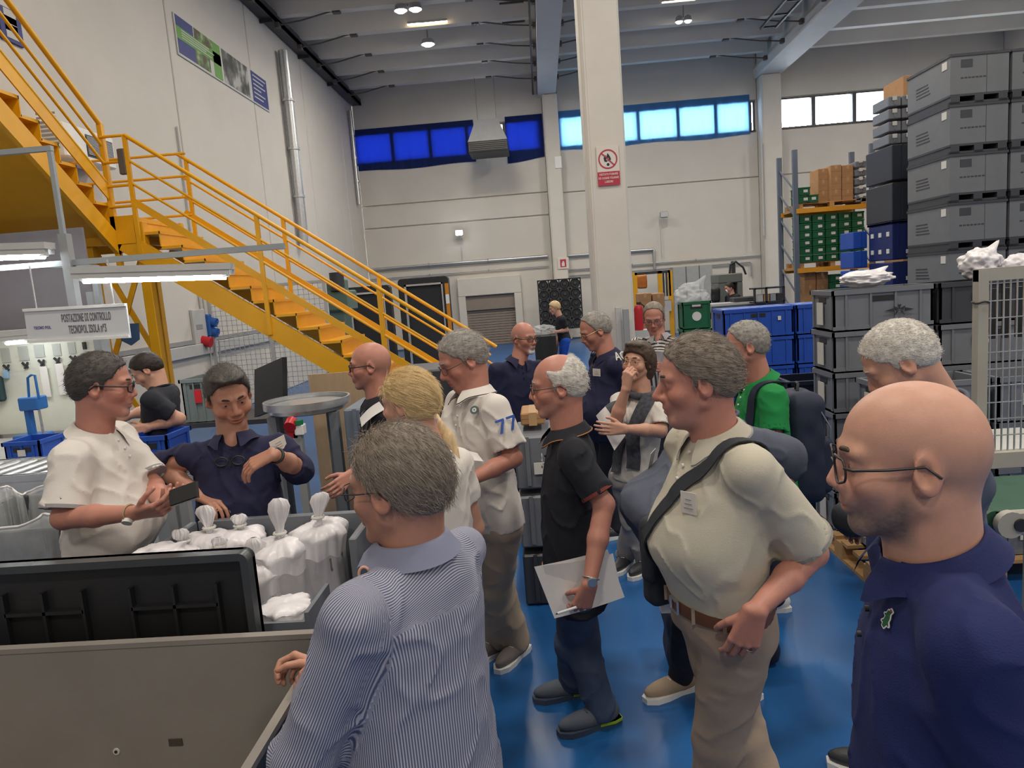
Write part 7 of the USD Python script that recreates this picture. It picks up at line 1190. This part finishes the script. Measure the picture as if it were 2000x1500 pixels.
# grey containers between the visitors
y = 4.72; a, b = at(768, 716, y), at(902, 706, y); t = block_box("pallet_box", "dark grey container behind the white polo man with numerals", "pallet box", a[0], b[0], y, y + .5, 0, a[2], P_dgrey, P_grey, cols=3); a, b = at(668, 788, y - .2), at(760, 788, y - .2); block_box("pallet_box", "low blue-grey container behind the bald man in black", "pallet box", a[0], b[0], y - .2, y + .3, 0, a[2], mat("plastic_slate", s2l(112, 122, 136), .5), P_grey, cols=2)
y = 4.15; a, b = at(1002, 842, y), at(1064, 842, y); H3 = a[2] / 3
for j in range(3): block_box("storage_crate", "grey box stacked between the white and black polo men, %s from the floor" % ORD[j], "crate", a[0], b[0] + .12, y, y + .5, j * H3, (j + 1) * H3, P_dgrey if j == 0 else P_grey, P_dgrey, labels=1 if j == 2 else 0, cols=2)
carton("brown carton on the grey boxes between the white and black polo men", 1016, 808, 1066, 842, 4.3, .3, zb=a[2])
# ------------------------------------------------------------------ far middle: bin, extinguisher, guard, cartons, machine
y = 12.8; a, b = at(1042, 640, y), at(1088, 690, y); t = block_box("bin", "black bin in front of the fair-haired worker far back", "bin", a[0], b[0], y, y + .7, 0, at(1060, 652, y)[2], M_black, M_black, cols=2); sack_blob(1062, 644, y + .3, .22, .2, .09, "pale wrapped parts heaped on the far black bin", 12, ear=False, m=M_film)
y = 10.55
for k, (u0, u1, v) in enumerate(((1201, 1213, 600), (1214, 1226, 603))): a, b = at(u0, v, y), at(u1, v, y); obj("leaning_panel", bx(a[0], b[0], y - .12 * k, y + .06 - .12 * k, 0.01, a[2], .01), (M_lgrey, M_grey)[k], label="narrow upright %s panel against the mid-hall column" % ("pale grey", "dark grey")[k], cat="panel")
y = 11.6; a = at(1246, 600, y); t = thing("fire_extinguisher", "red fire extinguisher beside the mid-hall column", "fire extinguisher", (a[0], y, at(1246, 645, y)[2])); zb = at(1246, 645, y)[2]; obj("cylinder", lathe([(.001, 0), (.07, 0), (.075, .02), (.075, .33), (.05, .39), (.025, .41), (.001, .41)], 18, (a[0], y, zb)), M_red, t, smooth=30); obj("valve", bx(a[0] - .02, a[0] + .05, y - .015, y + .015, zb + .41, zb + .45), M_black, t); obj("hose", tube([(a[0] + .04, y, zb + .43), (a[0] + .1, y, zb + .38), (a[0] + .09, y, zb + .1)], .012, 6), M_black, t, smooth=True)
t = thing("extinguisher_stand", "pale box under the red fire extinguisher", "stand", (a[0], y, 0)); obj("box", bx(a[0] - .1, a[0] + .25, y - .08, y + .2, 0, zb), M_lgrey, t)
y = 17.0; t = thing("machine_guard", "yellow framed machine guard with dark panels right of the mid-hall column", "machine guard", (at(1275, 560, y)[0], y, 0))
zt = at(1275, 530, y)[2]
for px in (1241, 1290, 1310): x = at(px, 560, y)[0]; obj("post", bx(x - .05, x + .05, y, y + .06, 0, zt), M_yel, t)
x0, x1, x2 = at(1241, 560, y)[0], at(1290, 560, y)[0], at(1310, 560, y)[0]; [obj("beam", bx(x0, x2, y, y + .05, zt - q_, zt - q_ + .06), M_dark, t, smooth=False) for q_ in (.06, .75)]; obj("dark_panel", [bx(x1 + .06 + k * .07, x1 + .1 + k * .07, y, y + .03, zt - .6, zt - .05) for k in range(3)], M_dark, t, smooth=False); obj("control_box", bx(x1 + .04, x2 - .02, y - .1, y + .02, zt - .95, zt - .7), M_lgrey, t)
a, b = at(1246, 537, 17.4), at(1263, 563, 17.4); obj("orange_hood", soft_box(V((a[0] + b[0]) / 2, 17.5, (a[2] + b[2]) / 2), .12, .12, (a[2] - b[2]) / 2, 0, .05, .02, .01, 3), mat("orange_cover", s2l(190, 112, 40), .5), t, smooth=True)
for i in range(2):
    for j in range(3): carton("brown carton far behind the striped shirt man, %s column, %s from top" % (("left", "right")[i], ORD[j]), 1248 + i * 26, 574 + j * 26, 1273 + i * 26, 599 + j * 26, 13.2 + .0 * i, .5, zb=None if j < 2 else 0.0)
y = 24.0
for k in range(3): a, b = at(1314 + k * 26, 522 - k * 2, y), at(1339 + k * 26, 520 - k * 2, y); t = thing("wall_cabinet", "tall pale grey cabinet at the far wall, %s of three" % ("left", "middle", "right")[k], "cabinet", ((a[0] + b[0]) / 2, y, 0)); obj("body", bx(a[0], b[0], y, y + .5, 0, a[2], .01), mat("cabinet_grey", s2l(158, 160, 158), .6), t); obj("door", bx(a[0] + .02, b[0] - .02, y - .015, y, .1, a[2] - .05), mat("cabinet_grey", (1, 1, 1)), t)
a, b = at(1376, 528, 24.6), at(1394, 545, 24.6); obj("wall_poster", bx(a[0], b[0], 24.8, 24.83, b[2], a[2]), mat("poster_lilac", s2l(170, 165, 180), .6), label="pale notice on the far wall above the green crate", cat="poster")
y = 17.2; a, b = at(1401, 536, y), at(1452, 590, y); t = thing("far_machine", "grey box machine with an arched hose at the far worker", "machine", ((a[0] + b[0]) / 2, y, 0)); M_mg = mat("machine_grey", s2l(112, 116, 112), .5)
obj("left_side", bx(a[0], a[0] + .25, y + .01, y + .69, 0, a[2] - .21, .02), M_mg, t); obj("right_side", bx(b[0] - .12, b[0], y + .01, y + .69, 0, a[2] - .21, .02), M_mg, t); obj("top", bx(a[0], b[0], y, y + .7, a[2] - .22, a[2], .02), M_mg, t); obj("back", bx(a[0] + .2, b[0] - .1, y + .6, y + .68, 0, a[2] - .2), M_mg, t); obj("bed", bx(a[0] - .3, b[0] + .5, y - .25, y + .6, .85, 1.0, .01), M_dark, t)
xm = (a[0] + b[0]) / 2 + .12; obj("mast", bx(xm - .04, xm + .04, y + .1, y + .2, a[2], a[2] + .28), M_dark, t); obj("hose", tube([(xm - .1, y + .1, a[2]), (xm - .08, y + .1, a[2] + .2), (xm + .05, y + .1, a[2] + .27), (xm + .22, y + .1, a[2] + .12), (xm + .28, y + .1, a[2] - .05)], .025, 8), M_dark, t, smooth=True)
a, b = at(1391, 562, 16.6), at(1408, 590, 16.6); obj("dark_seat", soft_box(V((a[0] + b[0]) / 2, 16.7, (a[2] + b[2]) / 2), .1, .08, .17, 0, .05, .02, .01, 4), M_black, t, smooth=True)
t = thing("long_table", "long grey table in front of the far machine", "table", (at(1440, 600, 15.5)[0], 15.6, 0)); a, b = at(1385, 594, 15.5), at(1500, 600, 15.5); obj("top", bx(a[0], b[0] + .3, 15.3, 15.9, a[2] - .05, a[2]), M_lgrey, t); obj("apron", bx(a[0], b[0] + .3, 15.32, 15.35, 0, a[2] - .05), M_mg, t); obj("tray", bx(a[0] + .5, b[0] - .1, 15.4, 15.8, a[2], a[2] + .1, .02), M_dark, t)
y = 14.8; a, b = at(1474, 563, y), at(1532, 590, y); t = thing("small_rack", "low dark parts rack near the far machine", "rack", ((a[0] + b[0]) / 2, y, 0))
for x in (a[0], (a[0] * .6 + b[0] * .4), b[0]): obj("post", bx(x - .02, x + .02, y, y + .04, 0, a[2]), M_dark, t)
for z in (a[2], a[2] - .28, .6): obj("shelf", bx(a[0], b[0], y, y + .4, z - .03, z), M_dark, t)
for k in range(4): x = a[0] + .06 + k * .13; obj("part_tray", bx(x, x + .11, y + .03, y + .3, a[2] - .28, a[2] - .14), (M_lgrey, M_card, M_grey, M_dark)[k], t)
# ------------------------------------------------------------------ repeats of a kind carry a common group
for key, grp in (("tall right stacks", "tall stacked grey pallet boxes"), ("rack's middle shelf", "green crates on the rack"), ("on the floor under the rack", "green crates under the rack"), ("pallet stack", "grey crates stacked on the pallet"), ("behind the wire cage", "grey crates stacked on the pallet"), ("bright blue crate behind", "blue crates behind the green polo"), ("middle column, ", "green crates under the clear bag"), ("navy crate block", "navy crates below the black boxes"), ("carton on the rack's top", "cartons on the rack"), ("carton left of the others", "cartons on the rack"), ("small grey crate on the black", "small grey crates on the black boxes"), ("rack's top right", "grey crates at the rack's top right"), ("cartons far behind", "far cartons"), ("carton far behind", "cartons behind the striped shirt man"), ("white sack", "white plastic sacks"), ("wall_cabinet", "grey wall cabinets"), ("cabinet at the far wall", "grey wall cabinets"), ("grey box stacked between", "grey boxes between the visitors"), ("bright blue crate left of", "bright blue crates beside the rack"), ("cable rack", "hanging cable racks"), ("tube lamp", "tube lamps of the work station"), ("wooden pallet", "wooden pallets")):
    for p in stage.GetPrimAtPath("/World").GetChildren():
        lab = p.GetCustomDataByKey("label")
        if lab and key in lab and not p.GetCustomDataByKey("group"): p.SetCustomDataByKey("group", grp)
